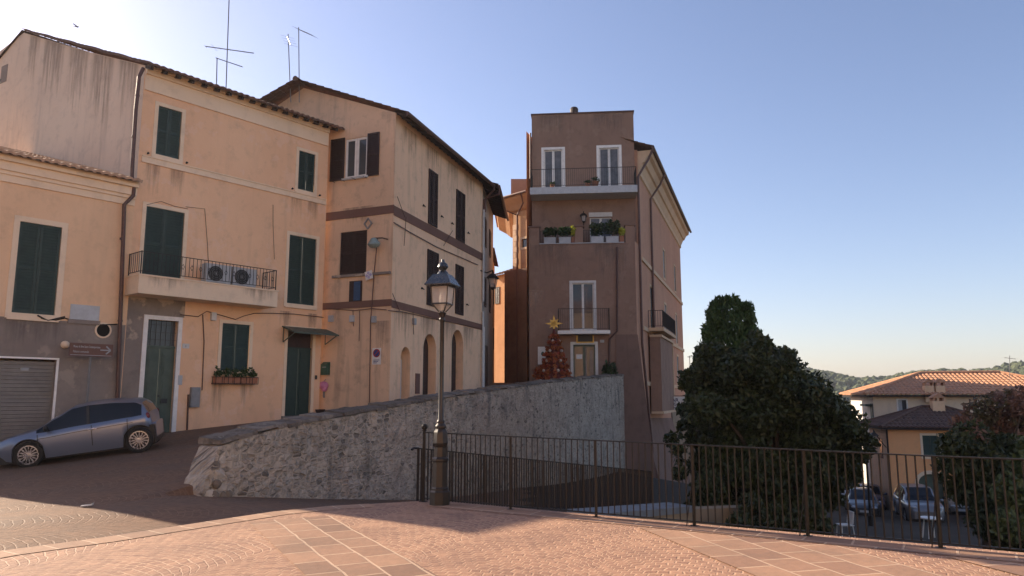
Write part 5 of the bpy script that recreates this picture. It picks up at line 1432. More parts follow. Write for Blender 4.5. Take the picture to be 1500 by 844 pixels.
for h in (hU1, hU2): glazed_door(rT, fU, h, M['white'], 'french_window', .16, .07, M['curtain'])
o = glazed_door(rT, fU, hW2, M['tower'], 'terrace_window', .02, .06, M['curtain'])
q = MB(); q.fbox(fU, hW2[0] - .05, hW2[1] + .05, hW2[3] + .03, hW2[3] + .3, 0, .06); q.build('roller_box', M['white'], o)
# top balcony
m = MB(); ua, ub = uq0 - .02, uq1 + .02; zb_ = T.uz(850, 283, 0)[1]
m.fbox(T, ua, ub, zb_, zB3 - .003, UB + .003, -.02); ob = m.build('balcony_slab', M['acwhite'], rT)
m = MB(); railing(m, [T.P(ua + .05, zB3, UB + .05), T.P(ua + .05, zB3, -.08), T.P(ub - .05, zB3, -.08), T.P(ub - .05, zB3, UB + .05)], T.uz(850, 246, 0)[1] - zB3, .12, .013, .035, .1); m.build('railing', M['iron'], ob)
def pot(px, label, s_=1.0):
    u, z = T.uz(px, 270, -.35); c_ = T.P(u, zB3, -.35)
    r = thing('flower_pot', c_, label, 'flower pot', 'pots on the top balcony')
    m = MB(); m.lathe(c_, [(.1 * s_, 0), (.15 * s_, .2 * s_), (.16 * s_, .24 * s_), (.1 * s_, .24 * s_)], 10); m.build('pot', M['terracotta'], r)
    lf = MB(); leaf_cloud(lf, [(c_ + Z * .33 * s_, (.2 * s_, .2 * s_, .12 * s_), 1)], 60, .09, rnd); lf.build('plant', M['leafdark'], r, fix=False)
pot(809, 'small flower pot before the left French window of the top balcony', .9); pot(861, 'flower pot at the middle of the top balcony railing', 1.0); pot(872, 'larger flower pot just left of the right French window on the top balcony', 1.4)
# first floor balcony
ua, ub = T.uz(817, 486, .9)[0], T.uz(894, 486, .9)[0]; z1 = T.uz(850, 484, .9)[1]; z0 = T.uz(850, 489, .9)[1]
m = MB(); m.fbox(T, ua, ub, z0, z1, .003, .9); ob = m.build('balcony_slab', M['white'], rT)
m = MB(); railing(m, [T.P(ua + .04, z1, .02), T.P(ua + .04, z1, .85), T.P(ub - .04, z1, .85), T.P(ub - .04, z1, .02)], T.uz(850, 452, .9)[1] - z1, .12, .013, .035, .1); m.build('railing', M['iron'], ob)
# entrance
s_ = MB(); surround(s_, T, hG1, .16, bottom=False); o = s_.build('entrance', M['white'], rT)
q = MB(); um = (hG1[0] + hG1[1]) / 2
for a, b in ((hG1[0], um), (um, hG1[1])): q.fbox(T, a, a + .07, hG1[2], hG1[3], -.16, -.1); q.fbox(T, b - .07, b, hG1[2], hG1[3], -.16, -.1)
q.fbox(T, hG1[0], hG1[1], hG1[3] - .1, hG1[3], -.16, -.101); q.build('door_leaf', M['greendoor'], o)
q = MB(); q.fbox(T, hG1[0], hG1[1], hG1[2], hG1[3], -.14, -.12); q.build('pane', M['glass'], o)
q = MB(); u, z = T.uz(848.5, 522.5, -.1); q.fbox(T, u - .17, u + .17, z - .13, z + .13, -.1, -.095); q.build('paper_notice', M['white'], o)
q = MB(); q.fbox(T, um + .05, um + .14, hG1[2], hG1[3] - .2, -.118, -.1); q.fbox(T, um + .3, um + .5, hG1[2] + .3, hG1[3] - .3, -.118, -.11); q.build('curtain', M['curtain'], o)
M['gold'] = plain('gold paint', (.5, .34, .08), (.36, .24, .06), .4, .4, .5, 9)
u0, z0 = T.uz(846, 501); u1, z1 = T.uz(868, 490)
r = thing('name_board', T.P((u0 + u1) / 2, (z0 + z1) / 2), 'black board with gold frame above the white framed entrance door', 'sign')
m = MB(); m.fbox(T, u0, u1, z0, z1, .036, .08); o = m.build('board', M['black'], r)
m = MB(); m.fbox(T, u0 - .06, u0, z0 - .05, z1 + .05, .036, .1); m.fbox(T, u1, u1 + .06, z0 - .05, z1 + .05, .036, .1); m.fbox(T, u0, u1, z1, z1 + .05, .036, .1); m.fbox(T, u0, u1, z0 - .05, z0, .036, .1); m.build('gilt_frame', M['gold'], o)
u0, z0 = T.uz(788, 534); u1, z1 = T.uz(801, 508)
r = thing('wall_poster', T.P((u0 + u1) / 2, z0), 'white poster with a green mark, left of the Christmas tree', 'poster')
m = MB(); m.fbox(T, u0, u1, z0, z1, .004, .03); o = m.build('sheet', M['white'], r)
q = MB(); q.sphere(T.P((u0 + u1) / 2 + .03, (z0 + z1) / 2 + .1, .03), .1, 8, 6, 0, (1, .2, 1.2)); q.build('green_mark', M['mailgreen'], o)
m = MB(); m.fbox(T, *[T.uz(x, 500)[0] for x in (879, 885)], T.uz(880, 502)[1], T.uz(880, 498)[1], .0, .03); m.build('bell_plate', M['acwhite'], rT)
# pipes
m = pxtube(T, [(904, 362), (904, 485), (893, 496), (892, 550)], .055, .1, None, 8); m.build('downpipe', M['pipe'], rT)
m = pxtube(fU, [(777, 195), (777, 240), (777, 262)], .05, .08, None, 8); m.build('downpipe', M['pipe'], rT)
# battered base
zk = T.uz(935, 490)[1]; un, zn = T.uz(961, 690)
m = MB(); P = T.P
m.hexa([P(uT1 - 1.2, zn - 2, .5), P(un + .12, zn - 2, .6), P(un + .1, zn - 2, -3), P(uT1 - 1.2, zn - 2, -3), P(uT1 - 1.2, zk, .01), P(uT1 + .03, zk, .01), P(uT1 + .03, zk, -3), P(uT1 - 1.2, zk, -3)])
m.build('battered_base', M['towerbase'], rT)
lc = T.P(*T.uz(855, 319, -1.0), -1.0)
wall_lantern(lc, T.P(*T.uz(855, 335, UB), UB), 'small brown lantern beside the terrace window of the tower', .95)
for h in (hU1, hU2): stain(rT, fU, h[0] - .5, h[1] + .4, zTop - .05, zTop - 1.6, .004)
stain(rT, T, uT0 + .2, uT0 + 2.4, zTer - .02, zTer - 2.4, .004); stain(rT, T, uT1 - 2.4, uT1 - .3, zTer - .02, zTer - 2.8, .004)
# red Christmas tree
ct = T.P(T.uz(812, 540, 1.2)[0], 0, 1.2); ct.z = gz(ct.x, ct.y); ztp = T.uz(812, 482, 1.2)[1]
r = thing('christmas_tree', ct, 'red and orange Christmas tree with a yellow star by the tower entrance', 'Christmas tree')
M['redfoil'] = leaf_mat('red orange tinsel', (.3, .04, .02), (.36, .12, .03), .5, .1); M['rbrown'] = plain('dark red cone', (.12, .025, .018), (.08, .02, .014), .7, 0, .3, 6)
hh = ztp - ct.z; m = MB()
m.lathe(ct, [(.9, 0.02), (.86, .1), (.62, hh * .3), (.4, hh * .58), (.2, hh * .8), (.05, hh)], 14); m.build('cone', M['rbrown'], r)
lf = MB()
for k in range(9):
    z = .15 + hh * .92 * k / 9; rr_ = .95 * (1 - (z / hh)) + .06
    leaf_cloud(lf, [(ct + Vector((rr_ * math.cos(2 * PI * i / 12), rr_ * math.sin(2 * PI * i / 12), z)), (.12, .12, .12), rr_) for i in range(12)], int(90 + 220 * rr_), .14, rnd)
lf.build('tinsel', M['redfoil'], r, fix=False)
M['palestar'] = plain('pale ornaments', (.5, .42, .34), (.4, .33, .28), .5, 0, .4, 9)
for k in range(5):
    z = .35 + hh * .17 * k; rr_ = 1.0 * (1 - z / hh) + .08
    for i in range(7 - k):
        a = 2 * PI * (i + .5 * (k % 2)) / (7 - k) + .2
        q = MB(); q.sphere(ct + Vector((rr_ * math.cos(a), rr_ * math.sin(a), z)), .085, 6, 4); q.build('ornament', M['palestar'], r)
m = MB(); cs = ct + Z * (hh + .3)
for i in range(8):
    a = PI / 4 * i; L_ = .5 if i % 2 == 0 else .36
    dv = T.U * math.cos(a) + Z * math.sin(a); pv = T.U * -math.sin(a) + Z * math.cos(a)
    m.prism([cs + dv * L_ - T.N * .03, cs + pv * .09 + dv * .08 - T.N * .03, cs - dv * .02 - T.N * .03, cs - pv * .09 + dv * .08 - T.N * .03], T.N * .06)
m.build('star', M['gold'], r)
# green shrub beside the entrance
cs = T.P(T.uz(893, 540, .8)[0], 0, .8); cs.z = gz(cs.x, cs.y)
r = thing('potted_shrub', cs, 'dark green shrub in a pot beside the downpipe, right of the entrance', 'plant')
m = MB(); m.lathe(cs, [(.2, 0), (.28, .45), (.3, .5), (.2, .5)], 10); m.build('pot', M['terracotta'], r)
lf = MB(); leaf_cloud(lf, [(cs + Z * 1.0, (.42, .4, .5), 1)], 260, .14, rnd); lf.build('foliage', M['leafdark'], r, fix=False)
cs = T.P(T.uz(791, 548, 1.0)[0], 0, 1.0); cs.z = gz(cs.x, cs.y)
r = thing('potted_shrub', cs, 'small potted plant with reddish flowers under the white poster', 'plant')
m = MB(); m.lathe(cs, [(.2, 0), (.28, .4), (.3, .45), (.2, .45)], 10); m.build('pot', M['terracotta'], r)
lf = MB(); leaf_cloud(lf, [(cs + Z * .75, (.4, .36, .36), 1)], 200, .12, rnd); lf.build('foliage', M['redfoil'], r, fix=False)

# ------------------------------------------------------------------ long pink house behind the tower (R)
rR = thing('long_house', R_.P(12, -2), 'long pinkish house with a pale coved cornice behind the brown tower', 'house')
LR = R_.uz(1000, 480)[0]; zRe = R_.uz(948, 246)[1]; zRe = (zRe + R_.uz(1000, 357)[1]) / 2 + .2
zW = [R_.uz(978, y)[1] for y in (376, 413, 450, 495, 516, 560)]
cols_u = [R_.uz(x, 470)[0] for x in (955, 975, 990.5)]
holes = []
for uc in cols_u[1:]:
    for za, zb in ((zW[1], zW[0]), (zW[3], zW[2]), (zW[5], zW[4])): holes.append((uc - .55, uc + .55, za, zb))
holes.append((cols_u[0] - .6, cols_u[0] + .6, zW[3] - .1, zW[2] + .3))
m = MB(); wall(m, R_, 1.7, LR, -6, zRe, holes)
q = MB(); wall(q, R_, 0, 1.7, -6, zTer + .1); q.build('side_wall', M['pink'], rR)
m.quad(R_.P(1.7, zTer, 0), R_.P(1.7, zRe, 0), R_.P(1.7, zRe + 1, -6), R_.P(1.7, zTer, -6))
m.quad(R_.P(LR, -6), R_.P(LR, zRe), R_.P(LR, zRe + 2, -7), R_.P(LR, -6, -7)); m.quad(R_.P(LR, -6, -7), R_.P(LR, zRe + 2, -7), R_.P(1.7, zRe + 2, -7), R_.P(1.7, -6, -7))
m.build('side_wall', M['pink'], rR)
for h in holes[:-1]:
    s_ = MB(); surround(s_, R_, h, .16); o = s_.build('window_frame', M['palecove'], rR); q = MB(); slats(q, R_, h[0], h[1], h[2], h[3], -.04); q.build('shutter', M['acwhite'], o)
h = holes[-1]; s_ = MB(); surround(s_, R_, h, .14, bottom=False); o = s_.build('balcony_door', M['palecove'], rR); q = MB(); slats(q, R_, h[0], h[1], h[2], h[3], -.04); q.build('shutter', M['brown'], o)
m = MB(); P = R_.P
steps = [(0, -1.5), (.1, -1.45), (.12, -1.2), (.3, -.8), (.42, -.75), (.6, -.4), (.8, -.3), (.85, -.05)]
for (d0, z0), (d1, z1) in zip(steps, steps[1:]): m.quad(P(1.8, zRe + z0, d0), P(LR, zRe + z0, d0), P(LR, zRe + z1, d1), P(1.8, zRe + z1, d1))
m.prism([P(1.8, zRe + z, d) for d, z in steps] + [P(1.8, zRe - .05, 0)], R_.U * .02); m.prism([P(LR, zRe + z, d) for d, z in steps] + [P(LR, zRe - .05, 0)], -R_.U * .02)
m.build('coved_cornice', M['palecove'], rR)
vR = Vector((-R_.n[0], -R_.n[1], .38)).normalized()
m = MB(); tiles(m, P(1.3, zRe, .95), R_.U, vR, LR - 1.1, 8, .26, .06, .45); m.build('roof_tiles', M['tiledark'], rR)
m = MB(); m.tube([P(1.4, zRe, .98), P(LR + .2, zRe, .98)], .1, 8)
m.tube([P(1.5, zRe - .1, .98), P(1.5, zRe - .7, .7), P(1.0, zRe - 1.9, .12), P(1.0, 4.6, .12), P(1.6, -2, .5), P(2.0, -4, .8)], .075, 8)
m.tube([P(7, zRe - .1, .98), P(6.8, zRe - .8, .7), P(6.2, zRe - 1.9, .12), P(6.2, 3, .12)], .075, 8); m.build('gutter', M['pipe'], rR)
m = MB()
for z in (zW[1] - .5, zW[3] - .3, zW[5] - .25): m = MB(); m.fbox(R_, 2.2, LR, z - .12, z + .12, 0, .09); m.build('string_course', M['palecove'], rR)
ua, ub = R_.uz(948, 490)[0], R_.uz(969, 490)[0]; zb_ = zW[3] - .15
m = MB(); m.fbox(R_, ua, ub, zb_ - .2, zb_, .1, 1.0); ob = m.build('balcony_slab', M['palecove'], rR)
m = MB(); railing(m, [P(ua + .05, zb_, .1), P(ua + .05, zb_, .95), P(ub - .05, zb_, .95), P(ub - .05, zb_, .1)], 1.05, .13, .016, .04, .1); m.build('railing', M['iron'], ob)
m = MB(); m.fbox(R_, ua + .3, ub - .3, zW[5] - 2.0, zb_ - .55, .1, .75); o = m.build('projecting_bay', M['tower'], rR)
q = MB(); 
for z in (zW[5] - 2.05, zb_ - .55): q.fbox(R_, ua + .22, ub - .22, z, z + .14, .1, .85)
q.fbox(R_, ub - .34, ub - .2, zW[5] - 1.9, zb_ - .56, .7, .8); q.build('bay_trim', M['palecove'], o)
m = MB(); m.hexa([P(1.0, -6, 1.6), P(15, -6, 1.6), P(15, -6, -1), P(1.0, -6, -1), P(1.0, zW[5] - 2.2, .05), P(15, zW[5] - 2.6, .05), P(15, zW[5] - 2.6, -1), P(1.0, zW[5] - 2.2, -1)]); m.build('battered_base', M['towerbase'], rR)
m = MB(); m.hexa([P(15.02, -6, .5), P(LR, -6, .5), P(LR, -6, -1), P(15.02, -6, -1), P(15.02, zW[5] - 1.4, .03), P(LR, zW[5] - 1.4, .03), P(LR, zW[5] - 1.4, -1), P(15.02, zW[5] - 1.4, -1)]); m.build('ground_floor_wall', M['beige'], rR)
# bar sign standing out from the wall
us = R_.uz(971, 590)[0]; Sg = Fr(tuple(R_.P(us, 0, .15))[:2], (R_.n[0], R_.n[1]))
zc_ = R_.uz(971, 591)[1]; Yd = R_.P(us, 0)[1]; wS = 36 / 1094 * Yd; hS = 19.5 / 1094 * Yd
r = thing('bar_sign', R_.P(us, zc_, 0), 'white sign lettered BAR standing out from the pink house beside the tree', 'sign')
m = MB(); m.fbox(Sg, 0, wS * 1.25, zc_ - hS / 2, zc_ + hS / 2, -.06, .06); o = m.build('panel', M['white'], r)
M['navy'] = plain('navy lettering', (.03, .02, .09), None, .5, 0, .3, 8)
text_mesh('BAR', hS * .36, 'lettering', M['navy'], o, Sg.P(.25, zc_ + hS * .13, .062), Sg.U, Z, True, 1.1)
text_mesh('La Gusteria', hS * .3, 'lettering', M['navy'], o, Sg.P(.25, zc_ - hS * .16, .062), Sg.U, Z, True)
text_mesh('PIZZERIA', hS * .22, 'lettering', M['navy'], o, Sg.P(.25, zc_ - hS * .42, .062), Sg.U, Z, True)
m = MB(); m.bar(Sg.P(-.2, zc_ + hS / 2 + .05, 0), Sg.P(wS, zc_ + hS / 2 + .05, 0), .04); m.build('arm', M['iron'], r)

# ------------------------------------------------------------------ orange house left of the tower (W)
W0 = Vector((.08 * 1.2, 44.5 * 1.2, 0)); Wf = Fr((W0.x, W0.y), (1.32, -1.4))
LW = Wf.uz(781, 400)[0] + .5; zWe = Wf.uz(752, 312)[1]
rW = thing('orange_house', Wf.P(.5, 2.4), 'orange house with coved eave and stone quoins, left of the brown tower', 'house')
hW = rect(Wf, 764, 351, 363, 773)
m = MB(); wall(m, Wf, 0, LW, 0, zWe, [hW]); bk = Vector((.15, 9, 0)); a = Wf.P(0, 0)
m.quad(a, a + bk, a + bk + Z * zWe, a + Z * zWe); b = Wf.P(LW, 0); m.quad(b, b + bk, b + bk + Z * zWe, b + Z * zWe); m.build('walls', M['orange'], rW)
s_ = MB(); surround(s_, Wf, hW, .16); o = s_.build('window_frame', M['palecove'], rW); q = MB(); q.fbox(Wf, hW[0], hW[1], hW[2], hW[3], -.12, -.1); q.build('pane', M['glass'], o)
zq = Wf.uz(760, 395)[1]; uq = Wf.uz(741, 480)[0]
m = MB(); wall(m, Wf, uq, LW, 0, zq, (), .1, .14); m.quad(Wf.P(uq, 0, .14), Wf.P(uq, zq, .14), Wf.P(uq, zq, .14) + bk, Wf.P(uq, 0, .14) + bk); m.quad(Wf.P(uq, zq, .14), Wf.P(LW, zq, .14), Wf.P(LW, zq, -.02), Wf.P(uq, zq, .14) + bk); m.build('lower_wall', M['lanebrown'], rW)
m = MB()
nq = int((zWe - 2) / .42)
for i in range(nq):
    l = .42 if i % 2 else .3
    if 1.5 + i * .42 > zq: m.fbox(Wf, -.03, l, 1.5 + i * .42, 1.5 + i * .42 + .4, -.3, .04)
m.build('quoins', M['tan2'], rW)
m = MB(); zt = zWe + 1.3
for (d0, z0), (d1, z1) in zip([(0.04, 0), (.25, .1), (.5, .4), (.95, .75), (1.0, .9)], [(.25, .1), (.5, .4), (.95, .75), (1.0, .9), (0, .9)]):
    m.quad(Wf.P(-d0, zWe + z0, d0), Wf.P(LW, zWe + z0, d0), Wf.P(LW, zWe + z1, d1), Wf.P(-d1, zWe + z1, d1))
    bb = Vector((.15, 9, 0)); m.quad(Wf.P(-d0, zWe + z0, d0), Wf.P(-d0, zWe + z0, d0) + bb, Wf.P(-d1, zWe + z1, d1) + bb, Wf.P(-d1, zWe + z1, d1))
m.build('coved_eave', M['orange'], rW)
vW = Vector((-Wf.n[0], -Wf.n[1], .4)).normalized()
m = MB(); tiles(m, Wf.P(-1.15, zWe + .97, 1.1), Wf.U, vW, LW + 1.15, lambda u: min(4.5, u * 1.3 + .1), .24, .055, .42)
m.add([Wf.P(-1.15, zWe + .97, 1.1), Wf.P(-1.15, zWe + .97, 1.1) + Vector((.2, 9, 0)), Wf.P(2, zWe + 2.3, -2.2) + Vector((0, 5, 0)), Wf.P(1.9, zWe + 2.4, -2.0)], [(0, 1, 2, 3)])
m.build('roof_tiles', M['tile'], rW)
m = MB(); m.tube([Wf.P(-1.1, zWe + .9, 1.15), Wf.P(-.9, zWe + .5, 1.0), Wf.P(.55, zWe - .3, .12), Wf.P(.55, 2.4, .12)], .07, 8); m.tube([Wf.P(LW, zWe + .93, 1.15), Wf.P(-1.15, zWe + .93, 1.15)], .09, 8); m.tube([Wf.P(LW - .6, zWe + .9, 1.1), Wf.P(LW - .8, zWe + .3, .7), Wf.P(.55, zWe - .35, .14)], .06, 8); m.build('gutter', M['pipe'], rW)
m = MB(); c_ = at_y(757, 276, 55.5); m.box((c_.x - .45, c_.y, c_.z - 2.2), (c_.x + 3, c_.y + 3, c_.z + .75)); m.build('roof_room', M['tower'], rW)

# ------------------------------------------------------------------ tiled house at the right edge (H)
HO = at_y(1287, 700, 54); Hf = Fr((HO.x, HO.y), (.97, -.25))
rH = thing('tiled_house', Hf.P(6, -4.7), 'cream house under a broad hipped terracotta tile roof at the right edge', 'house')
zHe = 1.55; HW, HD = 14.0, 8.6
hh_ = rect(Hf, 1316, 586, 608, 1328)
m = MB(); wall(m, Hf, 0, HW, -8, zHe, [hh_]); m.build('front_wall', M['cream'], rH)
m = MB(); m.quad(Hf.P(0, -8), Hf.P(0, zHe), Hf.P(0, zHe, -HD), Hf.P(0, -8, -HD)); m.quad(Hf.P(HW, -8), Hf.P(HW, zHe), Hf.P(HW, zHe, -HD), Hf.P(HW, -8, -HD)); m.quad(Hf.P(0, -8, -HD), Hf.P(0, zHe, -HD), Hf.P(HW, zHe, -HD), Hf.P(HW, -8, -HD)); m.build('side_wall', M['whitewash'], rH)
q = MB(); surround(q, Hf, hh_, .1); o = q.build('window_frame', M['white'], rH); q = MB(); slats(q, Hf, hh_[0], (hh_[0] + hh_[1]) / 2, hh_[2], hh_[3], -.02, leaves=1); q.build('shutter', M['acwhite'], o); q = MB(); q.fbox(Hf, (hh_[0] + hh_[1]) / 2, hh_[1], hh_[2], hh_[3], -.1, -.08); q.build('pane', M['glass'], o)
OV = .7; sl = 1.5 / 4.7; zr_ = zHe + sl * (HD / 2 + OV)
def hiproof(root, fr, u0, u1, d0, d1, z0, s_, pitch, mat_, name='roof_tiles'):
    """hip roof over u0..u1, d1 (back) .. d0 (front)"""
    hd = (d0 - d1) / 2; cs_ = math.sqrt(1 + s_ * s_); m = MB()
    N_, U_ = fr.N, fr.U
    w = u1 - u0
    tiles(m, fr.P(u0, z0, d0), U_, -N_ + Z * s_, w, lambda u: min(hd, u, w - u) * cs_, pitch, pitch * .27, pitch * 1.9)
    tiles(m, fr.P(u1, z0, d1), -U_, N_ + Z * s_, w, lambda u: min(hd, u, w - u) * cs_, pitch, pitch * .27, pitch * 1.9)
    dd = d0 - d1
    tiles(m, fr.P(u0, z0, d1), N_, U_ + Z * s_, dd, lambda u: min(hd, u, dd - u) * cs_, pitch, pitch * .27, pitch * 1.9)
    tiles(m, fr.P(u1, z0, d0), -N_, -U_ + Z * s_, dd, lambda u: min(hd, u, dd - u) * cs_, pitch, pitch * .27, pitch * 1.9)
    o = m.build(name, mat_, root)
    m = MB(); zr = z0 + hd * s_ + .05
    a, b = fr.P(u0 + hd, zr, d0 - hd), fr.P(u1 - hd, zr, d0 - hd)
    m.tube([a, b], pitch * .42, 8)
    for p, q_ in ((fr.P(u0, z0 + .05, d0), a), (fr.P(u0, z0 + .05, d1), a), (fr.P(u1, z0 + .05, d0), b), (fr.P(u1, z0 + .05, d1), b)): m.tube([p, q_], pitch * .38, 8)
    m.build('ridge_tiles', mat_, o)
    m = MB(); m.fbox(fr, u0 + .05, u1 - .05, z0 - .16, z0 - .05, d1 + .05, d0 - .05); m.build('eave_board', M['eavewood'], root)
    return o
hiproof(rH, Hf, -OV, HW + OV, OV, -HD - OV, zHe + .16, sl, .3, M['tile'])
def chimney(root, fr, px, py_t, py_b, d, w=.32):
    u, zt = fr.uz(px, py_t, d); zb = fr.uz(px, py_b, d)[1]
    m = MB(); m.fbox(fr, u - w, u + w, zb - .6, zt - .3, d - w, d + w); o = m.build('chimney', M['ochre'], root)
    q = MB()
    for k in (-1, 1): q.fbox(fr, u + k * w * .8 - .05, u + k * w * .8 + .05, zt - .3, zt - .08, d - w, d + w)
    q.prism([fr.P(u - w * 1.25, zt - .08, d + w * 1.2), fr.P(u + w * 1.25, zt - .08, d + w * 1.2), fr.P(u, zt + .22, d + w * 1.2)], -fr.N * (w * 2.4)); q.build('chimney_cap', M['tile'], o)
chimney(rH, Hf, 1359, 559, 577, .1, .3); chimney(rH, Hf, 1375, 559, 577, .1, .3)
m = MB(); u, z = Hf.uz(1276, 606); m.fbox(Hf, -.05, -.001, zHe - 2.3, zHe - .5, -1.0, -.2); m.build('shutter', M['green'], rH)
m = MB(); m.fbox(Hf, -.5, -.02, zHe - .7, zHe - .55, -2.2, -.3); m.build('side_canopy', M['green'], rH)
VO = at_y(1305, 700, 48.6); Vf = Fr((VO.x, VO.y), (.97, -.25))
rV = thing('house_wing', Vf.P(3, -4.6), 'low orange house with an arched doorway, standing before the tiled house', 'house')
zVe = Vf.uz(1340, 629)[1]; VW, VD = 7.0, 5.6
hv = rect(Vf, 1352, 638, 668, 1375); hv2 = rect(Vf, 1347, 694, 760, 1384); hv2 = (hv2[0], hv2[1], -8, hv2[3])
m = MB(); wall(m, Vf, 0, VW, -8, zVe, [hv, hv2], .25)
ua, ub, za, zb = hv2; r_ = (ub - ua) / 2; uc = (ua + ub) / 2
for sgn in (-1, 1):
    arc = [(uc + sgn * r_ * math.cos(t), zb - .55 + .55 * math.sin(t)) for t in [PI / 2 * i / 8 for i in range(9)]]
    for (a0, z0), (a1, z1) in zip(arc, arc[1:]): m.quad(Vf.P(a0, z0), Vf.P(a1, z1), Vf.P(a1, zb), Vf.P(a0, zb))
m.build('front_wall', M['apricot'], rV)
m = MB(); m.quad(Vf.P(0, -8), Vf.P(0, zVe), Vf.P(0, zVe, -VD), Vf.P(0, -8, -VD)); m.build('side_wall', M['tan2'], rV); m = MB(); m.quad(Vf.P(VW, -8), Vf.P(VW, zVe), Vf.P(VW, zVe, -VD), Vf.P(VW, -8, -VD)); m.build('side_wall', M['tan2'], rV)
m = MB(); m.fbox(Vf, ua, ub, -8, zb, -.24, -.2); m.build('arched_door', M['greendoor'], rV)
m = MB()
for i in range(10):
    t0, t1 = PI * i / 10, PI * (i + 1) / 10
    f_ = lambda t, e: (uc + (r_ + e) * math.cos(t), zb - .55 + (.55 + e) * math.sin(t))
    a0, a1, b0, b1 = f_(t0, .0), f_(t1, .0), f_(t0, .22), f_(t1, .22)
    m.hexa([Vf.P(*a0, .0), Vf.P(*a1, .0), Vf.P(*a1, .05), Vf.P(*a0, .05), Vf.P(*b0, .0), Vf.P(*b1, .0), Vf.P(*b1, .05), Vf.P(*b0, .05)])
for u in (ua - .22, ub): m.fbox(Vf, u, u + .22, -8, zb - .56, 0, .05)
m.build('arch_trim', M['cream'], rV)
shuttered_window(rV, Vf, hv, M['green'], M['cream'], .14, pins=False)
hiproof(rV, Vf, -.5, VW + .5, .5, -VD - .5, zVe + .14, .37, .26, M['tiledark'])
chimney(rV, Vf, 1372, 581, 603, -2.4, .36)
m = MB(); m.tube([Vf.P(-.06, zVe, .06), Vf.P(-.06, -5, .06)], .06, 8); m.build('downpipe', M['iron'], rV)
m = MB(); m.fbox(Vf, -.04, -.002, zVe - 2.0, zVe - .7, -2.4, -1.7); m.build('side_window', M['glass'], rV)
aerial('thin television aerial on the hipped roof at the right edge', at_y(1479, 552, 54), at_y(1479, 521, 54), [(at_y(1471, 524, 54), at_y(1488, 526, 54), eY(5, .25))], 'roof aerials')
wall_lantern(at_y(1306, 641, 47.4) + Vector((-1.1, 0, 0)), Vf.P(-.02, zVe - 1.2, -.6), 'pale lantern on the grey side wall of the orange house', 1.1)
# houses further down the street behind the tree
def far_house(px0, px1, pyt, Y, dep, mat_, label, roof=.35):
    a = at_y(px0, 700, Y); b = at_y(px1, 700, Y); zt = at_y(px0, pyt, Y).z
    f = Fr((a.x, a.y), (b.x - a.x, .0)); w = b.x - a.x
    r = thing('far_house', Vector(((a.x + b.x) / 2, Y, -5.2)), label, 'house', 'houses down the lower street')
    hs = [(w * .2, w * .2 + .9, zt - 2.2, zt - .8), (w * .62, w * .62 + .9, zt - 2.2, zt - .8), (w * .2, w * .2 + .9, zt - 5.2, zt - 3.7), (w * .62, w * .62 + .9, zt - 5.2, zt - 3.7)]
    m = MB(); wall(m, f, 0, w, -8, zt, hs)
    for u in (0, w): m.quad(f.P(u, -8), f.P(u, zt), f.P(u, zt, -dep), f.P(u, -8, -dep))
    m.build('walls', mat_, r)
    for h in hs: q = MB(); slats(q, f, h[0], h[1], h[2], h[3], -.03); q.build('shutter', M['green'], r)
    hiproof(r, f, -.5, w + .5, .5, -dep - .5, zt + .14, .35, .3, M['tile'])
far_house(1170, 1246, 640, 68, 7, M['pink'], 'pinkish house far down the lower street, behind the parked cars')
far_house(1247, 1290, 650, 60, 7, M['beige'], 'greenish beige house between the pinkish far house and the tiled house')
# lit mast far beyond the tree
mp = at_y(1010, 560, 160); r = thing('radio_mast', Vector((mp.x, mp.y, -26)), 'thin distant mast just right of the pink house', 'mast')
m = MB(); m.tube([Vector((mp.x, mp.y, -26)), at_y(1010, 521, 160)], .1, 5); a = at_y(1007, 523, 160); b = at_y(1013, 523, 160); m.bar(a, b, .15); m.build('pole', M['greybox'], r)
# ------------------------------------------------------------------ cars
def paint(name, c, metal=.35, rough=.28):
    m, nt, b = base_mat(name, rough, metal, .5)
    p = nd(nt, 'ShaderNodeTexCoord').outputs['Object']
    cc = mix(nt, ramp(nt, noise(nt, p, 3, 6, .7), .4, .7, 0, .35), c, tuple(x * .7 + .04 for x in c))
    lk(nt, cc, b.inputs['Base Color'])
    b.inputs['Coat Weight'].default_value = .6; b.inputs['Coat Roughness'].default_value = .08
    return m
M['tyre'] = plain('tyre rubber', (.018, .018, .018), (.03, .028, .026), .85, 0, .2, 12)
M['rim'] = plain('alloy rim', (.5, .5, .52), (.38, .38, .4), .3, .8, .5, 9)
M['carglass'] = glass_mat('dark car glass', (.012, .014, .018), .05, .35)
M['lamp'] = glass_mat('headlight glass', (.4, .42, .45), .08, .8); M['tail'] = glass_mat('tail light red', (.18, .01, .01), .12, .6)
M['plate'] = plain('number plate', (.6, .6, .58), (.5, .5, .5), .5, 0, .3, 4)

def lerp_tab(tab, x):
    for (a, va), (b, vb) in zip(tab, tab[1:]):
        if a <= x <= b:
            t = (x - a) / (b - a); t = t * t * (3 - 2 * t) * .35 + t * .65
            return va + (vb - va) * t
    return tab[0][1] if x < tab[0][0] else tab[-1][1]

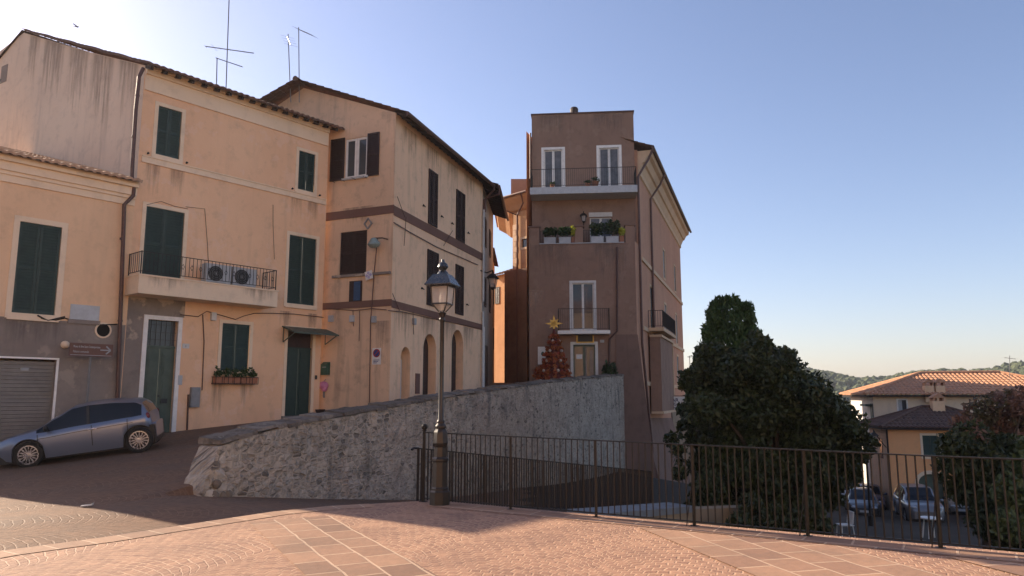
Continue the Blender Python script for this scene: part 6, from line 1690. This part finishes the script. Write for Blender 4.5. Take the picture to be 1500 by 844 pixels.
CARS = {
 'hatch': dict(L=4.17, W=1.73, wb=(-1.36, 1.185), wr=.335,
    belt=[(-2.085, .72), (-2.0, .9), (-1.9, .97), (-1.2, .95), (0, .9), (.85, .84), (1.0, .84), (1.5, .78), (1.9, .68), (2.04, .58), (2.085, .5)],
    roof=[(-2.085, .72), (-2.0, .92), (-1.92, 1.0), (-1.62, 1.28), (-1.3, 1.37), (-.7, 1.43), (-.2, 1.44), (.15, 1.40), (.55, 1.2), (1.02, .92), (1.3, .87), (1.6, .82), (1.9, .72), (2.04, .6), (2.085, .5)],
    half=[(-2.085, .55), (-2.03, .72), (-1.8, .82), (-1.2, .86), (.9, .86), (1.5, .83), (1.85, .74), (2.0, .62), (2.085, .45)], glass=(-1.58, .98), ws=(.15, 1.02), rw=(-1.92, -1.58)),
 'suv': dict(L=4.5, W=1.86, wb=(-1.35, 1.3), wr=.37,
    belt=[(-2.25, .9), (-2.15, 1.08), (-1.0, 1.08), (1.0, 1.03), (1.5, 1.02), (2.05, .96), (2.2, .85), (2.25, .7)],
    roof=[(-2.25, .9), (-2.2, 1.1), (-2.0, 1.6), (-1.5, 1.74), (-.4, 1.78), (.25, 1.72), (.65, 1.45), (1.05, 1.12), (1.5, 1.08), (2.05, 1.0), (2.2, .88), (2.25, .7)],
    half=[(-2.25, .75), (-2.1, .9), (-1.3, .93), (1.3, .93), (1.9, .88), (2.15, .76), (2.25, .6)], glass=(-2.0, .95), ws=(.25, 1.05), rw=(-2.2, -2.0)),
 'sedan': dict(L=4.4, W=1.75, wb=(-1.3, 1.3), wr=.31,
    belt=[(-2.2, .7), (-2.1, .92), (-1.5, .96), (.9, .9), (1.5, .84), (2.0, .72), (2.2, .5)],
    roof=[(-2.2, .7), (-2.1, .96), (-1.75, 1.05), (-1.35, 1.3), (-.8, 1.46), (0, 1.48), (.3, 1.42), (1.05, .98), (1.5, .9), (2.0, .76), (2.2, .5)],
    half=[(-2.2, .6), (-2.05, .78), (-1.3, .87), (1.2, .87), (1.8, .8), (2.1, .65), (2.2, .5)], glass=(-1.5, .95), ws=(.3, 1.05), rw=(-1.75, -1.35)),
}

for key in ('belt', 'roof', 'half'):
    CARS['hatch'][key] = [((-1.36 + (x + 1.36) * .45) if x < -1.36 else x, v) for x, v in CARS['hatch'][key]]
CARS['hatch']['glass'] = (-1.46, .98); CARS['hatch']['rw'] = (-1.612, -1.46)
def build_car(kind, label, cat, mat_, group=None, plate=None, name='parked_car'):
    c = CARS[kind]; hl = c['L'] / 2; wr = c['wr']
    r = thing(name, (0, 0, 0), label, cat, group)
    hb = -c['half'][0][0]
    xs = sorted(set([round(-hb + i * (hl + hb) / 46, 3) for i in range(47)] + [round(w + wr * 1.14 * k, 3) for w in c['wb'] for k in (-1.02, -1, -.9, -.75, -.5, -.25, 0, .25, .5, .75, .9, 1, 1.02)] + list(c['ws']) + list(c['rw']) + list(c['glass'])))
    rows = []
    for x in xs:
        zb, zr, w = lerp_tab(c['belt'], x), lerp_tab(c['roof'], x), lerp_tab(c['half'], x)
        zr = max(zr, zb + .004); sill = .2 + .12 * max(0, (x - hl if x > 0 else -x - hb) + .5) / .5
        arch = 0
        for wx in c['wb']:
            d = abs(x - wx)
            if d < wr * 1.14 + 1e-6: arch = max(arch, wr + math.sqrt(max(0, (wr * 1.14) ** 2 - d * d)))
        zs = max(sill, arch)
        g = zr - zb; ti = .16 * min(1, g / .4)
        ring = [(w * .96, zs), (w * 1.0, max(zs + .01, .36)), (w * 1.005, max(zs + .02, .52)), (w * 1.0, max(zs + .03, zb - .14)), (w * .975, max(zs + .04, zb - .03)), (w * .94, max(zs + .05, zb + .004)),
                (w * (.94 - ti * .55), zb + g * .5), (w * (.93 - ti * 1.15), max(zb + .005, zr - .055 * min(1, g / .3))), (w * (.84 - ti * 1.2), zr - .012 * min(1, g / .2)), (w * .42, zr + .012), (0, zr + .018)]
        rows.append([(x, y, z) for y, z in ring])
    n = len(rows[0]); body = MB(); glass = MB()
    vs = [Vector(p) for rw in rows for p in rw] + [Vector((p[0], -p[1], p[2])) for rw in rows for p in rw]
    off = len(rows) * n
    bf, gf = [], []
    for i in range(len(rows) - 1):
        xa, xb = xs[i], xs[i + 1]; xm = (xa + xb) / 2
        for k in range(n - 1):
            a, b, d, e = i * n + k, (i + 1) * n + k, (i + 1) * n + k + 1, i * n + k + 1
            isg = False
            if k in (5, 6) and c['glass'][0] < xm < c['glass'][1] and lerp_tab(c['roof'], xm) - lerp_tab(c['belt'], xm) > .1: isg = True
            if k in (8, 9) and (c['ws'][0] < xm < c['ws'][1] or c['rw'][0] < xm < c['rw'][1]): isg = True
            (gf if isg else bf).append((a, b, d, e)); (gf if isg else bf).append((off + a, off + e, off + d, off + b))
    body.add(vs, bf); glass.add(vs, gf)
    body.add([rows[0][k] for k in range(n)] + [(rows[0][k][0], -rows[0][k][1], rows[0][k][2]) for k in range(n)], [tuple(list(range(n)) + [n + k for k in range(n - 1, -1, -1)])])
    body.add([rows[-1][k] for k in range(n)] + [(rows[-1][k][0], -rows[-1][k][1], rows[-1][k][2]) for k in range(n)], [tuple(list(range(n)) + [n + k for k in range(n - 1, -1, -1)])])
    def clean(mb):
        used = sorted({i for f in mb.f for i in f}); mp_ = {j: i for i, j in enumerate(used)}
        mb.v = [mb.v[j] for j in used]; mb.f = [tuple(mp_[i] for i in f) for f in mb.f]
    clean(body); clean(glass)
    ob = body.build('body', mat_, r, True, local=True)
    glass.build('windows', M['carglass'], r, True, local=True)
    m = MB(); w0 = c['W'] / 2
    m.box((-hb + .15, -w0 + .12, .16), (hl - .15, w0 - .12, .5))
    for wx in c['wb']: m.box((wx - wr * 1.12, -w0 + .1, .2), (wx + wr * 1.12, w0 - .1, wr * 2.05))
    m.build('underbody', M['black'], r, local=True)
    # wheels
    for wx in c['wb']:
        for sy in (-1, 1):
            m = MB(); cy = sy * (w0 - .11)
            m.lathe((wx, cy - sy * .1, wr), [(wr * .7, 0), (wr * .93, 0), (wr, .03), (wr, .17), (wr * .93, .2), (wr * .72, .2), (wr * .69, .17)], 28, 0, (0, sy, 0)); ow = m.build('wheel', M['tyre'], r, local=True)
            m = MB(); 
            m.lathe((wx, cy + sy * .03, wr), [(wr * .70, 0), (wr * .72, .06), (wr * .64, .062), (wr * .62, .01), (0, .0)], 28, 0, (0, sy, 0))
            m.lathe((wx, cy + sy * .05, wr), [(.06, 0), (.055, .045), (0, .05)], 10, 0, (0, sy, 0))
            for k in range(15):
                a = 2 * PI * k / 15; dv = Vector((math.cos(a), 0, math.sin(a)))
                m.bar(Vector((wx, cy + sy * .075, wr)) + dv * .045, Vector((wx, cy + sy * .075, wr)) + dv * wr * .66, .018, .03)
            m.build('rim', M['rim'], ow, local=True)
            q = MB(); q.lathe((wx, cy + sy * .02, wr), [(wr * .62, 0), (wr * .62, .02), (0, .02)], 20, 0, (0, sy, 0)); q.build('brake', M['black'], ow, local=True)
    zb0 = lerp_tab(c['belt'], hl - .15)
    for sy in (-1, 1):
        m = MB(); yy = lerp_tab(c['half'], hl - .14) * .78
        m.sphere((hl - .17, sy * yy, zb0 - .03), .16, 12, 8, 0, (.9, 1.1, .55)); m.build('headlight', M['lamp'], r, True, local=True)
        m = MB(); yy = lerp_tab(c['half'], -hb + .08) * .93; m.sphere((-hb + .1, sy * yy, lerp_tab(c['belt'], -hb + .12) - .04), .11, 10, 8, 0, (.6, .6, .85)); m.build('tail_light', M['tail'], r, True, local=True)
        wv = lerp_tab(c['half'], .75)
        m = MB(); m.sphere((.72, sy * (wv + .1), lerp_tab(c['belt'], .72) + .1), .1, 10, 7, 0, (.6, 1.0, .75)); m.bar((.72, sy * wv * .93, lerp_tab(c['belt'], .72) + .03), (.72, sy * (wv + .06), lerp_tab(c['belt'], .72) + .07), .05); m.build('wing_mirror', M['black'] if kind == 'hatch' else mat_, r, True, local=True)
        m = MB(); zq = lerp_tab(c['belt'], -.25)
        m.sphere((-.3, sy * (lerp_tab(c['half'], -.3) * 1.0 + .005), zq - .13), .1, 10, 6, 0, (1.1, .22, .25)); m.build('door_handle', M['rim'], r, True, local=True)
        m = MB()
        for x in ((.95, -.28, -1.12) if kind != 'suv' else (.95, -.2, -1.1)):
            wv = lerp_tab(c['half'], x)
            pts = [(x, sy * (wv * f + .002), z) for f, z in ((1.0, .36), (1.005, .52), (1.0, lerp_tab(c['belt'], x) - .14), (.975, lerp_tab(c['belt'], x) - .03))]
            for a, b in zip(pts, pts[1:]): m.bar(a, b, .018, .008)
        xx = [-1.25 + 2.2 * i / 12 for i in range(13)]
        pts = [(x, sy * (lerp_tab(c['half'], x) * 1.0 + .003), lerp_tab(c['belt'], x) - .14 ) for x in xx]
        for a, b in zip(pts, pts[1:]): m.bar(a, b, .006, .014)
        x = -.2; m.bar((x, sy * (lerp_tab(c['half'], x) * .94 + .0), lerp_tab(c['belt'], x)), (x, sy * (lerp_tab(c['half'], x) * .80), lerp_tab(c['roof'], x) - .07), .06, .012)
        m.build('door_seams', M['black'], r, local=True)
    m = MB(); m.box((hl - .02, -.26, .38), (hl + .02, .26, .49)); m.build('number_plate', M['plate'], r, local=True)
    m = MB(); m.box((hl - .06, -.5, .26), (hl + .012, .5, .34)); m.box((hl - .08, -.42, .52), (hl - .01, .42, .6)); m.build('grille', M['black'], r, local=True)
    return r

def place(r, fwd, up, loc):
    x = Vector(fwd).normalized(); z = Vector(up); z = (z - x * z.dot(x)).normalized(); y = z.cross(x)
    mt = Matrix((x, y, z)).transposed().to_4x4(); mt.translation = Vector(loc)
    r.matrix_world = mt
    r.location = mt.translation; r.rotation_euler = mt.to_euler()

M['bluepaint'] = paint('metallic light blue paint', (.17, .2, .265), .5, .3)
car = build_car('hatch', 'light blue hatchback parked on the sloping cobbles before the grey garage shutter', 'car', M['bluepaint'])
cf = Vector((-12.6, 19.9, 0)); cr = Vector((-10.2, 20.6, 0))
for p in (cf, cr): p.z = gz(p.x, p.y) + .0
fw = (cf - cr).normalized(); side = Vector((-fw.y, fw.x, 0)).normalized()   # car's left
cc = (cf + cr) / 2 - side * .75
rgt = cc - side * .75
upv = fw.cross(-(Vector((rgt.x, rgt.y, gz(rgt.x, rgt.y))) - (cf + cr) / 2).normalized() * -1)
if upv.z < 0: upv = -upv
x_ = fw; z_ = (upv - x_ * upv.dot(x_)).normalized(); y_ = z_.cross(x_)
org = cf - x_ * 1.185 - y_ * .755
place(car, fw, upv, org); car.scale = (1.035, 1.035, 1.035)
def park(r, px, py, Y, fwd):
    p = at_y(px, py, Y); z = gz(p.x, p.y); place(r, Vector((fwd[0], fwd[1], 0)), (0, 0, 1), (p.x, p.y, z))
M['silver'] = paint('silver paint', (.2, .2, .21), .5, .35); M['dgrey'] = paint('dark grey paint', (.06, .065, .07), .5, .3); M['whitepaint'] = paint('white paint', (.4, .4, .39), .0, .35); M['palepaint'] = paint('pale grey paint', (.22, .21, .19), .2, .4); M['navypaint'] = paint('dark blue paint', (.03, .04, .09), .4, .3)
GP = 'cars parked in the lower street'
park(build_car('suv', 'silver off road car facing the fence, in front of the arched doorway', 'car', M['silver'], GP), 1346, 757, 42, (-.3, -.95))
park(build_car('hatch', 'dark grey hatchback facing the fence, left of the silver off road car', 'car', M['dgrey'], GP), 1263, 745, 44.5, (-.36, -.93))
park(build_car('sedan', 'dark blue car parked behind the dark grey hatchback', 'car', M['navypaint'], GP), 1272, 720, 50.5, (-.36, -.93))
park(build_car('sedan', 'white car far down the lower street beside the dark tree', 'car', M['whitepaint'], GP), 1241, 715, 54, (-.36, -.93))
park(build_car('hatch', 'silver hatchback behind the white car, farthest down the lower street', 'car', M['silver'], GP), 1236, 705, 61, (-.36, -.93))
park(build_car('hatch', 'pale hatchback half hidden by the bush, right of the silver off road car', 'car', M['palepaint'], GP), 1410, 740, 47, (-.5, -.87))
park(build_car('hatch', 'white hatchback seen through the bush, nearest the right edge', 'car', M['whitepaint'], GP), 1448, 735, 42, (-.55, -.84))

# white plastic table and chair on the lower street
tp_ = at_y(1363, 762, 27); tp_.z = gz(tp_.x, tp_.y)
r = thing('plastic_table', tp_, 'white round plastic table before the silver off road car', 'table')
m = MB(); m.lathe(tp_, [(.34, .68), (.36, .7), (.36, .725), (.3, .73)], 20); m.build('tabletop', M['white'], r)
for k in range(4):
    a = PI / 4 + k * PI / 2; q = MB(); q.tube([tp_ + Vector((.2 * math.cos(a), .2 * math.sin(a), .69)), tp_ + Vector((.3 * math.cos(a), .3 * math.sin(a), 0))], .025, 6); q.build('leg', M['white'], r)
cp_ = at_y(1238, 772, 26); cp_.z = gz(cp_.x, cp_.y)
r = thing('plastic_chair', cp_, 'white plastic chair alone on the lower street near the tree', 'chair')
m = MB(); m.box((cp_.x - .22, cp_.y - .22, cp_.z + .42), (cp_.x + .22, cp_.y + .22, cp_.z + .45)); m.build('seat', M['white'], r)
m = MB(); m.obox(cp_ + Vector((.2, 0, .68)), (.02, 0, .0), (0, .21, 0), (.03, 0, .2)); m.build('backrest', M['white'], r)
for sx in (-1, 1):
    for sy in (-1, 1): q = MB(); q.tube([cp_ + Vector((.18 * sx, .18 * sy, .43)), cp_ + Vector((.22 * sx, .22 * sy, 0))], .018, 6); q.build('leg', M['white'], r)
# globe lamp
gp = at_y(1268.5, 662, 31); gb = Vector((gp.x, gp.y, gz(gp.x, gp.y)))
r = thing('globe_lamp', gb, 'globe topped lamp post showing above the fence rail by the orange house', 'lamp post')
m = MB(); m.lathe(gb, [(.1, 0), (.1, .4), (.05, .45), (.04, gp.z - gb.z - .2), (.07, gp.z - gb.z - .12)], 10); m.build('post', M['iron'], r)
m = MB(); m.sphere(gp, .14, 14, 10); m.build('globe', M['curtain'], r, True)
# scrap of paper on the street
pp_ = at_z(128, 733, 0); pp_.z = gz(pp_.x, pp_.y)
m = MB(); m.obox(pp_ + Z * .03, (.08, .01, .008), (-.01, .045, 0), (0, 0, .006)); m.obox(pp_ + Vector((.05, .01, .04)), (.035, .006, .02), (-.006, .035, 0), (0, 0, .004))
tag(m.build('litter', M['white']), 'small scrap of white litter on the cobbles near the shadow edge', 'litter')
# one bird high on the left
bp_ = at_y(112, 39, 130)
m = MB(); m.sphere(bp_, .16, 8, 6, 0, (2.0, .8, .7)); m.sphere(bp_ + Vector((.34, 0, .03)), .09, 8, 6)
for s_ in (-1, 1): m.prism([bp_ + Vector((.2, .1 * s_, .05)), bp_ + Vector((-.12, .1 * s_, .05)), bp_ + Vector((-.3, .75 * s_, .16)), bp_ + Vector((-.05, .8 * s_, .18))], (0, 0, .02))
m.prism([bp_ + Vector((-.28, -.05, .0)), bp_ + Vector((-.28, .05, 0)), bp_ + Vector((-.55, .12, 0)), bp_ + Vector((-.55, -.12, 0))], (0, 0, .02))
tag(m.build('bird', M['black'], None, True), 'small dark bird gliding in the pale sky above the left gable', 'bird')

# ------------------------------------------------------------------ trees
M['bark'] = plain('tree bark', (.07, .05, .037), (.045, .034, .026), .95, 0, .1, 5, .6)
M['cypress'] = leaf_mat('cypress foliage', (.022, .05, .014), (.055, .095, .02), .6, .2)
M['broad'] = leaf_mat('dark glossy broad leaves', (.02, .03, .01), (.046, .06, .017), .45, .22)
M['plum'] = leaf_mat('reddish brown leaves', (.17, .09, .065), (.28, .16, .11), .5, .35, (.09, .08, .04))
M['shrub'] = leaf_mat('dark evergreen shrub leaves', (.024, .034, .012), (.05, .062, .02), .5, .2)
M['olive'] = leaf_mat('olive green leaves', (.05, .07, .02), (.09, .11, .035), .5, .25)
def tree(name, base, label, cat, crown, mat_, n, size, trunk_r, th, limbs, seed, group=None, elong=1.6, up=.3, shell=.0):
    rnd = random.Random(seed); r = thing(name, base, label, cat, group)
    m = MB(); top = base + Z * th
    m.tube([base - Z * .3, base + Vector((.05, .03, th * .3)), base + Vector((-.04, .05, th * .7)), top], [trunk_r * 1.3, trunk_r, trunk_r * .8, trunk_r * .55], 9)
    for c_, rr_, w in limbs:
        c_ = Vector(c_); a = base + Z * th * rnd.uniform(.45, .9)
        mid = a + (c_ - a) * .5 + Vector((0, 0, .15)); m.tube([a, mid, c_], [trunk_r * .5, trunk_r * .33, trunk_r * .12], 6)
    m.build('trunk', M['bark'], r)
    lf = MB(); leaf_cloud(lf, crown, n, size, rnd, up, 0, elong, shell); lf.build('crown', mat_, r, fix=False)
    return r
rnd = random.Random(21)
# broadleaf tree
tb = at_y(1140, 700, 21.5); tb.z = gz(tb.x, tb.y)
def blob(px, py, Y, rp, rz=None, w=None):
    p = at_y(px, py, Y + rnd.uniform(-.9, .9)); s_ = Y / 1083; rr_ = rp * s_
    return (p, (rr_, rr_, (rz or rp) * s_), w or rr_ ** 2)
cr_ = []
outline = [(1030, 556), (1030, 600), (1026, 640), (1034, 680), (1040, 720), (1095, 570), (1115, 590), (1125, 640), (1135, 560), (1130, 680), (1150, 650), (1100, 640), (1090, 690), (1170, 650), (1190, 690), (1105, 725), (1150, 740), (1210, 670), (1055, 600), (1075, 650), (1045, 520), (1070, 545), (1110, 520), (1135, 530), (1160, 548), (1195, 572), (1214, 598), (1235, 622), (1246, 655), (1228, 690), (1205, 720), (1170, 740), (1120, 760), (1075, 765), (1040, 745), (1100, 600), (1150, 620), (1200, 650), (1060, 620), (1110, 670), (1160, 690), (1060, 690), (1130, 720), (1090, 560), (1030, 590), (1180, 610), (1215, 640)]
for px, py in outline:
    cr_.append(blob(px, py, 21.5, rnd.uniform(24, 36), rnd.uniform(20, 30)))
    cr_.append(blob(px + rnd.uniform(-18, 18), py + rnd.uniform(-14, 14), 21.5 + rnd.uniform(-1.2, 1.2), rnd.uniform(12, 22)))
for px, py in [(1006, 548), (1008, 562), (1016, 540), (1003, 596), (990, 636), (994, 660), (998, 690), (1118, 500), (1126, 506), (1122, 522), (1148, 530), (1170, 545), (1186, 556), (1200, 570), (1225, 586), (1235, 600), (1252, 612), (1262, 626), (1276, 638), (1282, 652), (1272, 668), (1258, 692), (1112, 492), (1030, 530), (1004, 620), (1245, 700), (1140, 520), (1160, 536), (1210, 578), (1125, 545), (1110, 520)]:
    for k in range(2): cr_.append(blob(px - (9 if px > 1215 else 0) + rnd.uniform(-7, 5), py + rnd.uniform(-2, 9), 21.5 + rnd.uniform(-.6, .6), rnd.uniform(6, 13), rnd.uniform(6, 13)))
for px, py in ((1112, 535), (1128, 552), (1145, 565), (1165, 585), (1185, 600), (1120, 600), (1140, 600), (1160, 620)): cr_.append(blob(px, py, 21.2, 26, 22))
tree('broadleaf_tree', tb, 'large dark broadleaf tree spreading wide behind the middle of the fence', 'tree', cr_, M['broad'], 46000, .11, .2, 2.8, cr_[:60:4], 4, elong=1.5)
# cypress
cyb = at_y(1072, 700, 24.5); cyb.z = gz(cyb.x, cyb.y)
cy = []
for py, w in ((450, 17), (460, 29), (475, 36), (490, 42), (508, 48), (526, 54), (545, 60), (566, 64), (590, 66), (620, 60), (660, 54)):
    p = at_y(1071 + (py - 450) * .02, py, 24.5); rr_ = w * 24.5 / 1083
    cy.append((p, (rr_, rr_, .42), rr_ ** 1.3))
for k in range(46):
    py = rnd.uniform(450, 600); wdt = 27 + (py - 450) * .26; s_ = rnd.choice((-1, 1)) * rnd.uniform(.5, 1.0)
    p = at_y(1072 + s_ * wdt, py, 24.5 + rnd.uniform(-.8, .2)); cy.append((p, (.16, .2, .36), .16))
for px, yy in ((1045, 450), (1053, 443), (1066, 441), (1078, 443), (1090, 452), (1100, 466), (1040, 458), (1060, 440)): cy.append((at_y(px, yy + rnd.uniform(-1, 3), 24.5 + rnd.uniform(-.3, .3)), (.16, .16, .2), .1))
tree('cypress_tree', cyb, 'tall clipped cypress with a flat lit top rising behind the broadleaf tree', 'tree', cy, M['cypress'], 22000, .075, .16, 5.5, [], 9, elong=2.4, up=-1.6, shell=.35)
# reddish tree and dark bushes at the right
pb = at_y(1455, 700, 19.5); pb.z = gz(pb.x, pb.y); rnd = random.Random(33)
cp2 = [blob(px, py, 19.5, r_, r_ * .8) for px, py, r_ in ((1415, 622, 22), (1440, 600, 24), (1470, 592, 26), (1500, 585, 26), (1530, 600, 30), (1455, 628, 26), (1490, 622, 30), (1425, 640, 20), (1520, 640, 30), (1480, 650, 26))]
tree('plum_tree', pb, 'thin reddish leaved tree lit by the sun at the right edge', 'tree', cp2, M['plum'], 3600, .1, .1, 2.6, cp2, 12)
sb = at_y(1440, 700, 18.2); sb.z = gz(sb.x, sb.y)
cs2 = [blob(px, py, 18.2, r_, r_ * .9) for px, py, r_ in ((1400, 655, 26), (1425, 640, 26), (1400, 690, 28), (1440, 680, 34), (1470, 660, 30), (1410, 720, 22), (1445, 725, 30), (1480, 700, 34), (1500, 740, 32), (1450, 765, 28), (1490, 790, 34), (1395, 675, 18))]
tree('evergreen_bush', sb, 'dense dark evergreen bush under the reddish leaved tree', 'bush', cs2, M['shrub'], 9000, .1, .12, 1.5, cs2[::3], 14)
ob_ = at_y(1500, 740, 16.5); ob_.z = gz(ob_.x, ob_.y)
cs3 = [blob(px, py, 16.5, r_) for px, py, r_ in ((1480, 720, 24), (1500, 690, 26), (1520, 660, 28), (1500, 760, 30), (1530, 720, 34), (1478, 770, 22))]
tree('olive_shrub', ob_, 'paler olive green shrub nearest the fence at the right edge', 'bush', cs3, M['olive'], 3000, .09, .07, 1.1, cs3[:4], 15)
lb = at_y(1120, 765, 17.5); lb.z = gz(lb.x, lb.y)
cs4 = [blob(px, py, 17.5, r_) for px, py, r_ in ((1085, 770, 18), (1110, 760, 22), (1140, 765, 24), (1170, 770, 22), (1200, 775, 20), (1100, 740, 18), (1185, 748, 20))]
tree('low_bush', lb, 'low dark bush at the foot of the broadleaf tree behind the fence', 'bush', cs4, M['shrub'], 3600, .1, .06, .5, cs4[:3], 17)

# ------------------------------------------------------------------ hills and far wood
def hz(az, d):
    """height of the far hills"""
    e = sst(260, 640, d)
    und = 3.2 * math.sin(az * 23) + 2.2 * math.sin(az * 51 + 1) + 2.0 * math.sin(d * .013 + az * 9)
    return -28 + e * (44 + und) + 6 * math.sin(d * .02 + az * 17) * e * (1 - e) * 2
m = MB(); az_ = [math.radians(a) for a in range(-44, 84, 1)]; ds = [150, 200, 250, 290, 330, 370, 410, 450, 490, 530, 570, 610, 650, 700, 800, 1000]
vs = [(d * math.sin(a), d * math.cos(a), hz(a, d) - (4 if d == 150 else 0) - sst(700, 1000, d) * 60) for a in az_ for d in ds]
nn_ = len(ds); m.add(vs, [(i * nn_ + k, (i + 1) * nn_ + k, (i + 1) * nn_ + k + 1, i * nn_ + k + 1) for i in range(len(az_) - 1) for k in range(nn_ - 1)])
tag(m.build('hills', M['hill'], None, True, fix=False), kind='structure')
M['wood'] = leaf_mat('far wood foliage', (.035, .055, .022), (.085, .1, .04), .8, 0)
bm = bmesh.new(); bmesh.ops.create_icosphere(bm, subdivisions=2, radius=1); bm.verts.ensure_lookup_table()
iv = [v.co.copy() for v in bm.verts]; iff = [tuple(v.index for v in f.verts) for f in bm.faces]; bm.free()
rnd = random.Random(77); vs = []; fs = []
for k in range(5200):
    a = math.radians(rnd.uniform(15, 46) if k % 6 else rnd.uniform(-12, 15)); d = 270 + 400 * rnd.random() ** .8
    r_ = rnd.uniform(1.5, 3.6); base = Vector((d * math.sin(a), d * math.cos(a), hz(a, d) + r_ * .55))
    ph = rnd.uniform(0, 6); o_ = len(vs); sq = rnd.uniform(.75, 1.15)
    for v in iv:
        f_ = 1 + .22 * math.sin(v.x * 5 + ph) * math.cos(v.y * 6 + ph * 2) + rnd.uniform(-.1, .1)
        vs.append(base + Vector((v.x * r_ * f_, v.y * r_ * f_, v.z * r_ * f_ * sq)))
    fs += [tuple(o_ + i for i in f) for f in iff]
m = MB(); m.v = vs; m.f = fs; m.mi = [0] * len(fs); m.uv = [None] * len(fs)
tag(m.build('far_wood', M['wood'], None, False, fix=False), 'wooded hillside of many tree crowns on the horizon', 'wood', None, 'stuff')

# ------------------------------------------------------------------ unseen houses added behind the camera to throw warm light on the facades
def fill_house(p, q, h, mat_, label):
    f = Fr(p, (q[0] - p[0], q[1] - p[1])); w = math.hypot(q[0] - p[0], q[1] - p[1])
    r = thing('fill_house', f.P(w / 2, 0), label, 'house', 'houses added behind the camera to bounce light')
    n = int(w / 3.2); hs = [((k + .5) * w / n - .5, (k + .5) * w / n + .5, z, z + 1.8) for k in range(n) for z in (4.6, 8.2, 11.6) if z + 2.2 < h]
    m = MB(); wall(m, f, 0, w, -2, h, hs)
    for u in (0, w): m.quad(f.P(u, -2), f.P(u, h), f.P(u, h, -9), f.P(u, -2, -9))
    m.quad(f.P(0, -2, -9), f.P(0, h, -9), f.P(w, h, -9), f.P(w, -2, -9)); m.build('walls', mat_, r)
    for h_ in hs: q_ = MB(); slats(q_, f, h_[0], h_[1], h_[2], h_[3], -.03); q_.build('shutter', M['green'], r)
    hiproof(r, f, -.5, w + .5, .5, -9.5, h + .14, .35, .3, M['tile'])
fill_house((17.5, -5.0), (4.5, -16.0), 14.5, M['cream'], 'added unseen tall cream house with green shutters, bouncing warm light from behind the camera')
fill_house((4.2, -16.3), (-11.5, -25.5), 13.5, M['ochre'], 'added unseen long ochre house with green shutters, bouncing warm light from behind the camera')
# ------------------------------------------------------------------ the air
hm = bpy.data.materials.new('haze air'); hm.use_nodes = True; nt = hm.node_tree
nt.nodes.remove(nt.nodes['Principled BSDF'])
pv = nd(nt, 'ShaderNodeVolumePrincipled'); pv.inputs['Color'].default_value = (.9, .9, .95, 1); pv.inputs['Density'].default_value = .00025; pv.inputs['Anisotropy'].default_value = .4
lk(nt, pv.outputs[0], nt.nodes['Material Output'].inputs['Volume'])
m = MB(); m.box((-1100, -420, -95), (1100, 1150, 42)); tag(m.build('haze', hm), 'thin pale haze filling the valley air', 'haze', None, 'stuff')
# ------------------------------------------------------------------ light, sky, camera
AZ, EL = math.radians(-57), math.radians(25.1)
sd_ = Vector((math.sin(AZ) * math.cos(EL), math.cos(AZ) * math.cos(EL), math.sin(EL)))
sl_ = bpy.data.lights.new('sun', 'SUN'); sl_.energy = 4.4; sl_.angle = math.radians(.5); sl_.color = (1, .83, .63)
so = bpy.data.objects.new('sun', sl_); col.objects.link(so); so.rotation_euler = sd_.to_track_quat('Z', 'Y').to_euler(); so.location = sd_ * 50 + Z * 30
w = bpy.data.worlds.new('World'); sc.world = w; w.use_nodes = True; nt = w.node_tree
bg = nt.nodes['Background']; sky = nt.nodes.new('ShaderNodeTexSky'); sky.sky_type = 'NISHITA'; sky.sun_disc = False
sky.sun_elevation = EL; sky.sun_rotation = AZ; sky.altitude = 200; sky.air_density = 1.0; sky.dust_density = 1.1; sky.ozone_density = 2.6
tint = mix(nt, 1.0, sky.outputs[0], (1.08, .925, .93), 'MULTIPLY'); nt.links.new(tint, bg.inputs[0]); bg.inputs[1].default_value = .09
cam = bpy.data.cameras.new('camera'); cam.sensor_width = 36; cam.lens = F / 1500 * 36; cam.clip_end = 6000; cam.clip_start = .1
co = bpy.data.objects.new('camera', cam); col.objects.link(co); co.location = (0, 0, CZ); co.rotation_euler = (PI / 2 + PITCH, 0, 0)
sc.camera = co
sc.view_settings.view_transform = 'Standard'; sc.view_settings.look = 'None'; sc.view_settings.gamma = 1.0; sc.view_settings.exposure = 1.25
sc.cycles.max_bounces = 6; sc.cycles.diffuse_bounces = 4; sc.cycles.transparent_max_bounces = 12
sc.cycles.use_denoising = True
